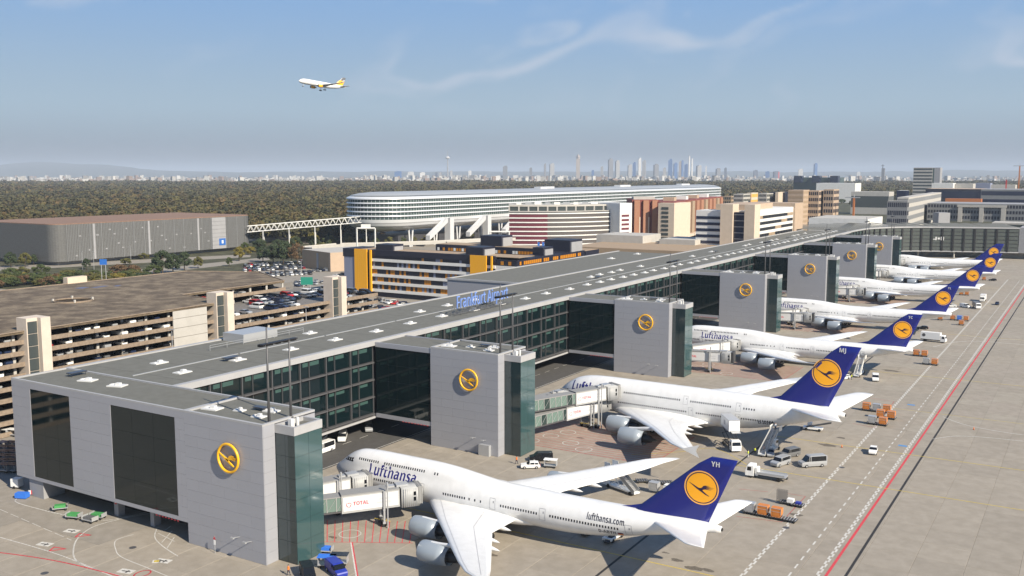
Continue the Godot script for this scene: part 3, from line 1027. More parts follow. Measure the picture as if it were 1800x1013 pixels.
	for k in 10:
		fr.tube(Vector3(-0.8 + k * 3.1, 0, 0), Vector3(-0.8 + k * 3.1, 0.6, 0), 0.07, 0.07, 5)
		fr.tube(Vector3(-0.8 + k * 3.1, 0, -1.5), Vector3(-0.8 + k * 3.1, 0.6, -1.5), 0.07, 0.07, 5)
		fr.tube(Vector3(-0.8 + k * 3.1, 0.6, -1.5), Vector3(-0.8 + k * 3.1, 3.6, -0.3), 0.05, 0.05, 5)
	part(sg, "frame", fr, M.steel_dark)
	# glazed link that curves away to the next pier
	var lk := thing("terminal_link", "glazed curved terminal link with tall dark mullions at the end of the apron", "terminal")
	var pl := []
	for q in [[-147.0, -690.0], [-146.0, -715.0], [-143.0, -737.0], [-135.0, -756.0], [-123.0, -770.0], [-107.0, -779.0], [-90.0, -785.0], [-72.0, -791.0], [-50.0, -797.0]]: pl.append(Vector3(q[0], 0, q[1]))
	var cv := Curve3D.new()
	for k in pl.size():
		var pa: Vector3 = pl[maxi(k - 1, 0)]
		var pb: Vector3 = pl[mini(k + 1, pl.size() - 1)]
		cv.add_point(pl[k], -(pb - pa) / 6.0, (pb - pa) / 6.0)
	var L := cv.get_baked_length()
	var nbay := 22
	var pts := []
	for k in nbay + 1: pts.append(cv.sample_baked(L * k / nbay))
	var bod := MB.new()
	var rf := MB.new()
	var ft := MB.new()
	for k in nbay:
		var pa: Vector3 = pts[k]
		var pb: Vector3 = pts[k + 1]
		var d := (pb - pa).normalized()
		var w := pa.distance_to(pb)
		var nn := Vector3(d.z, 0, -d.x)
		if nn.dot(Vector3(0, 63, 0) - pa) < 0: nn = -nn
		var ry := atan2(-d.z, d.x)
		bod.quad(pa - nn * 0.3 + Vector3(0, 5.4, 0), pb - nn * 0.3 + Vector3(0, 5.4, 0), pb - nn * 0.3 + Vector3(0, ROOF, 0), pa - nn * 0.3 + Vector3(0, ROOF, 0))
		rf.quad(pa + nn * 0.2 + Vector3(0, ROOF + 0.03, 0), pb + nn * 0.2 + Vector3(0, ROOF + 0.03, 0), pb - nn * 60 + Vector3(0, ROOF + 0.03, 0), pa - nn * 60 + Vector3(0, ROOF + 0.03, 0))
		var mid := (pa + pb) * 0.5
		ft.bx(-w * 0.5, w * 0.5, ROOF - 0.9, ROOF + 0.1, -0.5, 0.6, Basis(Vector3.UP, ry), Vector3(mid.x, 0, mid.z))
		ft.bx(-w * 0.5, w * 0.5, 4.6, 5.4, -0.5, 0.4, Basis(Vector3.UP, ry), Vector3(mid.x, 0, mid.z))
		part(lk, "mullion", boxm(1.2, ROOF - 6.4, 1.5), M.black, pa + Vector3(0, (ROOF + 4.4) * 0.5, 0), ry)
		for f in 6:
			var y := 5.5 + f * 2.82
			part(lk, "window_pane", boxm(w - 1.0, 2.25, 0.08), M.window_link if k > 3 else M.window_green, mid + Vector3(0, y + 1.4, 0), ry)
	part(lk, "back_wall", bod, M.mullion_dark)
	part(lk, "roof_deck", rf, M.roof_felt)
	part(lk, "fascia", ft, M.coping)
	var en := MB.new()
	en.bx(-50.0, -20.0, 4.6, ROOF, -830, -797.0)
	part(lk, "end_wall", en, M.grey_wall)
	var ug := MB.new()
	ug.bx(-150, -20, -0.1, 4.5, -842, -806)
	part(lk, "undercroft_wall", ug, M.concrete_pale)
	var lp := MB.new()
	for k in 5: lp.tube(Vector3(-140 + k * 24.0, 0, -772 - k * 7.0), Vector3(-140 + k * 24.0, 4.6, -772 - k * 7.0), 0.6, 0.6, 8)
	part(lk, "support", lp, M.concrete_pale)
	var fish := MB.new()
	var fc: Vector3 = cv.sample_baked(L * 0.665) + Vector3(0, 14.5, 0.9)
	fish.box(fc + Vector3(-2.2, 0, 0), Vector3(2.6, 2.4, 0.12), 0.3)
	fish.box(fc + Vector3(0.4, 0, -0.6), Vector3(1.6, 1.4, 0.12), 0.3)
	fish.box(fc + Vector3(2.8, 0, -1.2), Vector3(2.2, 2.6, 0.12), 0.3)
	part(lk, "white_mark", fish, M.roof_white)

# lettering as a mesh; height = capital height in metres, origin bottom left
func text_mesh(s: String, height: float, depth: float, bold := false, italic := false) -> TextMesh:
	var f := SystemFont.new()
	f.font_names = PackedStringArray(["Droid Sans"])
	f.font_weight = 700 if bold else 400
	f.font_italic = italic
	var t := TextMesh.new()
	t.font = f
	t.text = s
	t.font_size = 64
	t.pixel_size = height / 46.0
	t.depth = depth
	t.curve_step = 2.0
	t.horizontal_alignment = HORIZONTAL_ALIGNMENT_LEFT
	t.vertical_alignment = VERTICAL_ALIGNMENT_BOTTOM
	return t

# ------------------------------------------------------------------ aircraft
# stations: distance from the nose, belly, shoulder crown, top, half width
const J := [[0, 5.3, 5.5, 5.5, 0.02], [0.25, 4.85, 5.95, 5.95, 0.5], [1, 4.2, 6.5, 6.5, 1.05], [2.2, 3.5, 7.2, 7.35, 1.7], [3.6, 3.05, 7.8, 8.5, 2.2], [5.5, 2.65, 8.2, 9.75, 2.7], [8, 2.45, 8.5, 10.2, 3.0], [12, 2.3, 8.7, 10.3, 3.25], [25, 2.3, 8.7, 10.2, 3.25], [29, 2.3, 8.7, 9.95, 3.25], [33, 2.3, 8.7, 9.45, 3.25], [37, 2.3, 8.7, 8.95, 3.25], [40, 2.3, 8.7, 8.75, 3.25], [52, 2.4, 8.7, 8.7, 3.25], [58, 3.0, 8.75, 8.75, 3.1], [64, 4.2, 8.85, 8.85, 2.7], [70, 5.6, 8.95, 8.95, 2.0], [75, 6.7, 8.95, 8.95, 1.3], [78, 7.35, 8.7, 8.7, 0.7], [78.8, 7.7, 8.4, 8.4, 0.3]]
const D := [[0, 4.6, 4.8, 4.8, 0.02], [0.3, 4.0, 5.5, 5.5, 0.65], [1.0, 3.4, 6.3, 6.3, 1.25], [2.4, 2.8, 7.7, 7.7, 2.0], [4.5, 2.4, 9.2, 9.2, 2.75], [7, 2.25, 10.3, 10.3, 3.25], [10, 2.2, 10.8, 10.8, 3.5], [14, 2.2, 10.95, 10.95, 3.57], [46, 2.3, 10.95, 10.95, 3.57], [52, 3.0, 10.9, 10.9, 3.5], [58, 4.3, 10.8, 10.8, 3.1], [64, 6.0, 10.6, 10.6, 2.4], [69, 7.4, 10.2, 10.2, 1.5], [72, 8.2, 9.7, 9.7, 0.8], [73, 8.6, 9.2, 9.2, 0.3]]

func station(T: Array, s: float) -> PackedFloat32Array:
	var o := PackedFloat32Array([0, 0, 0, 0])
	var win := minf(1.6, s * 0.35)
	for k in 5:
		var q := clampf(s + (k - 2) * 0.5 * win, 0, T[-1][0])
		var i := 0
		while i < T.size() - 2 and T[i + 1][0] < q: i += 1
		var t: float = (q - T[i][0]) / (T[i + 1][0] - T[i][0])
		for c in 4: o[c] += lerpf(T[i][c + 1], T[i + 1][c + 1], t) / 5.0
	return o

func half_width(p: PackedFloat32Array, y: float) -> float:
	var yc := (p[0] + p[1]) * 0.5
	var e := maxf((p[1] - p[0]) * 0.5, 0.001)
	var q := (y - yc) / e
	var a := p[3] * sqrt(maxf(0.0, 1.0 - q * q))
	if p[2] > p[1] + 0.02:
		var rv := minf(2.8, e)
		var h := (y - (p[2] - rv)) / rv
		var b := minf(2.5, p[3] * 0.86) * sqrt(maxf(0.0, 1.0 - h * h))
		if absf(h) < 1.0:
			# soft join of the two lobes
			var k := 0.35
			a = maxf(a, b) + maxf(k - absf(a - b), 0.0) * maxf(k - absf(a - b), 0.0) / (4.0 * k) * (1.0 if a > 0.05 and b > 0.05 else 0.0)
	return a

func skin(T: Array, s: float, y: float, off: float) -> Vector3:
	return Vector3(s, y, half_width(station(T, s), y) + off)

func fuselage(T: Array) -> ArrayMesh:
	var m := MB.new(true)
	var rings := []
	var L: float = T[-1][0]
	var N := 20
	var ss := []
	for k in 14: ss.append(0.02 + pow(k / 14.0, 1.6) * 8.0)
	var s := 8.0
	while s < L - 6.0:
		ss.append(s)
		s += 1.6
	for k in 8: ss.append(L - 6.0 + 6.0 * k / 7.0)
	for q in ss:
		var p := station(T, q)
		var r := PackedVector3Array()
		for j in N + 1:
			var y: float = p[0] + (p[2] - p[0]) * (1.0 - cos(PI * j / N)) * 0.5
			r.append(Vector3(q, y, half_width(p, y) if j > 0 and j < N else 0.0))
		for j in range(N - 1, 0, -1):
			r.append(Vector3(q, r[j].y, -r[j].z))
		rings.append(r)
	m.loft(rings)
	m.cap(rings[-1])
	m.cap(rings[0])
	return m.mesh()

func airfoil(le: Vector3, chord: float, th: float, up: Vector3) -> PackedVector3Array:
	var o := PackedVector3Array()
	var xs := [0.0, 0.015, 0.06, 0.15, 0.3, 0.5, 0.7, 0.86, 1.0]
	var ts := [0.0, 0.22, 0.40, 0.50, 0.52, 0.42, 0.26, 0.12, 0.015]
	for i in 9: o.append(le + Vector3(chord * xs[i], 0, 0) + up * (th * ts[i]))
	for i in range(8, 0, -1): o.append(le + Vector3(chord * xs[i], 0, 0) - up * (th * ts[i] * 0.8))
	return o

# sections [lateral, leading edge, trailing edge, height]
func wing(sec: Array, side: float, thick := 0.10) -> ArrayMesh:
	var m := MB.new(true)
	var rings := []
	for q in sec:
		var c: float = q[2] - q[1]
		rings.append(airfoil(Vector3(q[1], q[3], q[0] * side), c, c * thick, Vector3.UP))
	m.loft(rings)
	m.cap(rings[-1])
	return m.mesh()

func wing_lines(sec: Array, side: float, fr: Array, thick := 0.10) -> ArrayMesh:
	# flap and spoiler gaps: shallow dark slots on the upper skin
	var m := MB.new()
	for f in fr:
		for i in range(f[1], f[2]):
			var a: Array = sec[i]
			var b: Array = sec[i + 1]
			var q: Array[Vector3] = []
			for e in [a, b]:
				var c: float = e[2] - e[1]
				var x: float = f[0]
				var h := 0.495 if x < 0.2 else lerpf(0.42, 0.26, (x - 0.5) / 0.2)
				q.append(Vector3(e[1] + c * x, e[3] + c * thick * h + 0.02, e[0] * side))
			m.quad(q[0], q[1], q[1] + Vector3(0.09, 0.0, 0), q[0] + Vector3(0.09, 0.0, 0))
	return m.mesh()

# vertical fin: base and top edges, returns half thickness at a point
func fin_half(F: Dictionary, s: float, y: float) -> float:
	var t := clampf((y - F.y0) / (F.y1 - F.y0), 0, 1)
	var le: float = lerpf(F.le0, F.le1, t)
	var te: float = lerpf(F.te0, F.te1, t)
	var c := te - le
	var x := clampf((s - le) / c, 0, 1)
	var xs := [0.0, 0.015, 0.06, 0.15, 0.3, 0.5, 0.7, 0.86, 1.0]
	var ts := [0.0, 0.22, 0.40, 0.50, 0.52, 0.42, 0.26, 0.12, 0.015]
	for i in 8:
		if x <= xs[i + 1]: return lerpf(ts[i], ts[i + 1], (x - xs[i]) / (xs[i + 1] - xs[i])) * c * F.th
	return 0.0

func fin(F: Dictionary) -> ArrayMesh:
	var m := MB.new(true)
	var rings := []
	var xs := [0.0, 0.015, 0.06, 0.15, 0.3, 0.5, 0.7, 0.86, 1.0]
	for k in 9:
		var y: float = lerpf(F.y0, F.y1, k / 8.0)
		var t := k / 8.0
		var le: float = lerpf(F.le0, F.le1, t)
		var te: float = lerpf(F.te0, F.te1, t)
		if k == 8: le += F.round
		var r := PackedVector3Array()
		for i in 9: r.append(Vector3(lerpf(le, te, xs[i]), y, fin_half(F, lerpf(le, te, xs[i]), y)))
		for i in range(8, 0, -1): r.append(Vector3(r[i].x, y, -r[i].z))
		rings.append(r)
	# forward fillet along the spine
	m.loft(rings)
	m.cap(rings[-1])
	var fl := []
	for k in 6:
		var t := k / 5.0
		var x: float = lerpf(F.le0 - 5.5, F.le0 + 2.6, t)
		var h := lerpf(0.0, 1.7, t * t)
		fl.append(PackedVector3Array([Vector3(x, F.y0 - 0.7, 0.12 + 0.12 * t), Vector3(x, F.y0 + h * 0.7, 0.10 * t + 0.01), Vector3(x, F.y0 + h, 0), Vector3(x, F.y0 + h * 0.7, -0.10 * t - 0.01), Vector3(x, F.y0 - 0.7, -0.12 - 0.12 * t)]))
	m.loft(fl, false)
	return m.mesh()

# split big triangles so flat artwork can bend with the skin, then push it through a map
func bend(arr: Array, f: Callable, max_edge: float) -> ArrayMesh:
	var v: PackedVector3Array = arr[Mesh.ARRAY_VERTEX]
	var ix = arr[Mesh.ARRAY_INDEX]
	var idx: PackedInt32Array = ix if ix != null else PackedInt32Array()
	if idx.is_empty():
		for i in v.size(): idx.append(i)
	var stack := []
	for i in range(0, idx.size(), 3): stack.append([v[idx[i]], v[idx[i + 1]], v[idx[i + 2]]])
	var m := MB.new()
	while not stack.is_empty():
		var t: Array = stack.pop_back()
		var l0: float = t[0].distance_to(t[1])
		var l1: float = t[1].distance_to(t[2])
		var l2: float = t[2].distance_to(t[0])
		var mx := maxf(l0, maxf(l1, l2))
		if mx > max_edge:
			if mx == l0:
				var c: Vector3 = (t[0] + t[1]) * 0.5
				stack.append([t[0], c, t[2]]); stack.append([c, t[1], t[2]])
			elif mx == l1:
				var c: Vector3 = (t[1] + t[2]) * 0.5
				stack.append([t[0], t[1], c]); stack.append([t[0], c, t[2]])
			else:
				var c: Vector3 = (t[2] + t[0]) * 0.5
				stack.append([t[0], t[1], c]); stack.append([c, t[1], t[2]])
		else: m.tri(f.call(t[0]), f.call(t[1]), f.call(t[2]))
	return m.mesh()

func flat_text(s: String, h: float, bold: bool) -> Array:
	var t := text_mesh(s, h, 0.0, bold)
	return t.get_mesh_arrays()

func skin_text(o: Node3D, called: String, T: Array, txt: String, h: float, s0: float, y0: float, width: float, m: Material, bold: bool):
	var a := flat_text(txt, h, bold)
	var v: PackedVector3Array = a[Mesh.ARRAY_VERTEX]
	var lo := Vector3.INF
	var hi := -Vector3.INF
	for p in v:
		lo = lo.min(p); hi = hi.max(p)
	var k := width / (hi.x - lo.x)
	part(o, called, bend(a, func(p: Vector3): return skin(T, s0 + (p.x - lo.x) * k, y0 + p.y - lo.y, 0.018), 0.45), m)

func poly_mesh_arr(ps: Array) -> Array:
	var m := MB.new()
	for p: PackedVector2Array in ps:
		var ix := Geometry2D.triangulate_polygon(p)
		for i in range(0, ix.size(), 3):
			m.tri(Vector3(p[ix[i]].x, p[ix[i]].y, 0), Vector3(p[ix[i + 1]].x, p[ix[i + 1]].y, 0), Vector3(p[ix[i + 2]].x, p[ix[i + 2]].y, 0))
	return m.mesh().surface_get_arrays(0)

func disc_poly(r0: float, r1: float, n := 48) -> Array:
	var m := MB.new()
	for i in n:
		var a := Vector3(cos(TAU * i / n), sin(TAU * i / n), 0)
		var b := Vector3(cos(TAU * (i + 1) / n), sin(TAU * (i + 1) / n), 0)
		if r0 <= 0.0: m.tri(Vector3.ZERO, a * r1, b * r1)
		else: m.quad(a * r0, a * r1, b * r1, b * r0)
	return m.mesh().surface_get_arrays(0)

func fin_art(o: Node3D, F: Dictionary):
	for side: float in [1.0, -1.0]:
		var f := func(off: float): return func(p: Vector3): return Vector3(F.cs + p.x * F.r, F.cy + p.y * F.r, side * (fin_half(F, F.cs + p.x * F.r, F.cy + p.y * F.r) + off))
		part(o, "roundel_rim", bend(disc_poly(0.93, 1.0), f.call(0.02), 0.25), M.air_rim)
		part(o, "roundel_band", bend(disc_poly(0.865, 0.93), f.call(0.02), 0.25), M.air_ring)
		part(o, "roundel_disc", bend(disc_poly(0.0, 0.865), f.call(0.02), 0.25), M.air_orange)
		part(o, "roundel_bird", bend(poly_mesh_arr(crane_polys), f.call(0.035), 0.2), M.air_ring)

func engine_mesh_set(r: float, L: float) -> Array:
	var a := MB.new(true)
	a.lathe([[0.12, r * 0.80], [0.0, r * 0.84], [-0.05, r * 0.90], [0.05, r * 0.95]], Vector3.ZERO, Vector3.RIGHT, 28)
	var b := MB.new(true)
	b.lathe([[0.05, r * 0.95], [0.35, r * 1.0], [L * 0.35, r * 1.05], [L * 0.65, r * 1.0], [L, r * 0.84], [L - 0.03, r * 0.80], [L * 0.6, r * 0.8]], Vector3.ZERO, Vector3.RIGHT, 28)
	var c := MB.new()
	# fan face, inner duct, core and plug; saw-tooth rear edge
	c.lathe([[0.12, r * 0.80], [L * 0.22, r * 0.80], [L * 0.23, 0.0]], Vector3.ZERO, Vector3.RIGHT, 24)
	c.lathe([[L * 0.6, r * 0.8], [L * 0.6, r * 0.55], [L * 1.05, r * 0.52], [L * 1.3, r * 0.40], [L * 1.28, r * 0.30], [L * 1.55, 0.02]], Vector3.ZERO, Vector3.RIGHT, 20)
	for k in 18:
		var t0 := TAU * k / 18.0
		var t1 := TAU * (k + 1) / 18.0
		var tm := (t0 + t1) * 0.5
		c.tri(Vector3(L, cos(t0) * r * 0.835, sin(t0) * r * 0.835), Vector3(L, cos(t1) * r * 0.835, sin(t1) * r * 0.835), Vector3(L + 0.34, cos(tm) * r * 0.80, sin(tm) * r * 0.80))
	var d := MB.new(true)
	d.lathe([[L * 0.12, 0.02], [L * 0.16, r * 0.12], [L * 0.22, r * 0.26]], Vector3.ZERO, Vector3.RIGHT, 14)
	return [a.mesh(), b.mesh(), c.mesh(), d.mesh()]

func add_engine(o: Node3D, set_: Array, at: Vector3, wing_y: float, L: float, r: float):
	var e := Node3D.new()
	e.name = "engine"
	o.add_child(e, true)
	e.position = at
	part(e, "inlet_lip", set_[0], M.nacelle_lip)
	part(e, "cowling", set_[1], M.nacelle)
	part(e, "exhaust", set_[2], M.engine_dark)
	part(e, "spinner", set_[3], M.steel)
	var p := MB.new(true)
	var dy := wing_y - at.y
	var q := []
	for k in 5:
		var t := k / 4.0
		var x := lerpf(L * 0.35, L * 1.75, t)
		var top := lerpf(r * 1.12, dy + 0.1, smoothstep(0.0, 0.75, t))
		var bot := lerpf(r * 0.9, dy - 0.5, smoothstep(0.3, 1.0, t))
		q.append(PackedVector3Array([Vector3(x, bot, 0.22), Vector3(x, top - 0.15, 0.20), Vector3(x, top, 0.0), Vector3(x, top - 0.15, -0.20), Vector3(x, bot, -0.22)]))
	p.loft(q)
	part(e, "pylon", p, M.air_grey)

func bogie(o: Node3D, at: Vector3, rows: int, r: float, h: float):
	var g := Node3D.new()
	g.name = "landing_gear"
	o.add_child(g, true)
	g.position = at
	var s := MB.new()
	s.tube(Vector3(0, r, 0), Vector3(0, h, 0), 0.16, 0.2, 8)
	s.tube(Vector3(0, r + 0.3, 0), Vector3(1.4, h, 0), 0.08, 0.08, 6)
	s.box(Vector3(0, r, 0), Vector3(1.5 * (rows - 1) + 0.4, 0.22, 0.25))
	part(g, "strut", s, M.alu)
	for k in rows:
		for side: float in [-1.0, 1.0]:
			var w := MB.new()
			var x := (k - (rows - 1) * 0.5) * 1.45
			w.lathe([[-0.2, 0.0], [-0.2, r * 0.86], [-0.12, r], [0.12, r], [0.2, r * 0.86], [0.2, 0.0]], Vector3(x, r, side * 0.5), Vector3(0, 0, 1), 16)
			part(g, "wheel", w, M.rubber)
			var hb := MB.new()
			hb.tube(Vector3(x, r, side * 0.5 + side * 0.19), Vector3(x, r, side * 0.5 + side * 0.215), r * 0.45, r * 0.45, 10)
			part(g, "hub", hb, M.alu)

func window_row(T: Array, rows: Array) -> ArrayMesh:
	var m := MB.new()
	for r in rows:
		var s: float = r[0]
		while s < r[1]:
			for side: float in [1.0, -1.0]:
				var q: Array[Vector3] = []
				for c in [[0, -0.21], [0.26, -0.21], [0.26, 0.21], [0, 0.21]]:
					var v := skin(T, s + c[0], r[2] + c[1], 0.015)
					v.z *= side
					q.append(v)
				m.quad(q[0], q[1], q[2], q[3])
			s += r[3]
	return m.mesh()

func door_mesh(T: Array, s: float, y: float, w: float, h: float) -> ArrayMesh:
	var m := MB.new()
	for side: float in [1.0, -1.0]:
		var segs := [[0, 0, w, 0], [0, h, w, h], [0, 0, 0, h], [w, 0, w, h]]
		for g in segs:
			for k in 6:
				var a := skin(T, s + lerpf(g[0], g[2], k / 6.0), y + lerpf(g[1], g[3], k / 6.0), 0.014)
				var b := skin(T, s + lerpf(g[0], g[2], (k + 1) / 6.0), y + lerpf(g[1], g[3], (k + 1) / 6.0), 0.014)
				a.z *= side; b.z *= side
				var dx := Vector3(0.07, 0, 0) if g[0] == g[2] else Vector3(0, 0.07, 0)
				m.quad(a, b, b + dx, a + dx)
		var p := skin(T, s + w * 0.62, y + h * 0.62, 0.016)
		var q := skin(T, s + w * 0.62, y + h * 0.62 + 0.34, 0.016)
		p.z *= side; q.z *= side
		m.quad(p, p + Vector3(0.24, 0, 0), q + Vector3(0.24, 0, 0), q)
	return m.mesh()

func cockpit(T: Array, s0: float, s1: float, y0: float, y1: float) -> ArrayMesh:
	var m := MB.new()
	for side: float in [1.0, -1.0]:
		for k in 4:
			var a := s0 + (s1 - s0) * k / 4.0
			var b := s0 + (s1 - s0) * (k + 0.86) / 4.0
			var q: Array[Vector3] = []
			for c in [[a, y0 + k * 0.04], [b, y0 + k * 0.04], [b + 0.05, y1 + k * 0.10], [a + 0.1, y1 - 0.05 + k * 0.10]]:
				var v := skin(T, c[0], c[1], 0.02)
				v.z *= side
				q.append(v)
			m.quad(q[0], q[1], q[2], q[3])
	return m.mesh()

func belly(s0: float, s1: float, w: float, y: float, h: float) -> ArrayMesh:
	var m := MB.new(true)
	var rings := []
	for k in 15:
		var t := k / 14.0
		var e := pow(sin(PI * clampf(t, 0.004, 0.996)), 0.55)
		var r := PackedVector3Array()
		for j in 20:
			var a := TAU * j / 20
			r.append(Vector3(lerpf(s0, s1, t), y + sin(a) * h * e, cos(a) * w * e))
		rings.append(r)
	m.loft(rings)
	return m.mesh()

func fairings(sec: Array, side: float, ts: Array) -> Array:
	var out := []
	for t in ts:
		var i := 0
		while i < sec.size() - 2 and sec[i + 1][0] < t: i += 1
		var f: float = (t - sec[i][0]) / (sec[i + 1][0] - sec[i][0])
		var te := lerpf(sec[i][2], sec[i + 1][2], f)
		var y := lerpf(sec[i][3], sec[i + 1][3], f)
		var m := MB.new(true)
		m.lathe([[-4.2, 0.02], [-3.2, 0.28], [-1.4, 0.42], [0.2, 0.34], [0.9, 0.2], [1.5, 0.02]], Vector3(te, y - 0.35, t * side), Vector3(1, -0.06, 0), 10)
		out.append(m.mesh())
	return out

const JW := [[0, 22.5, 42.5, 3.1], [3.25, 25.0, 43.0, 3.5], [12, 33.3, 44.2, 4.5], [20, 40.9, 49.2, 5.2], [28, 48.4, 54.2, 6.2], [31.5, 52.0, 56.2, 6.8], [33.2, 55.0, 57.7, 7.15], [34.1, 57.5, 58.5, 7.35]]
const JS := [[0, 66.4, 76.6, 7.5], [2.2, 68.6, 77.2, 7.75], [11.0, 77.0, 80.0, 9.2], [11.4, 78.0, 80.1, 9.28]]
const DW := [[0, 15.0, 42.0, 2.9], [3.6, 18.5, 42.5, 3.5], [13, 27.5, 41.5, 4.9], [24, 37.5, 45.2, 6.1], [36, 47.0, 52.0, 7.2], [39.4, 50.8, 54.0, 7.6]]
const DS := [[0, 60.0, 71.5, 9.0], [2.6, 62.0, 72.0, 9.3], [14.2, 71.5, 75.6, 11.0], [15.0, 73.0, 75.8, 11.1]]

func base_jumbo() -> Node3D:
	var o := thing("jumbo_jet", "", "airliner")
	part(o, "fuselage", fuselage(J), M.air_white)
	for side: float in [1.0, -1.0]:
		var w := part(o, "wing", wing(JW, side), M.air_white)
		part(w, "panel_gap", wing_lines(JW, side, [[0.14, 1, 6], [0.66, 1, 5]]), M.air_line)
		for f in fairings(JW, side, [7.5, 14.5, 18.0]): part(w, "flap_fairing", f, M.air_white)
		part(o, "stabiliser", wing(JS, side, 0.09), M.air_white)
	var F := {y0 = 8.5, y1 = 19.4, le0 = 63.9, le1 = 76.4, te0 = 76.6, te1 = 81.1, th = 0.10, round = 0.5, cs = 75.5, cy = 14.25, r = 2.75}
	var tf := part(o, "tail_fin", fin(F), M.air_blue)
	fin_art(tf, F)
	part(o, "belly_fairing", belly(20.5, 50.0, 3.75, 3.5, 1.75), M.air_white)
	var es := engine_mesh_set(1.72, 5.4)
	for side: float in [1.0, -1.0]:
		add_engine(o, es, Vector3(28.0, 2.65, 11.8 * side), 4.35, 5.4, 1.72)
		add_engine(o, es, Vector3(36.6, 3.1, 21.0 * side), 5.3, 5.4, 1.72)
		bogie(o, Vector3(35.5, 0, 2.0 * side), 2, 0.62, 3.0)
		bogie(o, Vector3(38.6, 0, 5.2 * side), 2, 0.62, 3.6)
	bogie(o, Vector3(8.0, 0, 0), 1, 0.6, 2.8)
	var wr := part(o, "cabin_windows", window_row(J, [[4.4, 9.5, 5.7, 0.51], [12.0, 21.0, 5.7, 0.51], [28.0, 33.0, 5.7, 0.51], [33.6, 36.6, 5.7, 1.2], [40.2, 47.5, 5.7, 0.51], [50.0, 62.6, 5.75, 0.51], [7.6, 12.4, 8.75, 0.51], [13.8, 23.2, 8.75, 0.51], [25.4, 26.4, 8.7, 0.6]]), M.air_window)
	wr.set_meta("kind", "stuff")
	part(o, "cockpit_windows", cockpit(J, 3.35, 6.2, 7.75, 8.3), M.air_window)
	for s: float in [10.0, 22.6, 38.0, 48.0, 63.6]: part(o, "door", door_mesh(J, s, 4.7, 1.1, 1.95), M.air_line)
	skin_text(o, "airline_name", J, "Lufthansa", 1.9, 10.6, 6.35, 11.0, M.air_text, true)
	var apu := MB.new()
	apu.lathe([[0.0, 0.28], [0.25, 0.26], [0.26, 0.0]], Vector3(78.75, 8.05, 0), Vector3.RIGHT, 14)
	part(o, "tail_pipe", apu, M.engine_dark)
	return o

func fin_letters(o: Node3D, txt: String, s0: float, y0: float, h: float, half: float):
	var a := flat_text(txt, h, true)
	part(o, "tail_letters", bend(a, func(p: Vector3): return Vector3(s0 + p.x, y0 + p.y, half), 5.0), M.roof_white)

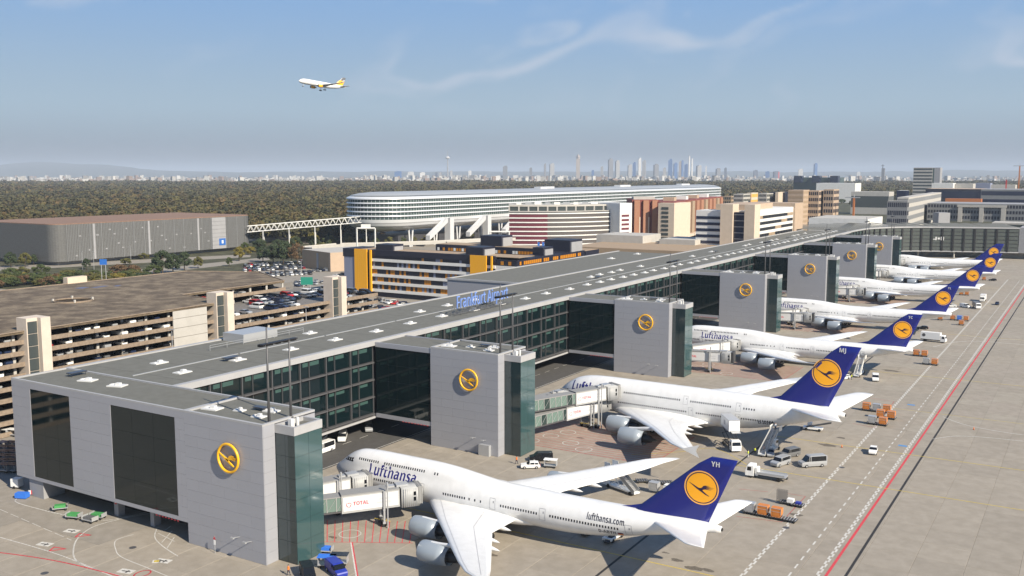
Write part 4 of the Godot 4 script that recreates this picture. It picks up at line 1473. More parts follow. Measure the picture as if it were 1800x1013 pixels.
func base_double() -> Node3D:
	var o := thing("double_deck_airliner", "white double-deck airliner with MJ on its dark blue tail fin", "airliner")
	part(o, "fuselage", fuselage(D), M.air_white)
	for side: float in [1.0, -1.0]:
		var w := part(o, "wing", wing(DW, side), M.air_white)
		part(w, "panel_gap", wing_lines(DW, side, [[0.14, 1, 5], [0.66, 1, 5]]), M.air_line)
		for f in fairings(DW, side, [9.0, 15.0, 20.5]): part(w, "flap_fairing", f, M.air_white)
		var fe := MB.new()
		var tz := 39.45 * side
		fe.tri(Vector3(50.9, 7.6, tz), Vector3(54.6, 8.9, tz), Vector3(53.9, 7.6, tz))
		fe.tri(Vector3(50.9, 7.6, tz), Vector3(54.6, 6.3, tz), Vector3(53.9, 7.6, tz))
		fe.tri(Vector3(50.9, 7.6, tz + 0.1 * side), Vector3(54.6, 8.9, tz + 0.1 * side), Vector3(53.9, 7.6, tz + 0.1 * side))
		fe.tri(Vector3(50.9, 7.6, tz + 0.1 * side), Vector3(54.6, 6.3, tz + 0.1 * side), Vector3(53.9, 7.6, tz + 0.1 * side))
		part(w, "wingtip_fence", fe, M.air_white)
		part(o, "stabiliser", wing(DS, side, 0.09), M.air_white)
	var F := {y0 = 10.4, y1 = 24.4, le0 = 57.5, le1 = 70.9, te0 = 69.4, te1 = 75.9, th = 0.10, round = 0.6, cs = 68.7, cy = 18.0, r = 3.2}
	var tf := part(o, "tail_fin", fin(F), M.air_blue)
	fin_art(tf, F)
	fin_letters(tf, "MJ", 71.2, 22.7, 0.95, 0.42)
	part(o, "belly_fairing", belly(14.0, 48.0, 4.1, 3.6, 2.1), M.air_white)
	var es := engine_mesh_set(1.9, 5.8)
	for side: float in [1.0, -1.0]:
		add_engine(o, es, Vector3(21.2, 2.75, 12.6 * side), 4.9, 5.8, 1.9)
		add_engine(o, es, Vector3(29.2, 3.3, 22.6 * side), 6.1, 5.8, 1.9)
		bogie(o, Vector3(32.0, 0, 2.4 * side), 3, 0.68, 3.2)
		bogie(o, Vector3(30.5, 0, 6.0 * side), 2, 0.68, 3.6)
	bogie(o, Vector3(5.5, 0, 0), 1, 0.62, 2.8)
	var wr := part(o, "cabin_windows", window_row(D, [[6.5, 15.0, 5.6, 0.54], [19.0, 37.0, 5.6, 0.54], [39.5, 49.0, 5.6, 0.54], [50.5, 58.0, 5.8, 0.54], [8.0, 18.0, 8.2, 0.54], [20.5, 35.5, 8.2, 0.54], [38.0, 48.0, 8.2, 0.54], [51.0, 53.6, 8.2, 0.6]]), M.air_window)
	wr.set_meta("kind", "stuff")
	part(o, "cockpit_windows", cockpit(D, 1.9, 4.3, 6.2, 6.75), M.air_window)
	for s: float in [4.9, 16.4, 37.6, 49.2]: part(o, "door", door_mesh(D, s, 4.7, 1.1, 2.0), M.air_line)
	for s: float in [18.4, 36.2, 49.2]: part(o, "upper_door", door_mesh(D, s, 7.3, 1.1, 1.9), M.air_line)
	skin_text(o, "airline_name", D, "Lufthansa", 2.2, 5.6, 7.0, 12.2, M.air_text, true)
	skin_text(o, "registration", D, "D-AIMJ", 0.75, 54.4, 4.75, 3.6, M.air_dark_text, true)
	var dr := MB.new()
	var q: Array[Vector3] = []
	for c in [[58.7, 4.9], [59.75, 4.9], [59.75, 6.8], [58.7, 6.8]]: q.append(skin(D, c[0], c[1], 0.02))
	dr.quad(q[0], q[1], q[2], q[3])
	part(o, "doorway_shade_sheet", dr, M.black)  # flat black sheet on the skin, painting in the dark of the doorway
	var apu := MB.new()
	apu.lathe([[0.0, 0.3], [0.3, 0.28], [0.31, 0.0]], Vector3(72.9, 8.9, 0), Vector3.RIGHT, 14)
	part(o, "tail_pipe", apu, M.engine_dark)
	return o

func build_aircraft():
	var j := base_jumbo()
	var spots := [[-126.0, -139.5, 0.0, "YH", "white jumbo jet with YH on its blue tail, parked behind the first finger"],
		[-126.2, -318.0, 0.0, "TC", "white jumbo jet with TC on its dark blue tail fin"],
		[-126.2, -408.0, 0.0, "TL", "white jumbo jet with TL on its dark blue tail fin"],
		[-126.0, -507.0, 0.0, "", "white jumbo jet parked between the fifth and sixth pier fingers"],
		[-125.6, -587.0, 0.0, "", "white jumbo jet parked between the sixth and seventh pier fingers"],
		[-131.0, -668.0, 0.0, "", "white jumbo jet parked beyond the seventh finger, nearest the glazed link"]]
	var made := []
	for i in spots.size():
		var s: Array = spots[i]
		var o: Node3D = j if i == 0 else copy(j, Vector3.ZERO)
		o.position = Vector3(s[0], 0, s[1])
		o.rotation.y = s[2]
		tag(o, s[4], "airliner", "jumbo jets nose-in at the pier")
		made.append(o)
	for i in spots.size():
		if spots[i][3] != "":
			fin_letters(made[i].get_node("tail_fin"), spots[i][3], 77.0, 17.7, 0.8, 0.30)
	var o: Node3D = made[0]
	skin_text(o, "web_address", J, "lufthansa.com", 1.0, 56.9, 6.45, 6.6, M.air_dark_text, true)
	skin_text(o, "registration", J, "D-ABYH", 0.62, 59.0, 4.55, 2.9, M.air_dark_text, true)
	for k in 3:
		var fl := MB.new()
		var y := 5.0 - k * 0.17
		fl.quad(skin(J, 62.2, y, 0.02), skin(J, 63.1, y, 0.02), skin(J, 63.1, y - 0.17, 0.02), skin(J, 62.2, y - 0.17, 0.02))
		part(o, "flag_stripe", fl, [M.black, M.red_line, M.air_orange][k])
	var d := base_double()
	d.position = Vector3(-120.2, 0, -220.2)
	d.scale = Vector3.ONE * 1.015
	d.rotation.y = -0.02
	# airliner on its approach, wheels down
	build_landing_jet()

func build_landing_jet():
	var T := [[0, 3.0, 3.2, 3.2, 0.02], [0.3, 2.5, 3.9, 3.9, 0.6], [1.2, 1.9, 4.7, 4.7, 1.3], [3, 1.3, 5.9, 5.9, 2.0], [5.5, 1.0, 6.4, 6.4, 2.45], [9, 0.95, 6.45, 6.45, 2.52], [34, 0.95, 6.45, 6.45, 2.52], [42, 2.0, 6.4, 6.4, 2.2], [49, 3.9, 6.1, 6.1, 1.2], [53.5, 5.2, 5.8, 5.8, 0.3]]
	var W := [[0, 17.0, 29.0, 1.6], [2.5, 18.6, 29.2, 1.9], [8, 22.8, 29.8, 2.7], [16, 28.6, 33.0, 3.9], [22.6, 33.4, 36.0, 5.2], [23.9, 35.0, 36.9, 6.2], [24.4, 36.6, 37.8, 8.2]]
	var S := [[0, 44.0, 50.0, 4.6], [1.4, 45.0, 50.4, 4.8], [9.2, 51.0, 53.4, 5.9]]
	# heading towards the lower left, seen from its port side and a little below
	var at := U(566, 149, 63.0 + 60.0)
	var dist := 1010.0
	var d: Vector3 = cam_basis * Vector3((566.0 - 900.0) / FOC, -(149.0 - 506.5) / FOC, -1.0)
	at = Vector3(0, CAM_H, 0) + d.normalized() * dist
	var o := thing("landing_airliner", "twin-engine airliner with yellow engines and tail, flying with wheels down", "airliner", at)
	part(o, "fuselage", fuselage(T), M.air_white)
	for side: float in [1.0, -1.0]:
		part(o, "wing", wing(W, side, 0.11), M.air_grey)
		part(o, "stabiliser", wing(S, side, 0.09), M.air_grey)
		var es := engine_mesh_set(1.45, 4.6)
		var e := Node3D.new()
		e.name = "engine"
		o.add_child(e, true)
		e.position = Vector3(17.6, 0.75, 7.9 * side)
		part(e, "inlet_lip", es[0], M.nacelle_lip)
		part(e, "cowling", es[1], M.condor_yellow)
		part(e, "exhaust", es[2], M.engine_dark)
		bogie(o, Vector3(27.0, -2.4, 4.4 * side), 2, 0.6, 3.6)
	bogie(o, Vector3(5.0, -1.8, 0), 1, 0.55, 3.0)
	var F := {y0 = 6.0, y1 = 14.6, le0 = 40.0, le1 = 49.0, te0 = 49.5, te1 = 52.6, th = 0.1, round = 0.3, cs = 0.0, cy = 0.0, r = 1.0}
	var tf := part(o, "tail_fin", fin(F), M.veh_grey)
	var G := F.duplicate()
	G.y0 = 6.0; G.y1 = 11.0
	G.le1 = lerpf(40.0, 49.0, 5.0 / 8.6); G.te1 = lerpf(49.5, 52.6, 5.0 / 8.6); G.th = 0.106; G.round = 0.0
	part(tf, "yellow_field", fin(G), M.condor_yellow)
	part(o, "cockpit_windows", cockpit(T, 1.3, 3.4, 4.6, 5.2), M.air_window)
	var wr := part(o, "cabin_windows", window_row(T, [[7.0, 40.0, 4.4, 0.55]]), M.air_window)
	wr.set_meta("kind", "stuff")
	# nose towards the left and a little towards the viewer, pitched up
	var right := cam_basis.x
	var fwd := (-right * 0.74 + Vector3(-cam_basis.z.x, 0, -cam_basis.z.z).normalized() * -0.62).normalized()
	fwd = (fwd + Vector3(0, 0.10, 0)).normalized()
	var side_v := Vector3.UP.cross(-fwd).normalized()
	o.basis = Basis(-fwd, (-fwd).cross(-side_v).normalized() * 1.0, -side_v)
	if o.basis.determinant() < 0.0 or o.basis.y.y < 0.0:
		o.basis = Basis(-fwd, -o.basis.y, o.basis.z) if o.basis.y.y < 0.0 else o.basis
	o.position = at - o.basis.x * 26.0 - o.basis.y * 3.5

# ------------------------------------------------------------------ passenger bridges
func jet_bridge(a: Vector3, b: Vector3, label: String, ad: String, split := 0.42, docked := true):
	var o := thing("passenger_bridge", label, "jet bridge", Vector3(a.x, 0, a.z), 0, "passenger bridges at the parked airliners")
	var d := b - a
	var L := d.length()
	var x := d.normalized()
	var z := x.cross(Vector3.UP).normalized()
	var y := z.cross(x)
	var B := Basis(x, y, z)
	var at := Vector3(0, a.y, 0)
	var cabL := 3.6
	var s1 := (L - cabL) * split
	var s2 := L - cabL
	# root box where the tunnel leaves the building
	var m := MB.new()
	m.bx(-1.4, 0.6, -0.35, 2.95, -1.7, 1.7, B, at)
	part(o, "root_vestibule", m, M.bridge_grey)
	# inner glazed section
	m = MB.new()
	m.bx(0.6, s1 + 0.8, -0.3, 0.0, -1.3, 1.3, B, at)
	part(o, "tunnel_floor", m, M.steel_dark)
	m = MB.new()
	m.bx(0.6, s1 + 0.8, 2.45, 2.65, -1.3, 1.3, B, at)
	part(o, "tunnel_roof", m, M.bridge_roof)
	m = MB.new()
	m.bx(0.6, s1 + 0.8, 0.0, 0.95, -0.05, 0.05, B, at)
	part(o, "hand_rail", m, M.steel_dark)
	var n := maxi(3, int(s1 / 1.6))
	var w := (s1 + 0.2) / n
	for side: float in [-1.0, 1.0]:
		for k in n:
			m = MB.new()
			m.bx(0.6 + k * w + 0.04, 0.6 + (k + 1) * w - 0.04, 0.05, 2.4, side * 1.22, side * 1.26, B, at)
			part(o, "window_pane", m, M.bridge_glass if (k + int(L)) % 4 != 3 else M.bridge_glass_dark)
		m = MB.new()
		for k in n + 1:
			m.bx(0.6 + k * w - 0.05, 0.6 + k * w + 0.05, 0.0, 2.5, side * 1.26, side * 1.36, B, at)
			if k < n:
				var p0 := at + B * Vector3(0.6 + k * w, 0.05, side * 1.32)
				var p1 := at + B * Vector3(0.6 + (k + 1) * w, 2.4, side * 1.32)
				m.tube(p0, p1, 0.035, 0.035, 4)
		part(o, "truss", m, M.bridge_grey)
	# outer solid section
	m = MB.new()
	m.bx(s1, s2, -0.45, 2.75, -1.5, 1.5, B, at)
	part(o, "outer_tunnel", m, M.bridge_grey)
	m = MB.new()
	m.bx(s1 + 0.0, s2, 2.76, 2.95, -1.56, 1.56, B, at)
	part(o, "outer_roof", m, M.bridge_roof)
	for side: float in [-1.0, 1.0]:
		var pl := part(o, "advertising_panel", boxm(s2 - s1 - 0.5, 2.55, 0.05), M.ad_white)
		pl.transform = Transform3D(B, at + B * Vector3((s1 + s2) * 0.5, 1.2, side * 1.54))
		if ad != "":
			var holder := Node3D.new()
			holder.name = "advert_print"
			o.add_child(holder, true)
			# read from the outside of either wall
			var hb := Basis(x, y, z) if side > 0 else Basis(-x, y, -z)
			var len := s2 - s1 - 0.5
			holder.transform = Transform3D(hb, at + B * Vector3((s1 + s2) * 0.5, 1.2, side * 1.575))
			var t := text_mesh(ad, 0.66, 0.012, true)
			part(holder, "wordmark", t, M.ad_red, Vector3(-len * 0.5 + len * 0.18, -0.55, 0))
			var lg := MB.new()
			for k in 3:
				var c := Vector3(-len * 0.5 + len * 0.10, -0.15, 0.01)
				var pts := []
				for q in 12:
					var th := TAU * (k / 3.0) + q * 0.19
					pts.append(c + Vector3(cos(th), sin(th), 0) * (0.52 - q * 0.012))
				for q in 11:
					var wd := 0.05 + 0.016 * q
					lg.quad(pts[q], pts[q + 1], pts[q + 1] + (c - pts[q + 1]) * wd * 1.6, pts[q] + (c - pts[q]) * wd * 1.6)
			part(holder, "swirl", lg, M.ad_red)
			for k in 2:
				var l2 := text_mesh(["Committed to", "Better Energy"][k], 0.30, 0.012, false)
				part(holder, "slogan", l2, M.ad_grey, Vector3(len * 0.5 - 3.9, 0.05 - k * 0.62, 0))
	# cab with ribbed round side and hood
	m = MB.new(true)
	var rings := []
	for k in 9:
		var th := PI * k / 8.0
		var px := s2 + cabL * 0.55 - cos(th) * cabL * 0.48
		var pz := sin(th) * 0.35 + 1.65
		rings.append(PackedVector3Array([at + B * Vector3(px, -0.6, pz), at + B * Vector3(px, 2.85, pz), at + B * Vector3(px, 2.95, 0), at + B * Vector3(px, 2.85, -pz), at + B * Vector3(px, -0.6, -pz), at + B * Vector3(px, -0.7, 0)]))
	m.loft(rings)
	part(o, "cab", m, M.bridge_grey)
	m = MB.new()
	for k in 8:
		m.bx(s2 + 0.25 + k * 0.38, s2 + 0.32 + k * 0.38, -0.55, 2.8, 1.97, 2.04, B, at)
		m.bx(s2 + 0.25 + k * 0.38, s2 + 0.32 + k * 0.38, -0.55, 2.8, -2.04, -1.97, B, at)
	part(o, "cab_ribs", m, M.veh_silver)
	m = MB.new()
	for side: float in [-1.0, 1.0]:
		m.bx(s2 + cabL * 0.68, s2 + cabL * 0.80, 1.5, 2.2, side * 2.0, side * 2.06, B, at)
		m.bx(s2 + cabL * 0.68, s2 + cabL * 0.80, 0.5, 1.2, side * 2.0, side * 2.06, B, at)
	part(o, "cab_window", m, M.veh_glass)
	m = MB.new()
	for k in 4:
		var g := 0.05 * (k % 2)
		m.bx(s2 + cabL * 0.9 + k * 0.22, s2 + cabL * 0.9 + k * 0.22 + 0.2, -0.2 - g, 3.0 + g, -1.9 - g, 1.9 + g, B, at)
	part(o, "hood", m, M.bridge_roof if docked else M.chassis)
	m = MB.new()
	m.bx(s2 - 0.4, s2 + 1.8, 2.96, 3.35, -0.9, 0.9, B, at)
	m.bx(s2 - 1.9, s2 - 0.7, 2.96, 3.25, -0.5, 0.6, B, at)
	part(o, "roof_unit", m, M.veh_silver)
	# drive column on wheels
	var cs := s1 + (s2 - s1) * 0.72
	var top := at + B * Vector3(cs, -0.4, 0)
	m = MB.new()
	for side: float in [-1.0, 1.0]:
		var q := at + B * Vector3(cs, 0, side * 1.75)
		m.bx(-0.16, 0.16, 0.9, q.y + 2.9, -0.16, 0.16, Basis(Vector3.UP, atan2(-x.z, x.x)), Vector3(q.x, 0, q.z))
	m.bx(-0.2, 0.2, top.y - 0.35, top.y - 0.02, -1.9, 1.9, Basis(Vector3.UP, atan2(-x.z, x.x)), Vector3(top.x, 0, top.z))
	m.bx(-0.3, 0.3, 0.7, 1.05, -2.0, 2.0, Basis(Vector3.UP, atan2(-x.z, x.x)), Vector3(top.x, 0, top.z))
	part(o, "drive_column", m, M.veh_silver)
	m = MB.new()
	m.box(Vector3(top.x, 0.75, top.z), Vector3(1.2, 0.6, 1.2), 0.4)
	part(o, "drive_motor", m, M.chassis)
	for k in 4:
		var wz := [-1.5, -0.9, 0.9, 1.5][k] as float
		var q := Vector3(top.x, 0.5, top.z) + Vector3(z.x, 0, z.z).normalized() * wz
		m = MB.new()
		m.lathe([[-0.2, 0.0], [-0.2, 0.42], [-0.12, 0.5], [0.12, 0.5], [0.2, 0.42], [0.2, 0.0]], q, Vector3(z.x, 0, z.z), 14)
		part(o, "wheel", m, M.rubber)
	m = MB.new()
	var pp := top + B * Vector3(0.5, 0, 2.3)
	m.tube(Vector3(pp.x, 0, pp.z), Vector3(pp.x, a.y + 4.3, pp.z), 0.13, 0.13, 8)
	m.tube(Vector3(pp.x, a.y + 4.1, pp.z), Vector3(pp.x, a.y + 4.8, pp.z), 0.2, 0.2, 8)
	part(o, "lamp_post", m, M.veh_silver)
	# cable loops and service steps
	m = MB.new()
	for k in 5:
		m.tube(Vector3(top.x - 1.2 + k * 0.5, 0.3 + 0.25 * (k % 2), top.z - 1.2), Vector3(top.x - 1.0 + k * 0.5, 1.2, top.z + 1.0), 0.06, 0.06, 5)
	part(o, "cable_loops", m, M.yellow_line)

func build_bridges():
	jet_bridge(Vector3(-117.3, 3.6, -118.4), Vector3(-103.2, 3.95, -135.6), "white passenger bridge with red wordmark docked at the forward-wing door of the YH jet", "TOTAL", 0.44)
	jet_bridge(Vector3(-125.5, 3.6, -118.4), Vector3(-115.4, 3.95, -135.9), "passenger bridge docked at the nose door of the YH jet", "")
	jet_bridge(Vector3(-116.0, 6.6, -188.6), Vector3(-101.8, 7.4, -215.9), "upper passenger bridge docked at the top deck of the double-deck airliner", "TOTAL", 0.66)
	jet_bridge(Vector3(-113.5, 3.2, -188.6), Vector3(-104.5, 4.0, -215.9), "lower passenger bridge docked at the main deck of the double-deck airliner", "TOTAL", 0.56)
	jet_bridge(Vector3(-124.0, 3.6, -188.6), Vector3(-115.8, 4.1, -216.4), "passenger bridge docked at the nose door of the double-deck airliner", "")
	var who := ["TC jet", "TL jet", "jet between the fifth and sixth fingers", "jet between the sixth and seventh fingers", "jet nearest the glazed link"]
	for i in 5:
		var zf: float = FZ[i + 2] - FD - 0.4
		var zp: float = [-318.0, -408.0, -507.0, -587.0, -668.0][i] + 3.4
		if i < 3:
			jet_bridge(Vector3(-119.0, 3.6, zf), Vector3(-103.2, 3.95, zp), "passenger bridge docked at the second door of the " + who[i], "TOTAL" if i == 0 else "")
			jet_bridge(Vector3(-115.0, 3.6, zf - 1.5), Vector3(-96.5, 3.9, zf - 4.5), "passenger bridge parked clear of the wing of the " + who[i], "TOTAL", 0.15, false)
		else: jet_bridge(Vector3(-114.0, 4.1, zf), Vector3(-103.2 if i < 4 else -108.2, 4.5, zp), "passenger bridge docked at the second door of the " + who[i], "")

# ------------------------------------------------------------------ vehicles
# stations: [x, floor, belt, roof, belt half width, roof half width]
const CAR := [[-2.1, 0.45, 0.72, 0.72, 0.72, 0.72], [-2.0, 0.3, 0.86, 0.86, 0.82, 0.80], [-1.1, 0.25, 0.96, 0.96, 0.87, 0.82], [-0.75, 0.25, 0.98, 1.0, 0.87, 0.80], [-0.1, 0.25, 0.98, 1.42, 0.88, 0.68], [0.9, 0.25, 0.98, 1.46, 0.88, 0.68], [1.75, 0.28, 0.98, 1.36, 0.87, 0.66], [2.05, 0.32, 0.95, 1.0, 0.84, 0.78], [2.15, 0.42, 0.8, 0.8, 0.76, 0.76]]
const VAN := [[-2.55, 0.5, 0.85, 0.85, 0.85, 0.85], [-2.45, 0.3, 1.05, 1.05, 0.93, 0.9], [-1.75, 0.25, 1.2, 1.2, 0.97, 0.9], [-1.6, 0.25, 1.2, 1.25, 0.97, 0.9], [-0.95, 0.25, 1.2, 1.88, 0.98, 0.86], [-0.6, 0.25, 1.2, 1.97, 0.98, 0.86], [2.2, 0.25, 1.2, 1.97, 0.98, 0.86], [2.5, 0.3, 1.2, 1.9, 0.97, 0.85], [2.56, 0.45, 1.15, 1.2, 0.95, 0.92]]
const BUS := [[-2.95, 0.5, 0.95, 0.95, 0.9, 0.9], [-2.85, 0.3, 1.15, 1.15, 0.98, 0.95], [-2.1, 0.28, 1.32, 1.32, 1.0, 0.95], [-1.95, 0.28, 1.32, 1.4, 1.0, 0.95], [-1.15, 0.28, 1.35, 2.38, 1.01, 0.9], [-0.8, 0.28, 1.35, 2.52, 1.01, 0.9], [2.8, 0.28, 1.35, 2.52, 1.01, 0.9], [2.93, 0.3, 1.35, 2.45, 1.0, 0.9], [2.97, 0.5, 1.3, 1.35, 0.98, 0.96]]
var veh_cache := {}

func body_meshes(S: Array, key: String) -> Array:
	if veh_cache.has(key): return veh_cache[key]
	var lo := MB.new()
	var gl := MB.new()
	var rf := MB.new()
	var rl := []
	for p in S:
		rl.append(PackedVector3Array([Vector3(p[0], p[1], p[4] * 0.92), Vector3(p[0], lerpf(p[1], p[2], 0.55), p[4]), Vector3(p[0], p[2], p[4] * 0.97), Vector3(p[0], p[2], -p[4] * 0.97), Vector3(p[0], lerpf(p[1], p[2], 0.55), -p[4]), Vector3(p[0], p[1], -p[4] * 0.92)]))
	lo.loft(rl)
	lo.cap(rl[0]); lo.cap(rl[-1])
	for i in S.size() - 1:
		var p: Array = S[i]
		var q: Array = S[i + 1]
		if p[3] <= p[2] + 0.001 and q[3] <= q[2] + 0.001: continue
		for side: float in [1.0, -1.0]:
			gl.quad(Vector3(p[0], p[2], side * p[4] * 0.96), Vector3(q[0], q[2], side * q[4] * 0.96), Vector3(q[0], q[3] - 0.06 * float(q[3] > q[2]), side * q[5]), Vector3(p[0], p[3] - 0.06 * float(p[3] > p[2]), side * p[5]))
		var steep: bool = absf((q[3] - p[3]) / (q[0] - p[0])) > 0.45
		var tgt := gl if steep else rf
		tgt.quad(Vector3(p[0], p[3], p[5]), Vector3(q[0], q[3], q[5]), Vector3(q[0], q[3], -q[5]), Vector3(p[0], p[3], -p[5]))
		if not steep:
			for side: float in [1.0, -1.0]:
				rf.quad(Vector3(p[0], p[3], side * p[5]), Vector3(q[0], q[3], side * q[5]), Vector3(q[0], q[3] - 0.1, side * (q[5] + 0.025)), Vector3(p[0], p[3] - 0.1, side * (p[5] + 0.025)))
	# pillars
	for i in S.size():
		var p: Array = S[i]
		if p[3] > p[2] + 0.3:
			for side: float in [1.0, -1.0]:
				rf.quad(Vector3(p[0] - 0.05, p[2], side * (p[4] * 0.97 + 0.01)), Vector3(p[0] + 0.05, p[2], side * (p[4] * 0.97 + 0.01)), Vector3(p[0] + 0.05, p[3], side * (p[5] + 0.012)), Vector3(p[0] - 0.05, p[3], side * (p[5] + 0.012)))
	var wh := MB.new()
	var r := 0.32 if key == "car" else 0.36
	wh.lathe([[-0.11, 0.0], [-0.11, r * 0.85], [-0.08, r], [0.08, r], [0.11, r * 0.85], [0.11, 0.0]], Vector3.ZERO, Vector3(0, 0, 1), 14)
	var hb := MB.new()
	hb.tube(Vector3(0, 0, -0.12), Vector3(0, 0, 0.12), r * 0.5, r * 0.5, 8)
	veh_cache[key] = [lo.mesh(), gl.mesh(), rf.mesh(), wh.mesh(), hb.mesh(), r]
	return veh_cache[key]

func vehicle(called: String, S: Array, key: String, paint: Material, label: String, cat: String, at: Vector3, turn: float, group := "", solid_sides := false) -> Node3D:
	var ms := body_meshes(S, key)
	var o := thing(called, label, cat, Vector3(at.x, 0.014, at.z), turn, group)
	part(o, "body", ms[0], paint)
	part(o, "windows", ms[1], M.veh_glass)
	part(o, "roof", ms[2], paint)
	var x0: float = S[0][0]
	var x1: float = S[-1][0]
	var hw: float = S[4][4]
	for x in [lerpf(x0, x1, 0.19), lerpf(x0, x1, 0.80)]:
		for side: float in [1.0, -1.0]:
			var w := part(o, "wheel", ms[3], M.rubber, Vector3(x, ms[5], side * (hw - 0.1)))
			part(w, "hub", ms[4], M.alu)
	for side: float in [1.0, -1.0]:
		part(o, "headlight", boxm(0.12, 0.16, 0.32), M.roof_white, Vector3(x0 + 0.12, S[1][2] * 0.82, side * hw * 0.68))
		part(o, "tail_light", boxm(0.08, 0.3, 0.16), M.lamp_red, Vector3(x1 - 0.03, S[1][2] * 0.92, side * hw * 0.84))
	if solid_sides:
		for side: float in [1.0, -1.0]:
			part(o, "side_panel", boxm((x1 - x0) * 0.5, S[5][3] - S[5][2] - 0.12, 0.06), paint, Vector3(lerpf(x0, x1, 0.70), (S[5][3] + S[5][2]) * 0.5 - 0.04, side * (hw - 0.045)))
	return o

func wheels(o: Node3D, xs: Array, r: float, hw: float):
	for x in xs:
		for side: float in [1.0, -1.0]:
			var w := MB.new()
			w.lathe([[-0.14, 0.0], [-0.14, r * 0.86], [-0.1, r], [0.1, r], [0.14, r * 0.86], [0.14, 0.0]], Vector3(x, r, side * hw), Vector3(0, 0, 1), 14)
			part(o, "wheel", w, M.rubber)

func truck_base(called: String, label: String, cat: String, at: Vector3, turn: float, L: float, group := "") -> Node3D:
	var o := thing(called, label, cat, Vector3(at.x, 0.014, at.z), turn, group)
	var m := MB.new()
	m.bx(-L * 0.5 + 0.3, L * 0.5, 0.55, 0.85, -0.45, 0.45)
	part(o, "chassis", m, M.chassis)
	m = MB.new()
	var x0 := -L * 0.5
	var q := []
	for s in [[x0, 0.5, 1.45, 1.08], [x0 + 0.06, 0.45, 1.6, 1.12], [x0 + 0.35, 0.45, 2.55, 1.12], [x0 + 0.6, 0.45, 2.75, 1.1], [x0 + 1.8, 0.45, 2.75, 1.1], [x0 + 1.85, 0.5, 2.65, 1.08]]:
		q.append(PackedVector3Array([Vector3(s[0], s[1], s[3]), Vector3(s[0], s[2] - 0.2, s[3]), Vector3(s[0], s[2], s[3] * 0.85), Vector3(s[0], s[2], -s[3] * 0.85), Vector3(s[0], s[2] - 0.2, -s[3]), Vector3(s[0], s[1], -s[3])]))
	m.loft(q)
	m.cap(q[0]); m.cap(q[-1])
	part(o, "cab", m, M.veh_white)
	m = MB.new()
	m.quad(Vector3(x0 + 0.05, 1.62, 1.0), Vector3(x0 + 0.05, 1.62, -1.0), Vector3(x0 + 0.31, 2.42, -0.95), Vector3(x0 + 0.31, 2.42, 0.95))
	for side: float in [1.0, -1.0]:
		m.quad(Vector3(x0 + 0.42, 1.55, side * 1.13), Vector3(x0 + 1.3, 1.55, side * 1.13), Vector3(x0 + 1.3, 2.35, side * 1.13), Vector3(x0 + 0.5, 2.35, side * 1.13))
	part(o, "windows", m, M.veh_glass)
	wheels(o, [x0 + 1.2, L * 0.5 - 1.6], 0.48, 0.95)
	return o

# air cargo container with a sloped shoulder, on a low dolly
func uld(paint: Material, label: String, at: Vector3, turn := 0.0):
	var o := thing("cargo_container", label, "container", Vector3(at.x, 0.55, at.z), turn, "air cargo containers on dollies")
	var m := MB.new()
	var P := PackedVector2Array([Vector2(-0.95, 0.5), Vector2(-0.75, 0.0), Vector2(0.75, 0.0), Vector2(0.95, 0.5), Vector2(0.95, 1.62), Vector2(-0.95, 1.62)])
	for i in 6:
		var a := P[i]; var b := P[(i + 1) % 6]
		m.quad(Vector3(a.x, a.y, -0.75), Vector3(b.x, b.y, -0.75), Vector3(b.x, b.y, 0.75), Vector3(a.x, a.y, 0.75))
	for zz in [-0.75, 0.75]:
		for i in range(1, 5): m.tri(Vector3(P[0].x, P[0].y, zz), Vector3(P[i].x, P[i].y, zz), Vector3(P[i + 1].x, P[i + 1].y, zz))
	part(o, "shell", m, paint)
	m = MB.new()
	for zz in [-0.77, 0.77]:
		m.bx(-0.97, 0.97, 1.56, 1.65, zz - 0.02, zz + 0.02)
		m.bx(-0.97, -0.89, 0.5, 1.6, zz - 0.02, zz + 0.02)
		m.bx(0.89, 0.97, 0.5, 1.6, zz - 0.02, zz + 0.02)
		m.bx(-0.9, 0.9, 1.0, 1.05, zz - 0.02, zz + 0.02)
	part(o, "frame", m, M.alu)
	m = MB.new()
	m.bx(-0.55, 0.55, 0.25, 0.92, 0.755, 0.775)
	part(o, "lower_panel", m, paint)

func dolly(label: String, at: Vector3, turn := 0.0):
	var o := thing("dolly", label, "dolly", Vector3(at.x, 0.014, at.z), turn, "low container dollies on the apron")
	var m := MB.new()
	m.bx(-1.2, 1.2, 0.38, 0.5, -0.85, 0.85)
	part(o, "deck", m, M.chassis)
	m = MB.new()
	for k in 5: m.tube(Vector3(-1.0 + k * 0.5, 0.51, -0.8), Vector3(-1.0 + k * 0.5, 0.51, 0.8), 0.05, 0.05, 6)
	part(o, "rollers", m, M.alu)
	m = MB.new()
	m.tube(Vector3(-1.2, 0.4, 0), Vector3(-2.0, 0.3, 0), 0.05, 0.05, 5)
	part(o, "tow_bar", m, M.yellow_line)
	wheels(o, [-0.8, 0.8], 0.19, 0.7)

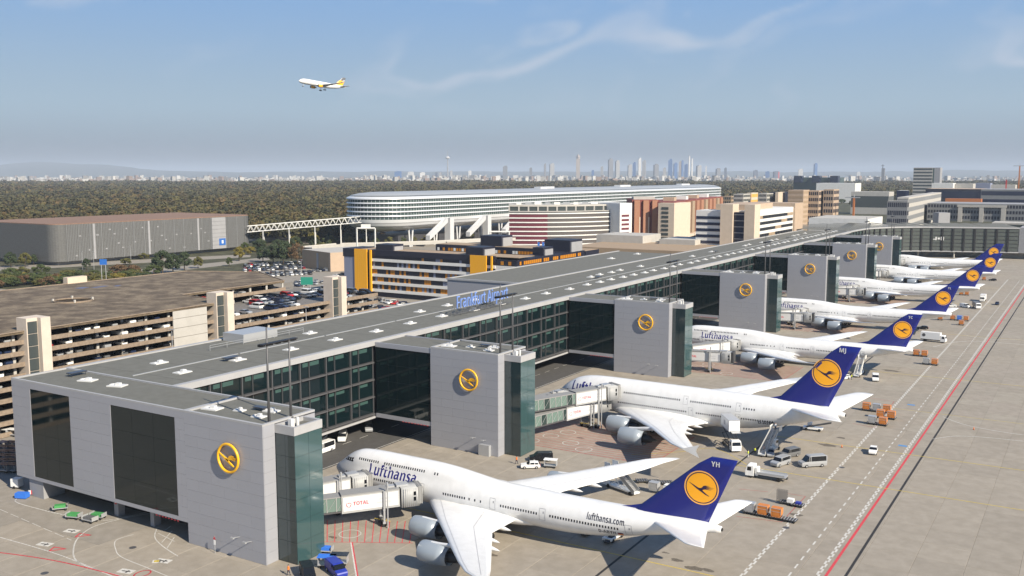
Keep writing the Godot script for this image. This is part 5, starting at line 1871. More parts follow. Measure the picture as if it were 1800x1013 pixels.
# open baggage cart with a roof of coloured canvas
func bag_cart(cover: Material, label: String, at: Vector3, turn: float, top := true):
	var o := thing("baggage_cart", label, "baggage cart", Vector3(at.x, 0.014, at.z), turn, "baggage carts standing about")
	var m := MB.new()
	m.bx(-1.35, 1.35, 0.45, 0.58, -0.75, 0.75)
	part(o, "deck", m, M.veh_silver)
	for x in [-1.33, 1.29]:
		m = MB.new()
		m.bx(x, x + 0.05, 0.58, 1.75 if top else 1.2, -0.75, 0.75)
		part(o, "end_wall", m, M.veh_silver)
	if top:
		m = MB.new()
		m.bx(-1.45, 1.45, 1.75, 1.83, -0.85, 0.85)
		part(o, "canopy", m, cover)
	else:
		m = MB.new()
		m.bx(-1.0, 0.9, 0.6, 1.05, -0.6, 0.6)
		part(o, "covered_load", m, cover)
	m = MB.new()
	m.tube(Vector3(-1.35, 0.4, 0), Vector3(-2.1, 0.35, 0), 0.04, 0.04, 5)
	part(o, "tow_bar", m, M.chassis)
	wheels(o, [-0.95, 0.95], 0.22, 0.62)

# ------------------------------------------------------------------ people
var person_cache := {}
func person_mesh(pose: int, vest: Color, legs: Color) -> ArrayMesh:
	var key := "%d%s%s" % [pose, vest, legs]
	if person_cache.has(key): return person_cache[key]
	var sw := 0.0 if pose == 0 else 0.24
	var B := [] # a, ra, b, rb
	B.append([Vector3(0, 1.06, 0), 0.155, Vector3(0, 1.38, 0), 0.175])
	B.append([Vector3(0, 1.44, 0), 0.06, Vector3(0.02, 1.56, 0), 0.06])
	B.append([Vector3(0.02, 1.63, 0), 0.10, Vector3(0.02, 1.70, 0), 0.105])
	for s: float in [1.0, -1.0]:
		B.append([Vector3(0, 1.0, 0.085 * s), 0.11, Vector3(sw * s * 0.5 + 0.03, 0.53, 0.10 * s), 0.075])
		B.append([Vector3(sw * s * 0.5 + 0.03, 0.53, 0.10 * s), 0.07, Vector3(sw * s, 0.10, 0.11 * s), 0.05])
		B.append([Vector3(sw * s - 0.03, 0.06, 0.11 * s), 0.055, Vector3(sw * s + 0.16, 0.045, 0.12 * s), 0.045])
		B.append([Vector3(0, 1.40, 0.17 * s), 0.075, Vector3(-sw * s * 0.6, 1.12, 0.25 * s), 0.055])
		B.append([Vector3(-sw * s * 0.6, 1.12, 0.25 * s), 0.05, Vector3(-sw * s * 0.6 + 0.14, 0.90, 0.24 * s), 0.04])
		B.append([Vector3(-sw * s * 0.6 + 0.14, 0.89, 0.24 * s), 0.045, Vector3(-sw * s * 0.6 + 0.18, 0.81, 0.235 * s), 0.032])
	var c := 0.045
	var lo := Vector3(-0.5, -0.05, -0.4)
	var nx := 23; var ny := 43; var nz := 18
	var g := PackedFloat32Array()
	g.resize(nx * ny * nz)
	for k in nz:
		for j in ny:
			for i in nx:
				var p := lo + Vector3(i, j, k) * c
				var d := 9.0
				for b in B:
					var a: Vector3 = b[0]
					var ab: Vector3 = b[2] - a
					var t := clampf((p - a).dot(ab) / ab.length_squared(), 0, 1)
					var e: float = p.distance_to(a + ab * t) - lerpf(b[1], b[3], t)
					var h := clampf(0.5 + 0.5 * (e - d) / 0.05, 0, 1)
					d = lerpf(e, d, h) - 0.05 * h * (1.0 - h)
				g[(k * ny + j) * nx + i] = d
	var vid := {}
	var vs := []
	for k in nz - 1:
		for j in ny - 1:
			for i in nx - 1:
				var sum := Vector3.ZERO
				var cnt := 0
				for e in [[0, 1], [2, 3], [4, 5], [6, 7], [0, 2], [1, 3], [4, 6], [5, 7], [0, 4], [1, 5], [2, 6], [3, 7]]:
					var pa := Vector3(e[0] & 1, (e[0] >> 1) & 1, e[0] >> 2)
					var pb := Vector3(e[1] & 1, (e[1] >> 1) & 1, e[1] >> 2)
					var va := g[((k + int(pa.z)) * ny + j + int(pa.y)) * nx + i + int(pa.x)]
					var vb := g[((k + int(pb.z)) * ny + j + int(pb.y)) * nx + i + int(pb.x)]
					if (va < 0) != (vb < 0):
						sum += pa.lerp(pb, va / (va - vb)); cnt += 1
				if cnt > 0:
					vid[Vector3i(i, j, k)] = vs.size()
					vs.append(lo + (Vector3(i, j, k) + sum / cnt) * c)
	var m := MB.new(true)
	var put := func(q: Array):
		for t in [[0, 1, 2], [0, 2, 3]]:
			for n in t:
				var v: Vector3 = vs[q[n]]
				var col := legs
				if v.y > 1.52: col = Color(0.42, 0.24, 0.17)
				elif v.y > 0.98 and v.y < 1.5: col = vest
				if v.y > 1.70 or (v.y > 1.6 and v.x < -0.03): col = Color(0.03, 0.02, 0.015)
				if v.y < 0.1: col = Color(0.02, 0.02, 0.02)
				if absf(v.z) > 0.19 and v.y < 0.9: col = Color(0.42, 0.24, 0.17)
				m.st.set_color(col)
				m.st.add_vertex(v)
	for k in range(1, nz - 1):
		for j in range(1, ny - 1):
			for i in range(1, nx - 1):
				var v0 := g[(k * ny + j) * nx + i]
				for ax in 3:
					var st: Vector3i = [Vector3i(1, 0, 0), Vector3i(0, 1, 0), Vector3i(0, 0, 1)][ax]
					var v1 := g[((k + st.z) * ny + j + st.y) * nx + i + st.x]
					if (v0 < 0) == (v1 < 0): continue
					var u: Vector3i = [Vector3i(0, 1, 0), Vector3i(0, 0, 1), Vector3i(1, 0, 0)][ax]
					var w: Vector3i = [Vector3i(0, 0, 1), Vector3i(1, 0, 0), Vector3i(0, 1, 0)][ax]
					var b := Vector3i(i, j, k)
					var q := [vid.get(b, -1), vid.get(b - u, -1), vid.get(b - u - w, -1), vid.get(b - w, -1)]
					if q.has(-1): continue
					if v0 < 0: q.reverse()
					put.call(q)
	person_cache[key] = m.mesh()
	return person_cache[key]

func person(at: Vector3, turn: float, pose: int, vest: Color, legs: Color, label: String):
	if not M.has("person"):
		mat("person", 1, 1, 1, 0.8).vertex_color_use_as_albedo = true
	solo("person", person_mesh(pose, vest, legs), M.person, label, "person", "ground crew on the apron", Vector3(at.x, at.y + 0.012, at.z), turn)

# ------------------------------------------------------------------ ramp equipment
func stairs_truck(at: Vector3, turn: float, top: float, label: String):
	var o := thing("boarding_stairs", label, "boarding stairs", Vector3(at.x, 0.014, at.z), turn, "mobile boarding stairs")
	# flight rises along +x
	var run := top * 1.45
	var n := int(top / 0.22)
	for k in n:
		part(o, "step", boxm(run / n + 0.04, 0.06, 1.5), M.alu, Vector3(run * (k + 0.5) / n, 0.4 + (top - 0.4) * (k + 1) / n, 0))
	var m := MB.new()
	for side: float in [1.0, -1.0]:
		var a := Vector3(-0.2, 0.3, side * 0.82)
		var b := Vector3(run, top, side * 0.82)
		m.quad(a, b, b + Vector3(0, 0.95, 0), a + Vector3(0, 0.95, 0))
		m.quad(a + Vector3(0, 0, 0.05), b + Vector3(0, 0, 0.05), b + Vector3(0, 0.95, 0.05), a + Vector3(0, 0.95, 0.05))
		m.quad(a + Vector3(0, 0.95, 0), b + Vector3(0, 0.95, 0), b + Vector3(0, 0.95, 0.05), a + Vector3(0, 0.95, 0.05))
	part(o, "balustrade", m, M.bridge_grey)
	m = MB.new()
	m.bx(run, run + 1.7, top - 0.12, top, -1.1, 1.1)
	part(o, "landing", m, M.alu)
	m = MB.new()
	for side: float in [1.0, -1.0]: m.bx(run, run + 1.7, top, top + 1.1, side * 1.08, side * 1.12)
	part(o, "landing_rail", m, M.veh_white)
	m = MB.new()
	m.bx(-0.3, run + 1.2, 0.45, 0.75, -0.8, 0.8)
	for side: float in [1.0, -1.0]:
		m.tube(Vector3(run * 0.55, 0.7, side * 0.6), Vector3(run + 0.8, top - 0.2, side * 0.6), 0.1, 0.1, 6)
		m.tube(Vector3(run + 0.8, 0.7, side * 0.6), Vector3(run * 0.6, top * 0.62, side * 0.6), 0.1, 0.1, 6)
	part(o, "chassis", m, M.veh_white)
	m = MB.new()
	m.bx(run + 1.1, run + 2.7, 0.5, 2.0, -1.0, -0.1)
	part(o, "cab", m, M.veh_white)
	m = MB.new()
	m.bx(run + 1.5, run + 2.72, 1.25, 1.85, -1.02, -0.08)
	part(o, "cab_window", m, M.veh_glass)
	wheels(o, [0.8, run + 0.9], 0.4, 0.85)

func highlift(at: Vector3, turn: float, label: String):
	var o := truck_base("catering_truck", label, "catering truck", at, turn, 8.5)
	var m := MB.new()
	m.bx(-2.2, 4.1, 4.6, 7.0, -1.25, 1.25)
	part(o, "box", m, M.veh_white)
	m = MB.new()
	m.bx(-2.4, 4.3, 4.42, 4.6, -1.3, 1.3)
	m.bx(-2.3, 4.2, 7.0, 7.08, -1.3, 1.3)
	part(o, "box_frame", m, M.alu)
	m = MB.new()
	m.bx(-3.9, -2.2, 4.45, 4.6, -1.0, 1.0)
	part(o, "front_platform", m, M.alu)
	m = MB.new()
	for side: float in [1.0, -1.0]:
		for f in 2:
			var y0 := 0.9 + f * 1.78
			m.tube(Vector3(-1.7, y0, side), Vector3(3.6, y0 + 1.75, side), 0.1, 0.1, 6)
			m.tube(Vector3(3.6, y0, side), Vector3(-1.7, y0 + 1.75, side), 0.1, 0.1, 6)
	part(o, "scissor_lift", m, M.chassis)
	for side: float in [1.0, -1.0]:
		m = MB.new()
		m.bx(0.6, 1.9, 5.3, 6.3, side * 1.252, side * 1.262)
		part(o, "side_print", m, M.ad_grey)

func belt_loader(at: Vector3, turn: float, label: String):
	var o := thing("belt_loader", label, "belt loader", Vector3(at.x, 0.014, at.z), turn)
	var m := MB.new()
	m.bx(-2.4, 2.2, 0.45, 0.85, -0.9, 0.9)
	part(o, "chassis", m, M.veh_white)
	m = MB.new()
	var B := Basis(Vector3(0, 0, 1), 0.28)
	m.bx(-3.3, 4.2, 0.0, 0.28, -0.42, 0.42, B, Vector3(0.2, 1.15, 0.25))
	part(o, "belt", m, M.chassis)
	m = MB.new()
	m.bx(-1.5, -0.4, 0.85, 1.9, -0.9, -0.25)
	part(o, "cab", m, M.veh_white)
	wheels(o, [-1.6, 1.5], 0.36, 0.8)

func cone(at: Vector3):
	var o := thing("traffic_cone", "small orange traffic cone standing alone on the apron", "traffic cone", Vector3(at.x, 0.014, at.z), 0, "traffic cones on the apron")
	var m := MB.new()
	m.bx(-0.2, 0.2, 0, 0.04, -0.2, 0.2)
	part(o, "foot", m, M.chassis)
	m = MB.new(true)
	m.tube(Vector3(0, 0.04, 0), Vector3(0, 0.75, 0), 0.15, 0.03, 12)
	part(o, "cone_body", m, M.hivis_orange)

func build_apron_equipment():
	# angles: 0 = nose towards -X
	vehicle("hatchback_car", CAR, "car", M.veh_white, "small white car driving along the dashed apron roadway", "car", U(1535, 797), PI * 0.5 + 0.1)
	vehicle("minibus", BUS, "bus", M.veh_silver, "silver minibus parked nearest the yellow stand line", "minibus", U(1428, 820), 0.75)
	vehicle("delivery_van", VAN, "van", M.veh_silver, "grey delivery van parked between the estate car and the minibus", "van", U(1372, 818), 1.25)
	vehicle("estate_car", CAR, "car", M.veh_silver, "silver estate car parked at the foot of the boarding stairs", "car", U(1354, 801), 1.9)
	vehicle("delivery_van", VAN, "van", M.veh_grey, "dark grey van parked behind the lighter delivery van", "van", U(1388, 803), 1.1)
	vehicle("estate_car", CAR, "car", M.veh_white, "white patrol car parked beside the second finger", "car", U(932, 823), 0.6)
	vehicle("pickup", VAN, "van", M.veh_black, "black van parked behind the white patrol car at the second finger", "van", U(951, 810), 0.6)
	vehicle("delivery_van", VAN, "van", M.veh_white, "white van beside the boarding stairs of the TC jet", "van", U(1539, 669), PI * 0.5 + 0.2, "", true)
	vehicle("estate_car", CAR, "car", M.veh_white, "white car in the shadow of the MJ tail fin", "car", U(1484, 667), 1.2)
	vehicle("hatchback_car", CAR, "car", M.veh_navy, "dark blue car driving near the red line by the far stands", "car", U(1753, 536), PI * 0.5)
	vehicle("estate_car", CAR, "car", M.veh_black, "dark car behind the tail of the TC jet", "car", U(1622, 579), 0.2)
	vehicle("hatchback_car", CAR, "car", M.veh_black, "dark car by the tail of the jet between the sixth and seventh fingers", "car", U(1745, 494), 0.2)
	vehicle("delivery_van", VAN, "van", M.veh_white, "white van under the pier beside the service road", "van", U(602, 774), 2.2)
	vehicle("minibus", BUS, "bus", M.veh_white, "white minibus on the service road behind the first finger", "minibus", U(574, 797) + Vector3(-1, 0, 0), 1.57)
	vehicle("delivery_van", VAN, "van", M.veh_silver, "grey van deep under the glazed span of the second finger", "van", U(648, 757), 2.3)
	vehicle("delivery_van", VAN, "van", M.veh_white, "white and red van at the edge of the first finger, under the pier", "van", U(561, 783) + Vector3(-1.5, 0, -2), 2.0)
	vehicle("delivery_van", VAN, "van", M.veh_blue, "bright blue van parked at the foot of the glazed tower", "van", U(585, 1012) + Vector3(0, 0, -0.8), 2.7, "", true)
	vehicle("delivery_van", VAN, "van", M.veh_black, "black van tucked beside the bright blue van", "van", U(541, 1016), 2.5, "", true)
	# flatbed lorry
	var o := truck_base("flatbed_lorry", "white flatbed lorry with grey load bed near the silver minibus", "lorry", U(1348, 842), 0.03, 8.6)
	var m := MB.new()
	m.bx(-1.9, 4.1, 0.95, 1.12, -1.15, 1.15)
	part(o, "load_bed", m, M.alu)
	for z in [-1.15, 1.1]:
		m = MB.new()
		m.bx(-1.9, 3.9, 1.12, 1.5, z, z + 0.05)
		part(o, "drop_side", m, M.veh_silver)
	m = MB.new()
	m.bx(-2.2, -1.7, 0.6, 2.2, -0.9, 0.9)
	part(o, "crate", m, M.veh_white)
	# box lorry by the TC tail
	o = truck_base("box_lorry", "white box lorry with dark round emblem behind the TC tail", "lorry", U(1641, 601), PI - 0.1, 9.0)
	m = MB.new()
	m.bx(-2.5, 4.4, 1.0, 3.6, -1.25, 1.25)
	part(o, "box", m, M.veh_white)
	m = MB.new()
	m.tube(Vector3(3.2, 2.5, -1.26), Vector3(3.2, 2.5, -1.29), 0.6, 0.6, 18)
	part(o, "round_emblem", m, M.steel_dark)
	o = truck_base("box_lorry", "grey tanker lorry among vehicles behind the TL tail", "lorry", U(1717, 542), PI * 0.6, 8.0)
	m = MB.new()
	m.bx(-1.9, 3.9, 0.95, 2.9, -1.2, 1.2)
	part(o, "box", m, M.veh_grey)
	o = truck_base("box_lorry", "white box lorry standing behind the grey tanker lorry", "lorry", U(1728, 530), PI * 0.5, 8.0)
	m = MB.new()
	m.bx(-1.9, 3.9, 0.95, 3.4, -1.2, 1.2)
	part(o, "box", m, M.veh_white)
	vehicle("delivery_van", VAN, "van", M.veh_white, "white van beside the grey tanker lorry", "van", U(1697, 541), 2.5, "", true)
	vehicle("hatchback_car", CAR, "car", M.veh_white, "white car close behind the TL tail", "car", U(1673, 540), 0.3)
	highlift(U(1262, 790) + Vector3(2.2, 0, -2.6), 2.2, "white catering truck with raised box beside the double-deck airliner")
	var dx := -120.2 + 59.2 * 1.015
	stairs_truck(Vector3(dx - 1.2, 0, -207.2), PI * 0.5 - 0.12, 4.6, "white boarding stairs leading up to the open door of the MJ jet")
	stairs_truck(U(1118, 872), PI - 0.35, 4.2, "grey boarding stairs waiting behind the wing of the YH jet")
	stairs_truck(Vector3(-126.2 + 64.6, 0, -305.6), PI * 0.5, 4.8, "white covered boarding stairs at the rear door of the TC jet")
	belt_loader(U(1020, 946) + Vector3(0, 0, -3.5), 1.6, "white belt loader under the rear fuselage of the YH jet")
	belt_loader(U(1065, 958) + Vector3(0, 0, -3.0), 1.5, "white belt loader by the rear hold door of the YH jet")
	belt_loader(U(1325, 745) + Vector3(0, 0, -1), 1.6, "white belt loader in the shade under the MJ jet")
	belt_loader(U(1430, 757), 0.1, "flat pallet loader beside the MJ tail")
	# containers behind the YH tail
	var row := U(1318, 903)
	for k in 4: dolly("low dolly in the painted box behind the YH tail", row + Vector3(k * 2.55, 0, 0.1 * k))
	uld(M.veh_silver, "silver container on the dolly train behind the YH tail", row)
	uld(M.veh_orange, "orange container next to the silver one behind the YH tail", row + Vector3(2.55, 0, 0.1))
	uld(M.veh_orange, "outer orange container on the dolly train behind the YH tail", row + Vector3(5.1, 0, 0.2))
	var c := U(1382, 886)
	dolly("dolly with a mesh cage in the painted box behind the YH tail", c)
	o = thing("mesh_cage", "grey mesh cage standing on a dolly behind the YH tail", "cage", Vector3(c.x - 0.7, 0.56, c.z))
	m = MB.new()
	for k in 6:
		m.bx(-1.0, 1.0, k * 0.42, k * 0.42 + 0.05, -0.03, 0.03)
		m.bx(-1.0, 1.0, k * 0.42, k * 0.42 + 0.05, 0.6, 0.66)
	for k in 7:
		m.bx(-1.0 + k * 0.32, -0.95 + k * 0.32, 0, 2.15, -0.03, 0.03)
		m.bx(-1.0 + k * 0.32, -0.95 + k * 0.32, 0, 2.15, 0.6, 0.66)
	part(o, "mesh_bars", m, M.steel_dark)
	solo("water_tank", boxm(1.2, 0.7, 1.1), M.veh_white, "white tank with blue cover on a dolly behind the YH tail", "tank", "", Vector3(c.x + 0.9, 0.92, c.z + 0.2))
	dolly("dolly carrying a white tank behind the YH tail", c + Vector3(2.3, 0, 0.3))
	solo("folded_cover", boxm(1.0, 0.35, 0.9), M.veh_blue, "blue folded cover on a dolly behind the YH tail", "cover", "", Vector3(c.x + 2.4, 0.74, c.z + 0.3))
	# containers behind the MJ tail, and further stands
	var sets := [[1523, 722, [2, 1, 2], "row behind the MJ tail"], [1533, 746, [1, 2], "row nearest the roadway behind the MJ tail"], [1548, 735, [2, 2], "middle row behind the MJ tail"], [1611, 626, [2, 2], "row behind the TC tail"], [1628, 641, [1, 2], "row nearest the roadway behind the TC tail"], [1653, 563, [2], "single row behind the TL tail"], [1675, 563, [2, 0, 2], "row behind the TL tail by the roadway"], [1690, 572, [2], "pair nearest the roadway behind the TL tail"], [1690, 519, [2, 2], "row behind the tail between the fifth and sixth fingers"], [1730, 493, [2], "row by the far stands"]]
	for s in sets:
		var p := U(s[0], s[1])
		for k in s[2].size():
			var q := p + Vector3(k * 2.6, 0, 0)
			dolly("low dolly in the " + s[3], q)
			uld([M.blue_cover, M.veh_silver, M.veh_orange][s[2][k]], ["blue", "silver", "orange"][s[2][k]] + " container, place %s, in the " % ["one", "two", "three"][k] + s[3], q)
	# pallets and carts near the YH wing
	for k in 3: dolly("low dolly in the row between the YH and MJ jets", U(1128, 848) + Vector3(k * 2.4, 0, -0.8 * k), 0.6)
	uld(M.veh_silver, "silver container in front of the YH tail fin", U(1150, 866))
	uld(M.veh_white, "white container in front of the YH tail fin", U(1163, 869) + Vector3(1.6, 0, 0))
	bag_cart(M.veh_white, "white box cart standing by the second finger", U(968, 822), 0.3)
	# carts at the foot of the first finger
	bag_cart(M.blue_cover, "baggage cart with bright blue canopy beside the blue van", U(570, 999) + Vector3(0, 0, -0.6), 0.5)
	bag_cart(M.veh_black, "baggage cart with black canopy beside the blue van", U(597, 993), 0.5)
	bag_cart(M.blue_cover, "blue and orange cart behind the glazed tower of the first finger", U(571, 972), 0.4, false)
	# head of the pier
	bag_cart(M.green_cover, "silver cart with green load, beside the head of the pier", U(106, 897), 0.9, false)
	bag_cart(M.green_cover, "silver cart with green bags, middle of the row at the pier head", U(130, 912), 0.35, false)
	bag_cart(M.veh_grey, "open grey cart at the end of the row at the pier head", U(158, 918), 0.1, false)
	bag_cart(M.green_cover, "narrow cart with green crate by the pier head pillar", U(172, 912), 0.3, false)
	o = thing("blue_dumpster", "blue tipping skip lying by the wide pillar of the pier head", "skip", U(38, 876), 0.4)
	m = MB.new()
	m.prism(PackedVector2Array([Vector2(-1.2, -0.6), Vector2(1.2, -0.8), Vector2(1.3, 0.7), Vector2(-1.1, 0.6)]), 0.15, 1.1)
	part(o, "tub", m, M.blue_cover)
	m = MB.new()
	m.bx(-1.0, 1.1, 0.0, 0.15, -0.5, 0.5)
	part(o, "runners", m, M.chassis)
	o = thing("barrier_board", "white barrier board with red marks beside the blue skip", "barrier", U(60, 872), 0.5)
	for k in 4: part(o, "board", boxm(0.62, 0.8, 0.08), M.veh_white if k % 2 == 0 else M.red_line, Vector3(-0.95 + k * 0.64, 0.7, 0))
	m = MB.new()
	m.bx(-1.2, -1.1, 0, 1.1, -0.25, 0.25)
	m.bx(1.1, 1.2, 0, 1.1, -0.25, 0.25)
	part(o, "stand", m, M.chassis)
	o = thing("equipment_trailer", "small white box trailer by the wide pillar of the pier head", "trailer", U(30, 858), 0.3)
	part(o, "box", boxm(1.8, 1.6, 1.5), M.veh_white, Vector3(0, 1.2, 0))
	wheels(o, [-0.1], 0.3, 0.72)
	# rows of carts and trailers on the land side of the pier head
	for k in 18:
		var q := U(8 + (k % 3) * 13, 790 + int(k / 3) * 8)
		bag_cart(M.veh_navy, "dark covered cart in the ranks on the land side of the pier", q, 0.25)
	for k in 6:
		bag_cart(M.veh_white, "white covered cart in the ranks on the land side of the pier", U(6 + (k % 2) * 16, 735 + int(k / 2) * 16), 0.3)
	# road signs near the head wall
	for s in [[378, 973, "small red and white sign on a post by the head wall"]]:
		o = thing("warning_sign", s[2], "sign", U(s[0], s[1]))
		m = MB.new()
		m.tube(Vector3.ZERO, Vector3(0, 3.0, 0), 0.05, 0.05, 6)
		part(o, "post", m, M.veh_silver)
		m = MB.new()
		m.tri(Vector3(-0.35, 2.4, 0.06), Vector3(0.35, 2.4, 0.06), Vector3(0, 3.05, 0.06))
		part(o, "triangle_plate", m, M.red_line)
		part(o, "plate", boxm(0.4, 0.8, 0.04), M.veh_white, Vector3(0, 1.9, 0.06))
	var ns := thing("no_entry_sign", "round red no-entry sign on the thin pillar of the pier head", "sign", Vector3(-152.0, 2.6, FZ[0] - 1.85))
	m = MB.new()
	m.tube(Vector3(0, 0, 0), Vector3(0, 0, 0.04), 0.38, 0.38, 18)
	part(ns, "disc", m, M.red_line)
	part(ns, "bar", boxm(0.5, 0.12, 0.03), M.veh_white, Vector3(0, 0, 0.055))
	# people
	var Y := Color(0.62, 0.70, 0.05)
	var O := Color(0.85, 0.20, 0.03)
	var N := Color(0.03, 0.035, 0.06)
	var Wt := Color(0.7, 0.7, 0.68)
	person(U(1315, 805), 0.4, 0, Y, Wt, "person in yellow vest and pale trousers left of the MJ boarding stairs")
	person(U(1327, 800), 1.4, 1, Y, N, "person in yellow vest and dark trousers at the foot of the MJ stairs")
	person(U(1343, 796), 2.4, 0, O, N, "person in orange vest beside the silver estate car")
	person(Vector3(dx - 0.3, 4.6, -214.2), -1.5, 0, Wt, N, "person in white shirt in the open doorway of the MJ jet")
	person(U(961, 810), 0.4, 0, O, N, "person in orange jacket beside the white box cart")
	person(U(967, 811), 2.0, 0, Y, N, "person in yellow jacket beside the white box cart")
	person(U(908, 816), 1.0, 1, O, N, "person in orange walking past the glazed tower of the second finger")
	person(U(507, 1012), 1.0, 1, O, N, "person in orange standing by the foot of the first glazed tower")
	person(U(1497, 668), 0.2, 0, Y, N, "person in yellow by the stairs of the TC jet")
	for s in [[1480, 787], [1712, 756]]: cone(U(s[0], s[1]))

# ------------------------------------------------------------------ small parked cars (one mesh each)
var tiny_cars := []
var tiny_count := {}
func make_tiny():
	for v in 2:
		var S: Array = [CAR, VAN][v]
		var am := ArrayMesh.new()
		var ms := body_meshes(S, ["car", "van"][v])
		var a := SurfaceTool.new()
		a.begin(Mesh.PRIMITIVE_TRIANGLES)
		a.append_from(ms[0], 0, Transform3D.IDENTITY)
		a.append_from(ms[2], 0, Transform3D.IDENTITY)
		a.commit(am)
		var b := SurfaceTool.new()
		b.begin(Mesh.PRIMITIVE_TRIANGLES)
		b.append_from(ms[1], 0, Transform3D.IDENTITY)
		for x in [-1.3, 1.35]:
			for z in [-0.78, 0.78]:
				b.append_from(ms[3], 0, Transform3D(Basis.IDENTITY, Vector3(x, ms[5], z)))
		b.commit(am)
		tiny_cars.append(am)

func tiny_car(at: Vector3, turn: float, where: String, group: String):
	var r := rng.randf()
	var c: Array
	if r < 0.24: c = ["white", "veh_white"]
	elif r < 0.46: c = ["silver", "veh_silver"]
	elif r < 0.62: c = ["grey", "veh_grey"]
	elif r < 0.80: c = ["black", "veh_black"]
	elif r < 0.95: c = ["dark blue", "veh_navy"]
	else: c = ["red", "veh_red"]
	var o := MeshInstance3D.new()
	o.name = numbered("parked_car")
	o.mesh = tiny_cars[1 if rng.randf() < 0.2 else 0]
	add_child(o)
	o.set_surface_override_material(0, M[c[1]])
	o.set_surface_override_material(1, M.veh_glass)
	o.position = at
	o.rotation.y = turn + rng.randf_range(-0.04, 0.04) + (PI if rng.randf() < 0.5 else 0.0)
	tag(o, c[0] + " car parked " + where, "car", group + ", " + c[0])

# ------------------------------------------------------------------ multi-storey garage on the land side
func stair_tower(o: Node3D, z: float):
	# slim cream core, a glazed stair on its outer face and a proud shaft
	var m := MB.new()
	m.bx(-223.4, -219.3, -0.1, 28.2, z - 5.3, z)
	part(o, "tower_core", m, M.tower_cream)
	m = MB.new()
	m.bx(-219.3, -217.8, -0.1, 28.2, z - 5.3, z - 2.8)
	part(o, "tower_shaft", m, M.tower_cream)
	for k in 9:
		part(o, "stair_pane", boxm(0.1, 2.9, 2.4), M.window_grey, Vector3(-219.2, 1.5 + k * 3.05, z - 1.45))
		part(o, "stair_pane", boxm(2.8, 2.9, 0.1), M.window_grey, Vector3(-220.4, 1.5 + k * 3.05, z - 5.4))

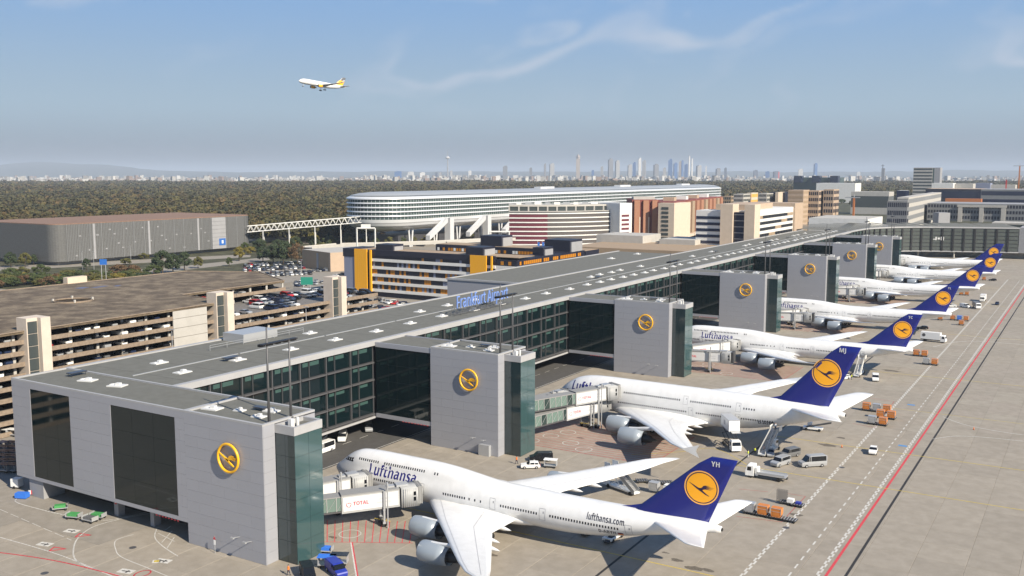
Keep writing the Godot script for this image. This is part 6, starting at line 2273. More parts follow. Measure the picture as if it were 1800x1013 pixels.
func build_garage():
	make_tiny()
	var o := thing("parking_garage", "brown multi-storey parking garage with open decks and cream stair towers", "garage")
	var lv := []
	for k in 9: lv.append(22.3 - k * 2.72)
	var z_end := -268.0
	# roof: full width on the left, set back behind the second tower
	var m := MB.new()
	var outline := PackedVector2Array([Vector2(-220.5, -60), Vector2(-220.5, -198), Vector2(-245, -201), Vector2(-246, -247), Vector2(-276, -264), Vector2(-303, -252), Vector2(-304, -60)])
	var keyed := PackedVector2Array(outline)
	# round light well cut through the roof
	for k in 25: keyed.append(Vector2(-261 + 5.2 * sin(TAU * k / 24.0 + 0.001), -174.5 + 5.2 * cos(TAU * k / 24.0 + 0.001)))
	keyed.append(Vector2(-304.0, -60.01))
	m.prism(keyed, 24.5, 25.05)
	part(o, "roof_deck", m, M.garage_deck)
	m = MB.new()
	for i in outline.size():
		var a := outline[i]; var b := outline[(i + 1) % outline.size()]
		var d := (b - a).normalized() * 0.2
		var n := Vector2(-d.y, d.x)
		m.quad(Vector3(a.x + n.x, 25.05, a.y + n.y), Vector3(b.x + n.x, 25.05, b.y + n.y), Vector3(b.x + n.x, 25.28, b.y + n.y), Vector3(a.x + n.x, 25.28, a.y + n.y))
		m.quad(Vector3(a.x - n.x, 24.4, a.y - n.y), Vector3(b.x - n.x, 24.4, b.y - n.y), Vector3(b.x - n.x, 25.28, b.y - n.y), Vector3(a.x - n.x, 25.28, a.y - n.y))
		m.quad(Vector3(a.x - n.x, 25.28, a.y - n.y), Vector3(b.x - n.x, 25.28, b.y - n.y), Vector3(b.x + n.x, 25.28, b.y + n.y), Vector3(a.x + n.x, 25.28, a.y + n.y))
	part(o, "roof_edge", m, M.garage_band)
	# round light well in the roof
	m = MB.new()
	m.lathe([[0.0, 5.6], [0.4, 5.6], [0.4, 5.2], [0.05, 5.2]], Vector3(-261, 25.05, -174.5), Vector3.UP, 36)
	part(o, "well_kerb", m, M.garage_band)
	for k in 4: part(o, "well_post", boxm(0.5, 0.9, 0.5), M.concrete_pale, Vector3(-261 + 5.4 * cos(k * 1.6 + 0.5), 25.55, -174.5 + 5.4 * sin(k * 1.6 + 0.5)))
	# faded ground painting and a pale hut on the roof
	m = MB.new()
	for q in [[-288.5, -196.5, 3.0, 4.2, 0.4], [-286.0, -201.5, 2.2, 6.0, 0.2], [-283.6, -206.5, 1.6, 3.4, 0.6]]:
		m.box(Vector3(q[0], 25.07, q[1]), Vector3(q[2], 0.012, q[3]), q[4])
	part(o, "faded_blue_paint", m, mat("faded_blue", 0.10, 0.12, 0.20, 0.9))
	m = MB.new()
	m.bx(-305.5, -303.0, 25.0, 27.2, -208.5, -201.0)
	part(o, "pale_hut", m, M.cream)
	# decks
	for k in 9:
		var y: float = lv[k]
		m = MB.new()
		var front := -221.0
		m.bx(-303, front, y - 0.45, y, -200.0 if k == 0 else z_end, -60)
		part(o, "parking_deck", m, M.garage_floor)
		# outer parapets, one length per bay
		var z := -62.0
		var stop := -200.0 if k == 0 else z_end
		if k < 6:
			while z > stop:
				var w := minf(7.6, z - stop)
				part(o, "parapet", boxm(0.22, 1.12, w - 0.05), M.garage_band, Vector3(front + 0.12, y + 0.12, z - w * 0.5))
				z -= 7.6
		else:
			m = MB.new()
			m.bx(front, front + 0.22, y - 0.44, y + 0.68, z_end, -62)
			part(o, "parapet", m, M.garage_band)
		m = MB.new()
		m.bx(-262, -261.6, y, y + 2.3, z_end + 1 if k > 0 else -231.0, -60)
		part(o, "inner_wall", m, M.garage_floor)
	# parapets of the upper set-back deck
	for k in 6: part(o, "parapet", boxm(0.22, 1.12, 7.5), M.garage_band, Vector3(-244.8, 22.42, -204.5 - k * 7.6))
	m = MB.new()
	m.bx(-303, -244.7, 21.85, 22.3, -250, -200.02)
	part(o, "parking_deck", m, M.garage_floor)
	# columns
	m = MB.new()
	m.bx(-0.2, 0.2, -0.1, 24.5, -0.35, 0.35)
	var cm := m.mesh()
	for k in 27:
		var z := -64.0 - k * 7.6
		if z > -199.0: part(o, "column", cm, M.concrete_pale, Vector3(-222.6, 0, z))
		else:
			m = MB.new()
			m.bx(-0.2, 0.2, -0.1, 18.8, -0.35, 0.35)
			part(o, "column", m, M.concrete_pale, Vector3(-222.6, 0, z))
			if z > -250: part(o, "column", boxm(0.4, 5.2, 0.7), M.concrete_pale, Vector3(-246.5, 22.1, z))
	for z in [-134.0, -192.5, -242.5]: stair_tower(o, z)
	# solid bay left of the second tower
	for k in 6: part(o, "blank_panel", boxm(0.3, 2.6, 12.0), M.concrete_pale, Vector3(-220.75, 23.6 - k * 2.72, -184.0))
	# cars on the covered decks
	for k in range(0, 5):
		var z := -112.0
		while z > -266.0:
			if k == 0 and z < -198.0: break
			var in_tower: bool = false
			for t in [-134.0, -192.5, -242.5]:
				if z < t + 2.5 and z > t - 7.5: in_tower = true
			if not in_tower and not (z < -177 and z > -191) and rng.randf() < 0.62 and not (k == 1 and z < -199):
				tiny_car(Vector3(-224.4, lv[k] + 0.01, z), 0.0, "on a covered deck of the garage", "cars on the covered garage decks")
			z -= 2.7
	# cars on the open deck behind the second tower
	for r in 4:
		var z := -203.5
		while z > -266.0:
			var x: float = [-224.6, -231.0, -236.4, -243.0][r]
			var skip: bool = (r > 0 and z > -222 and rng.randf() < 0.5) or (z < -236 and z > -251 and r < 2) or (r == 3 and z > -225)
			if not skip and rng.randf() < 0.72: tiny_car(Vector3(x, lv[1] + 0.01, z), 0.0, "on the open deck of the garage", "cars on the open garage deck")
			z -= 2.6
	for k in 12: if rng.randf() < 0.7: tiny_car(Vector3(-247.8, 22.31, -204.0 - k * 3.4), 0.0, "on the set-back upper deck of the garage", "cars on the set-back garage deck")
	# surface car park beyond: ranks of cars
	for s in [[432, 470, 560, 462, 2], [430, 478, 545, 472, 3], [470, 487, 560, 482, 3], [560, 478, 600, 474, 2], [590, 486, 642, 480, 1], [520, 500, 600, 496, 2], [500, 507, 560, 500, 1], [600, 505, 640, 503, 2], [610, 518, 648, 514, 1], [648, 538, 720, 552, 1], [665, 530, 740, 545, 2]]:
		for rr in s[4]:
			var a := U(s[0], s[1] - rr * 2.2)
			var b := U(s[2], s[3] - rr * 2.2)
			var d := b - a
			var n := int(d.length() / 3.0)
			var dir := d.normalized()
			for k in n:
				if rng.randf() < 0.86:
					tiny_car(a + dir * 3.0 * k + Vector3(0, 0.03, 0), atan2(-dir.z, dir.x) + PI / 2, "in the surface car park behind the garage", "cars in the surface car park")
	# tall street lamps
	for s in [[300, 545, 640], [537, 520, 610], [76, 425, 450], [145, 435, 462], [230, 425, 450], [165, 440, 462], [530, 470, 480]]:
		var base := U(s[0], s[2] - 8 if s[2] > 600 else s[2] + 12)
		if s[2] > 600: base = Vector3(-205.0, 0, U(s[0], s[1], 22.0).z * (205.0 / absf(U(s[0], s[1], 22.0).x)))
		var h := 22.5 if s[2] > 600 else 12.0
		var l := thing("street_lamp", "slim grey street lamp on the land side", "street lamp", Vector3(base.x, 0, base.z), 0, "street lamps on the land side")
		m = MB.new()
		m.tube(Vector3.ZERO, Vector3(0, h, 0), 0.16, 0.09, 8)
		part(l, "pole", m, M.veh_silver)
		m = MB.new()
		m.bx(-1.0, 1.0, h - 0.05, h + 0.12, -0.2, 0.2)
		part(l, "lamp_head", m, M.veh_silver)

# ------------------------------------------------------------------ land side buildings
# oblong building: a and b are the ground points of the front face, seen left to right
func slab(called: String, label: String, a: Vector3, b: Vector3, depth: float, h: float, wall: Material, win: Material, floors: int, cols: int, style: String, base := 0.0, roof: Material = null) -> Node3D:
	a.y = 0; b.y = 0
	var d := b - a
	var L := d.length()
	var x := d.normalized()
	var n := Vector3(-x.z, 0, x.x)
	if n.dot(-a) < 0: n = -n
	var o := thing(called, label, "building", a)
	# local axes: x along the face, z outwards
	o.basis = Basis(x, Vector3.UP, n) if x.cross(Vector3.UP).dot(n) > 0 else Basis(x, Vector3.UP, n)
	var m := MB.new()
	m.bx(0, L, base - 0.1, h, -depth, 0)
	part(o, "wall", m, wall)
	if roof:
		m = MB.new()
		m.bx(0.4, L - 0.4, h + 0.003, h + 0.15, -depth + 0.4, -0.4)
		part(o, "roof", m, roof)
	if floors > 0:
		var fh := (h - base - 0.8) / floors
		for f in floors:
			var y := base + 0.6 + fh * f
			if style == "bands":
				part(o, "window_band", boxm(L - 1.0, fh * 0.52, 0.12), win, Vector3(L * 0.5, y + fh * 0.55, 0.02))
				part(o, "window_band", boxm(0.12, fh * 0.52, depth - 1.0), win, Vector3(-0.02, y + fh * 0.55, -depth * 0.5))
				part(o, "window_band", boxm(0.12, fh * 0.52, depth - 1.0), win, Vector3(L + 0.02, y + fh * 0.55, -depth * 0.5))
			elif style == "grid":
				var w := (L - 1.0) / cols
				for c in cols:
					part(o, "window", boxm(w * 0.66, fh * 0.55, 0.12), win, Vector3(0.5 + w * (c + 0.5), y + fh * 0.55, 0.02))
				var nd := maxi(2, int(depth / w))
				var wd := depth / nd
				for c in nd:
					part(o, "window", boxm(0.12, fh * 0.55, wd * 0.66), win, Vector3(L + 0.02, y + fh * 0.55, -wd * (c + 0.5)))
					part(o, "window", boxm(0.12, fh * 0.55, wd * 0.66), win, Vector3(-0.02, y + fh * 0.55, -wd * (c + 0.5)))
	return o

# ground point on the ray through pixel column px (at the horizon) at a given depth
func G(px: float, depth: float) -> Vector3:
	return U(px, 305.0 + CAM_H * FOC / depth)

# where the ray through column px crosses a line running in X at a given z
func GX(px: float, z: float) -> Vector3:
	var p := G(px, 1000.0)
	return Vector3(p.x * z / p.z, 0, z)

func top_h(py: float, depth: float) -> float:
	return CAM_H - (py - 305.0) * depth / FOC

func build_landside():
	build_grey_garage()
	build_orange_block()
	build_squaire()
	build_striped()
	build_hotel()
	build_cream()
	var m: MB
	# tan hall in the car park
	var o := slab("tan_hall", "windowless tan hall with pale flat roof beside the car park", Vector3(-457.0, 0, -476.0), Vector3(-421.0, 0, -464.0), 40, 12.2, M.tan_dark, M.window_grey, 0, 0, "", 0.0, M.concrete_pale)
	m = MB.new()
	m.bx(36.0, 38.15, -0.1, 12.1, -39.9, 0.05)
	part(o, "lit_tone_end_wall", m, M.tan)  # lighter tan than the other walls, painting sunlight into this end
	m = MB.new()
	m.bx(20.0, 22.5, 0.0, 11.0, 0.01, 0.12)
	part(o, "roller_door", m, M.grey_wall)
	# low roofs between the pier and the hotel
	for s in [[1048, 1130, 412, 640.0, 30.0, "concrete_pale", "low pale plant house with flat roof in front of the striped building"],
		[1158, 1222, 420, 620.0, 30.0, "concrete_pale", "low pale plant house in front of the white hotel wing"],
		[1000, 1252, 433, 600.0, 60.0, "tan_dark", "long low brown roof deck behind the pier hall"],
		[1420, 1525, 383, 790.0, 60.0, "white_wall", "low white terminal roof behind the pier hall"],
		[1475, 1545, 397, 830.0, 40.0, "blue_shade_wall", "low blue-grey roof house near the far end of the pier"]]:
		var h := top_h(s[2], s[3])
		slab("low_building", s[6], G(s[0], s[3]), GX(s[1], G(s[0], s[3]).z), s[4], h, M[s[5]], M.window_grey, 0, 0, "", 0.0, M.concrete_pale if s[5] != "tan_dark" else M.tan_dark)
	# office blocks beyond
	for s in [[1268, 1288, 345, 1080.0, "tan_dark", "window_grey", 8, 4, "grid", "dark tan office block right of the red hotel wing"],
		[1288, 1309, 341, 1040.0, "concrete_pale", "window_grey", 9, 7, "grid", "pale gridded office slab beside the dark tan block"],
		[1311, 1323, 339, 1090.0, "cream", "panel_orange", 6, 2, "grid", "narrow cream office tower with ochre windows"],
		[1331, 1350, 340, 1040.0, "concrete_pale", "window_grey", 9, 6, "grid", "pale gridded office slab beside the cream tower"],
		[1352, 1382, 338, 1060.0, "navy_wall", "window_blue", 0, 0, "", "dark glazed office block between pale slabs"],
		[1361, 1370, 338, 1040.0, "cream", "window_grey", 0, 0, "", "thin cream shaft in front of the dark glazed block"],
		[1383, 1414, 334, 1000.0, "tan", "tan_dark", 9, 0, "bands", "broad tan banded office block with a tall shaft"],
		[1415, 1441, 335, 1010.0, "tan", "navy_wall", 7, 6, "grid", "tan office block with a grid of dark windows"],
		[1445, 1467, 333, 1010.0, "tan", "navy_wall", 7, 4, "grid", "right-hand tan office block with dark windows and balconies"]]:
		slab("office_block", s[9], G(s[0], s[3]), GX(s[1] - 4, G(s[0], s[3]).z), 24, top_h(s[2], s[3]), M[s[4]], M[s[5]], s[6], s[7], s[8])
	# grey terminal blocks on the right
	slab("terminal_block", "grey terminal block with rows of dark windows behind the glazed link", G(1557, 900), GX(1593, G(1557, 900).z), 8, top_h(353, 900), M.grey_mid, M.navy_wall, 3, 10, "grid", 14.0, M.concrete_pale)
	slab("terminal_block", "long pale banded terminal side running away from the grey block", G(1594, 905), G(1652, 1150), 10, top_h(347, 905), M.concrete_pale, M.grey_mid, 4, 0, "bands", 8.0)  # paler wall colour paints in the sun on this side of the block
	o = slab("terminal_block", "long grey terminal front with three rows of small windows", G(1628, 1010), GX(1860, G(1628, 1010).z), 60, top_h(357, 1010), M.grey_mid, M.navy_wall, 3, 44, "grid", 14.0, M.grey_wall)
	for k in 3: part(o, "white_frame_post", boxm(4.0, 16.0, 2.0), M.concrete_pale, Vector3(32.0 + k * 20.0, 21.0, 1.2))
	part(o, "white_frame_beam", boxm(46.0, 2.4, 2.1), M.concrete_pale, Vector3(52.0, 29.5, 1.3))
	slab("low_building", "long white flat roof in front of the grey terminal front", G(1742, 860), GX(1860, G(1742, 860).z), 30, top_h(391, 860), M.concrete_pale, M.window_grey, 1, 0, "bands", 12.0)
	slab("low_building", "pale roof house on the far terminal roofs", G(1648, 880), G(1668, 880), 12, top_h(374, 880), M.grey_wall, M.window_grey, 0, 0, "")
	slab("terminal_hall", "blue-grey terminal hall with curved front beyond the grey terminal", G(1722, 1300), GX(1860, G(1722, 1300).z), 80, top_h(333, 1300), M.grey_mid, M.window_blue, 3, 0, "bands", 8.0, M.grey_wall)
	slab("terminal_hall", "dark glazed hall with yellowish roof edge near the tower block", G(1625, 1420), GX(1722, G(1625, 1420).z), 70, top_h(332, 1420), M.navy_wall, M.window_blue, 2, 0, "bands", 5.0, M.tan)
	slab("low_building", "orange-red site cabins in front of the dark glazed hall", G(1660, 1250), GX(1722, G(1660, 1250).z), 12, top_h(349, 1250), M.crane_orange, M.navy_wall, 0, 0, "", 18.0)
	for s in [[1636, 1671, 322, 1700.0, "white_wall", "white shed right of the tower block"], [1677, 1706, 323, 1700.0, "concrete_pale", "pale shed beyond the dark glazed hall"], [1712, 1736, 322, 1750.0, "blue_shade_wall", "bluish shed near the tower cranes"], [1738, 1780, 325, 1750.0, "concrete_pale", "low pale shed under the tower cranes"]]:
		slab("freight_shed", s[5], G(s[0], s[3]), GX(s[1], G(s[0], s[3]).z), 40, top_h(s[2], s[3]), M[s[4]], M.window_grey, 0, 0, "")
	# office tower
	o = slab("tower_block", "tall grey banded office tower standing alone near the horizon", G(1603, 1800), GX(1634, G(1603, 1800).z), 26, top_h(295, 1800), M.concrete_pale, M.window_grey, 12, 0, "bands")
	m = MB.new()
	m.bx(33.0, 46.0, -0.1, top_h(295, 1800), -30, -2)
	part(o, "rear_wing", m, M.grey_wall)
	m = MB.new()
	m.bx(33.3, 36.0, 0.0, top_h(296, 1800), -1.99, -1.5)
	part(o, "glazed_joint", m, M.window_green)
	o = slab("glass_block", "dark green stepped glass block behind the white hall", G(1394, 2300), GX(1470, G(1394, 2300).z), 60, top_h(312, 2300), M.window_green, M.window_blue, 0, 0, "")
	for k in 3: part(o, "tower_bay", boxm(18, 16, 20), M.window_blue, Vector3(14 + k * 42, top_h(312, 2300) - 4, 6))
	slab("white_hall", "white flat-roofed hall in front of the green glass block", G(1434, 2100), GX(1500, G(1434, 2100).z), 60, top_h(322, 2100), M.white_wall, M.window_grey, 0, 0, "")
	slab("low_building", "long pale roofed depot beyond the office blocks", G(1495, 1500), GX(1560, G(1495, 1500).z), 40, top_h(337, 1500), M.concrete_pale, M.window_grey, 1, 0, "bands")
	slab("low_building", "small dark blue house with white edge beside the depot", G(1574, 1200), GX(1590, G(1574, 1200).z), 20, top_h(335, 1200), M.window_blue, M.window_grey, 0, 0, "", 0.0, M.white_wall)
	# tower cranes
	for s in [[1788, 326, 289, 1500.0, "crane_orange", "orange tower crane with grey top near the right horizon"], [1766, 333, 313, 1500.0, "crane_red", "red tower crane mast near the right horizon"], [1499, 366, 343, 1000.0, "crane_orange", "short orange crane mast among the office blocks"]]:
		var base := G(s[0], s[3])
		var h := top_h(s[2], s[3])
		o = thing("tower_crane", s[5], "crane", base)
		m = MB.new()
		m.bx(-0.9, 0.9, 0, h - 3.0, -0.9, 0.9)
		part(o, "mast", m, M[s[4]])
		m = MB.new()
		m.bx(-9.0, 6.0, h - 3.0, h - 2.0, -0.6, 0.6)
		m.tube(Vector3(0, h - 2, 0), Vector3(0, h + 1, 0), 0.5, 0.3, 6)
		part(o, "jib", m, M.veh_silver)
	# footbridge truss between the grey garage and the long white building
	o = thing("truss_footbridge", "long white steel truss footbridge crossing above the trees", "bridge")
	var a := Vector3(-604.0, 14.5, -566.0)
	var b := Vector3(-521.0, 23.0, -632.0)
	var d := b - a
	var n := 22
	var x := d.normalized()
	var sd := x.cross(Vector3.UP).normalized() * 2.6
	m = MB.new()
	for s in [-1.0, 1.0]:
		m.tube(a + sd * s, b + sd * s, 0.35, 0.35, 6)
		m.tube(a + sd * s + Vector3(0, 5, 0), b + sd * s + Vector3(0, 5, 0), 0.35, 0.35, 6)
	part(o, "chord", m, M.white_wall)
	for s in [-1.0, 1.0]:
		for k in n:
			m = MB.new()
			m.tube(a + d * (k / float(n)) + sd * s, a + d * ((k + 0.5) / n) + sd * s + Vector3(0, 5, 0), 0.2, 0.2, 5)
			m.tube(a + d * ((k + 0.5) / n) + sd * s + Vector3(0, 5, 0), a + d * ((k + 1.0) / n) + sd * s, 0.2, 0.2, 5)
			part(o, "diagonal", m, M.white_wall)
	m = MB.new()
	m.quad(a - sd * 0.95 + Vector3(0, 0.2, 0), a + sd * 0.95 + Vector3(0, 0.2, 0), b + sd * 0.95 + Vector3(0, 0.2, 0), b - sd * 0.95 + Vector3(0, 0.2, 0))
	part(o, "walkway", m, M.grey_mid)
	for k in 5:
		var p := a + d * (0.12 + k * 0.2)
		m = MB.new()
		m.tube(Vector3(p.x, 0, p.z) + sd, p + sd, 0.35, 0.35, 6)
		m.tube(Vector3(p.x, 0, p.z) - sd * 2.5, p - sd, 0.35, 0.35, 6)
		part(o, "pier_leg", m, M.white_wall)
	# raised road and white sign gantries
	for s in [[[556, 652, 760, 900], 445.0, 790.0, 8.0], [[640, 800, 1000], 700.0, 640.0, 6.0]]:
		pass
	o = thing("viaduct", "grey elevated road curving past the end of the long white building", "bridge")
	m = MB.new()
	var vp := []
	for q in [[540, 700.0], [600, 730.0], [680, 740.0], [780, 760.0], [900, 800.0]]: vp.append(G(q[0], q[1]) + Vector3(0, 9.0, 0))
	for i in vp.size() - 1:
		var e: Vector3 = (vp[i + 1] - vp[i]).normalized()
		var w := Vector3(-e.z, 0, e.x) * 5.0
		for t in [[0.0, 0.0], [-1.4, -1.4]]:
			m.quad(vp[i] - w + Vector3(0, t[0], 0), vp[i] + w + Vector3(0, t[0], 0), vp[i + 1] + w + Vector3(0, t[0], 0), vp[i + 1] - w + Vector3(0, t[0], 0))
		for s in [-1.0, 1.0]:
			m.quad(vp[i] + w * s + Vector3(0, -1.4, 0), vp[i] + w * s + Vector3(0, 0.9, 0), vp[i + 1] + w * s + Vector3(0, 0.9, 0), vp[i + 1] + w * s + Vector3(0, -1.4, 0))
	part(o, "deck", m, M.concrete_pale)
	for i in vp.size(): part(o, "pier_leg", boxm(1.6, 8.0, 1.6), M.concrete_pale, vp[i] + Vector3(0, -5.4, 0))
	for s in [[628, 660, 700.0, 401, "white sign gantry over the elevated road by the footbridge"], [862, 895, 680.0, 407, "white sign gantry in front of the striped building"]]:
		var p0 := G(s[0], s[2])
		var p1 := G(s[1], s[2])
		var h := top_h(s[3], s[2])
		o = thing("sign_gantry", s[4], "gantry")
		for p: Vector3 in [p0, p1]: part(o, "post", boxm(0.8, h, 0.8), M.white_wall, p + Vector3(0, h * 0.5, 0))
		m = MB.new()
		m.tube(p0 + Vector3(0, h, 0), p1 + Vector3(0, h, 0), 0.6, 0.6, 6)
		part(o, "beam", m, M.white_wall)
		m = MB.new()
		var mid := (p0 + p1) * 0.5 + Vector3(0, h + 1.2, 0)
		m.box(mid, Vector3(7.0, 3.4, 0.3), deg_to_rad(31.0))
		if s[0] < 700: part(o, "sign_board", m, M.white_wall)
	# traffic signs
	for s in [[185, 462, 452.0, "sign_traffic_blue", 3.4, 2.6, "blue motorway sign on a post in front of the grey garage"], [541, 494, 398.0, "sign_green", 5.0, 3.2, "large green direction sign behind the garage deck"]]:
		var p := G(s[0], s[2])
		o = thing("road_sign", s[6], "sign", p, deg_to_rad(31.0))
		var h := top_h(s[1] - 5, s[2])
		m = MB.new()
		m.tube(Vector3(-s[4] * 0.3, 0, -0.1), Vector3(-s[4] * 0.3, h, -0.1), 0.14, 0.14, 6)
		m.tube(Vector3(s[4] * 0.3, 0, -0.1), Vector3(s[4] * 0.3, h, -0.1), 0.14, 0.14, 6)
		part(o, "post", m, M.steel)
		part(o, "board", boxm(s[4], s[5], 0.15), M[s[3]], Vector3(0, h - s[5] * 0.3, 0))

func build_grey_garage():
	var o := thing("grey_garage", "long grey louvred parking block with rounded corner at the forest edge", "garage")
	var x1 := -606.0
	var x0 := -700.0
	var z0 := -394.0
	var z1 := -574.0
	var H := 28.0
	var R := 9.0
	var pl := []
	for p in [Vector2(x0, z0)]: pl.append(p)
	for k in 9:
		var t := PI * 0.5 * k / 8.0
		pl.append(Vector2(x1 - R + sin(t) * R, z0 - R + cos(t) * R))
	for k in 7:
		var t := PI * 0.5 * k / 6.0
		pl.append(Vector2(x1 - R + cos(t) * R, z1 + R - sin(t) * R))
	pl.append(Vector2(x0, z1))
	var m := MB.new()
	m.prism(PackedVector2Array(pl), 2.6, H)
	part(o, "screen_wall", m, M.grey_louvre)
	m = MB.new()
	m.prism(PackedVector2Array(pl), H + 0.01, H + 0.6)
	part(o, "roof_deck", m, M.rust_deck)
	m = MB.new()
	m.bx(x0, x1 - 5, -0.1, 2.6, z1 + 5, z0 - 5)
	part(o, "ground_floor", m, M.grey_wall)
	# floors glimpsed through the screen and bright posts in front of it
	for k in 7: part(o, "floor_edge", boxm(0.1, 0.4, z0 - z1 - 2 * R), M.grey_louvre, Vector3(x1 + 0.06, 5.2 + k * 3.4, (z0 + z1) * 0.5))
	for k in 19: part(o, "screen_post", boxm(0.3, H - 2.4, 0.3), M.grey_mid, Vector3(x1 + 0.3, H * 0.5 + 1.2, z0 - R - k * 9.0))
	m = MB.new()
	for k in 130: m.bx(x1 + 0.02, x1 + 0.22, 2.8, H - 0.1, z0 - R - 0.1 - k * 1.24, z0 - R - 0.35 - k * 1.24)
	var lf := part(o, "louvre_fins", m, M.grey_mid)
	lf.set_meta("kind", "stuff")
	for k in 24: part(o, "car_glint_box", boxm(0.1, 0.9, 1.7), M.grey_wall, Vector3(x1 + 0.08, 6.1 + 3.4 * (k % 6), z0 - 16.0 - fmod(k * 37.7, 120.0)))  # pale boxes added on the screen, standing for glints of cars behind it
	for k in 8: part(o, "pale_panel", boxm(0.3, 3.0, 14.0), M.grey_wall, Vector3(x1 + 0.34, 4.2 + k * 3.15, z1 + 37.0))
	for k in 3: part(o, "stair_bay", boxm(0.5, H - 3.0, 1.6), M.grey_wall, Vector3(x1 + 0.4, H * 0.5 + 1.3, z0 - 30.0 - k * 46.0))
	part(o, "blue_banner", boxm(0.2, 5.4, 6.5), M.sign_traffic_blue, Vector3(x1 + 0.62, 8.0, z1 + 34.0))
	part(o, "banner_mark", boxm(0.1, 2.6, 1.8), M.white_wall, Vector3(x1 + 0.78, 8.0, z1 + 34.0))

func build_orange_block():
	var o := thing("orange_panel_offices", "white banded office block with amber windows and tall orange end panels", "building")
	var z := -382.0
	var x0 := -335.0
	var x1 := -243.0
	var m := MB.new()
	m.bx(x0, x1, -0.1, 23.6, z - 16, z - 0.5)
	part(o, "core", m, M.navy_wall)
	m = MB.new()
	m.bx(x0 + 0.5, x1 + 12.5, 23.61, 23.8, z - 15.5, z - 1.0)
	part(o, "roof", m, M.tan_dark)
	m = MB.new()
	m.bx(x0, x1, 21.2, 24.1, z - 0.5, z + 0.2)
	part(o, "roof_fascia", m, M.navy_wall)
	for k in 5:
		m = MB.new()
		m.bx(-318.0, x1, 2.6 + k * 3.9, 4.0 + k * 3.9, z - 0.5, z + 0.3)
		part(o, "spandrel_band", m, M.white_wall)
		for c in 52:
			var r := rng.randf()
			var mt: Material = M.navy_wall
			var f := 0.14 + 0.26 * float(k < 3)
			if r < f: mt = M.window_amber
			elif r < f + 0.10: mt = M.blue_shade_wall
			part(o, "window", boxm(1.25, 2.2, 0.08), mt, Vector3(-317.2 + c * 1.42, 5.15 + k * 3.9, z - 0.42))
	m = MB.new()
	m.bx(-336.5, -329.5, -0.1, 20.0, z - 15, z + 0.6)
	part(o, "end_wall", m, M.blue_shade_wall)
	m = MB.new()
	m.bx(-337.0, -329.2, 20.0, 24.3, z - 15, z + 0.8)
	part(o, "end_wall_cap", m, M.navy_wall)
	for k in 6: part(o, "orange_panel", boxm(1.35, 24.2, 0.7), M.panel_orange, Vector3(-328.4 + k * 1.39, 12.1, z + 0.7))
	part(o, "gold_fin", boxm(1.1, 24.0, 0.8), M.panel_orange, Vector3(-318.5, 12.0, z + 0.7))
	for k in 6: part(o, "orange_panel", boxm(1.5, 11.0, 0.7), M.panel_orange, Vector3(-256.0 + k * 1.54, 18.6, z + 0.7))
	part(o, "gold_fin", boxm(0.8, 11.0, 0.8), M.panel_orange, Vector3(-244.6, 18.6, z + 0.7))
	# return wing towards the pier
	m = MB.new()
	m.bx(-243.0, -231.5, -0.1, 22.6, z - 70, z - 0.6)
	part(o, "return_wing", m, M.navy_wall)
	m = MB.new()
	m.bx(-231.5, -231.0, 17.6, 19.6, z - 70, z - 0.4)
	m.bx(-243.0, -231.5, 17.6, 19.6, z - 0.59, z - 0.1)
	part(o, "return_band", m, M.white_wall)
	for c in 36: part(o, "window", boxm(0.1, 1.7, 1.5), M.window_amber if rng.randf() < 0.75 else M.navy_wall, Vector3(-231.4, 20.9, z - 2.0 - c * 1.9))
	for c in 5: part(o, "window", boxm(1.6, 1.7, 0.1), M.window_amber if c % 2 else M.navy_wall, Vector3(-241.6 + c * 2.1, 20.9, z - 0.5))
	# rear wing across the court
	m = MB.new()
	m.bx(-330, -232, -0.1, 22.0, z - 88, z - 72)
	part(o, "rear_wing", m, M.navy_wall)
	m = MB.new()
	m.bx(-330, -244, 16.4, 18.0, z - 72, z - 71.6)
	part(o, "rear_band", m, M.white_wall)
	for c in 44: part(o, "window", boxm(1.4, 1.7, 0.1), M.window_amber if rng.randf() < 0.55 else (M.white_wall if rng.randf() < 0.4 else M.navy_wall), Vector3(-328 + c * 1.9, 19.4, z - 71.9))
	m = MB.new()
	m.bx(-329.5, -232.5, 22.01, 22.2, z - 87.5, z - 72.5)
	part(o, "rear_roof", m, M.tan_dark)
	for s in [[-318, -307, 26.8, -12, -3], [-262, -252, 27.6, -14, -3], [-300, -286, 28.0, -86, -74], [-248, -233, 28.6, -70, -56], [-240, -234, 26.5, -40, -30]]:
		m = MB.new()
		m.bx(s[0], s[1], 22.0, s[2], z + s[3], z + s[4])
		part(o, "roof_house", m, M.navy_wall)
		m = MB.new()
		m.bx(s[1] + 0.02, s[1] + 0.6, 22.0, s[2] - 1.0, z + s[3] + 1.0, z + s[4] - 1.0)
		part(o, "roof_house_trim", m, M.grey_wall)

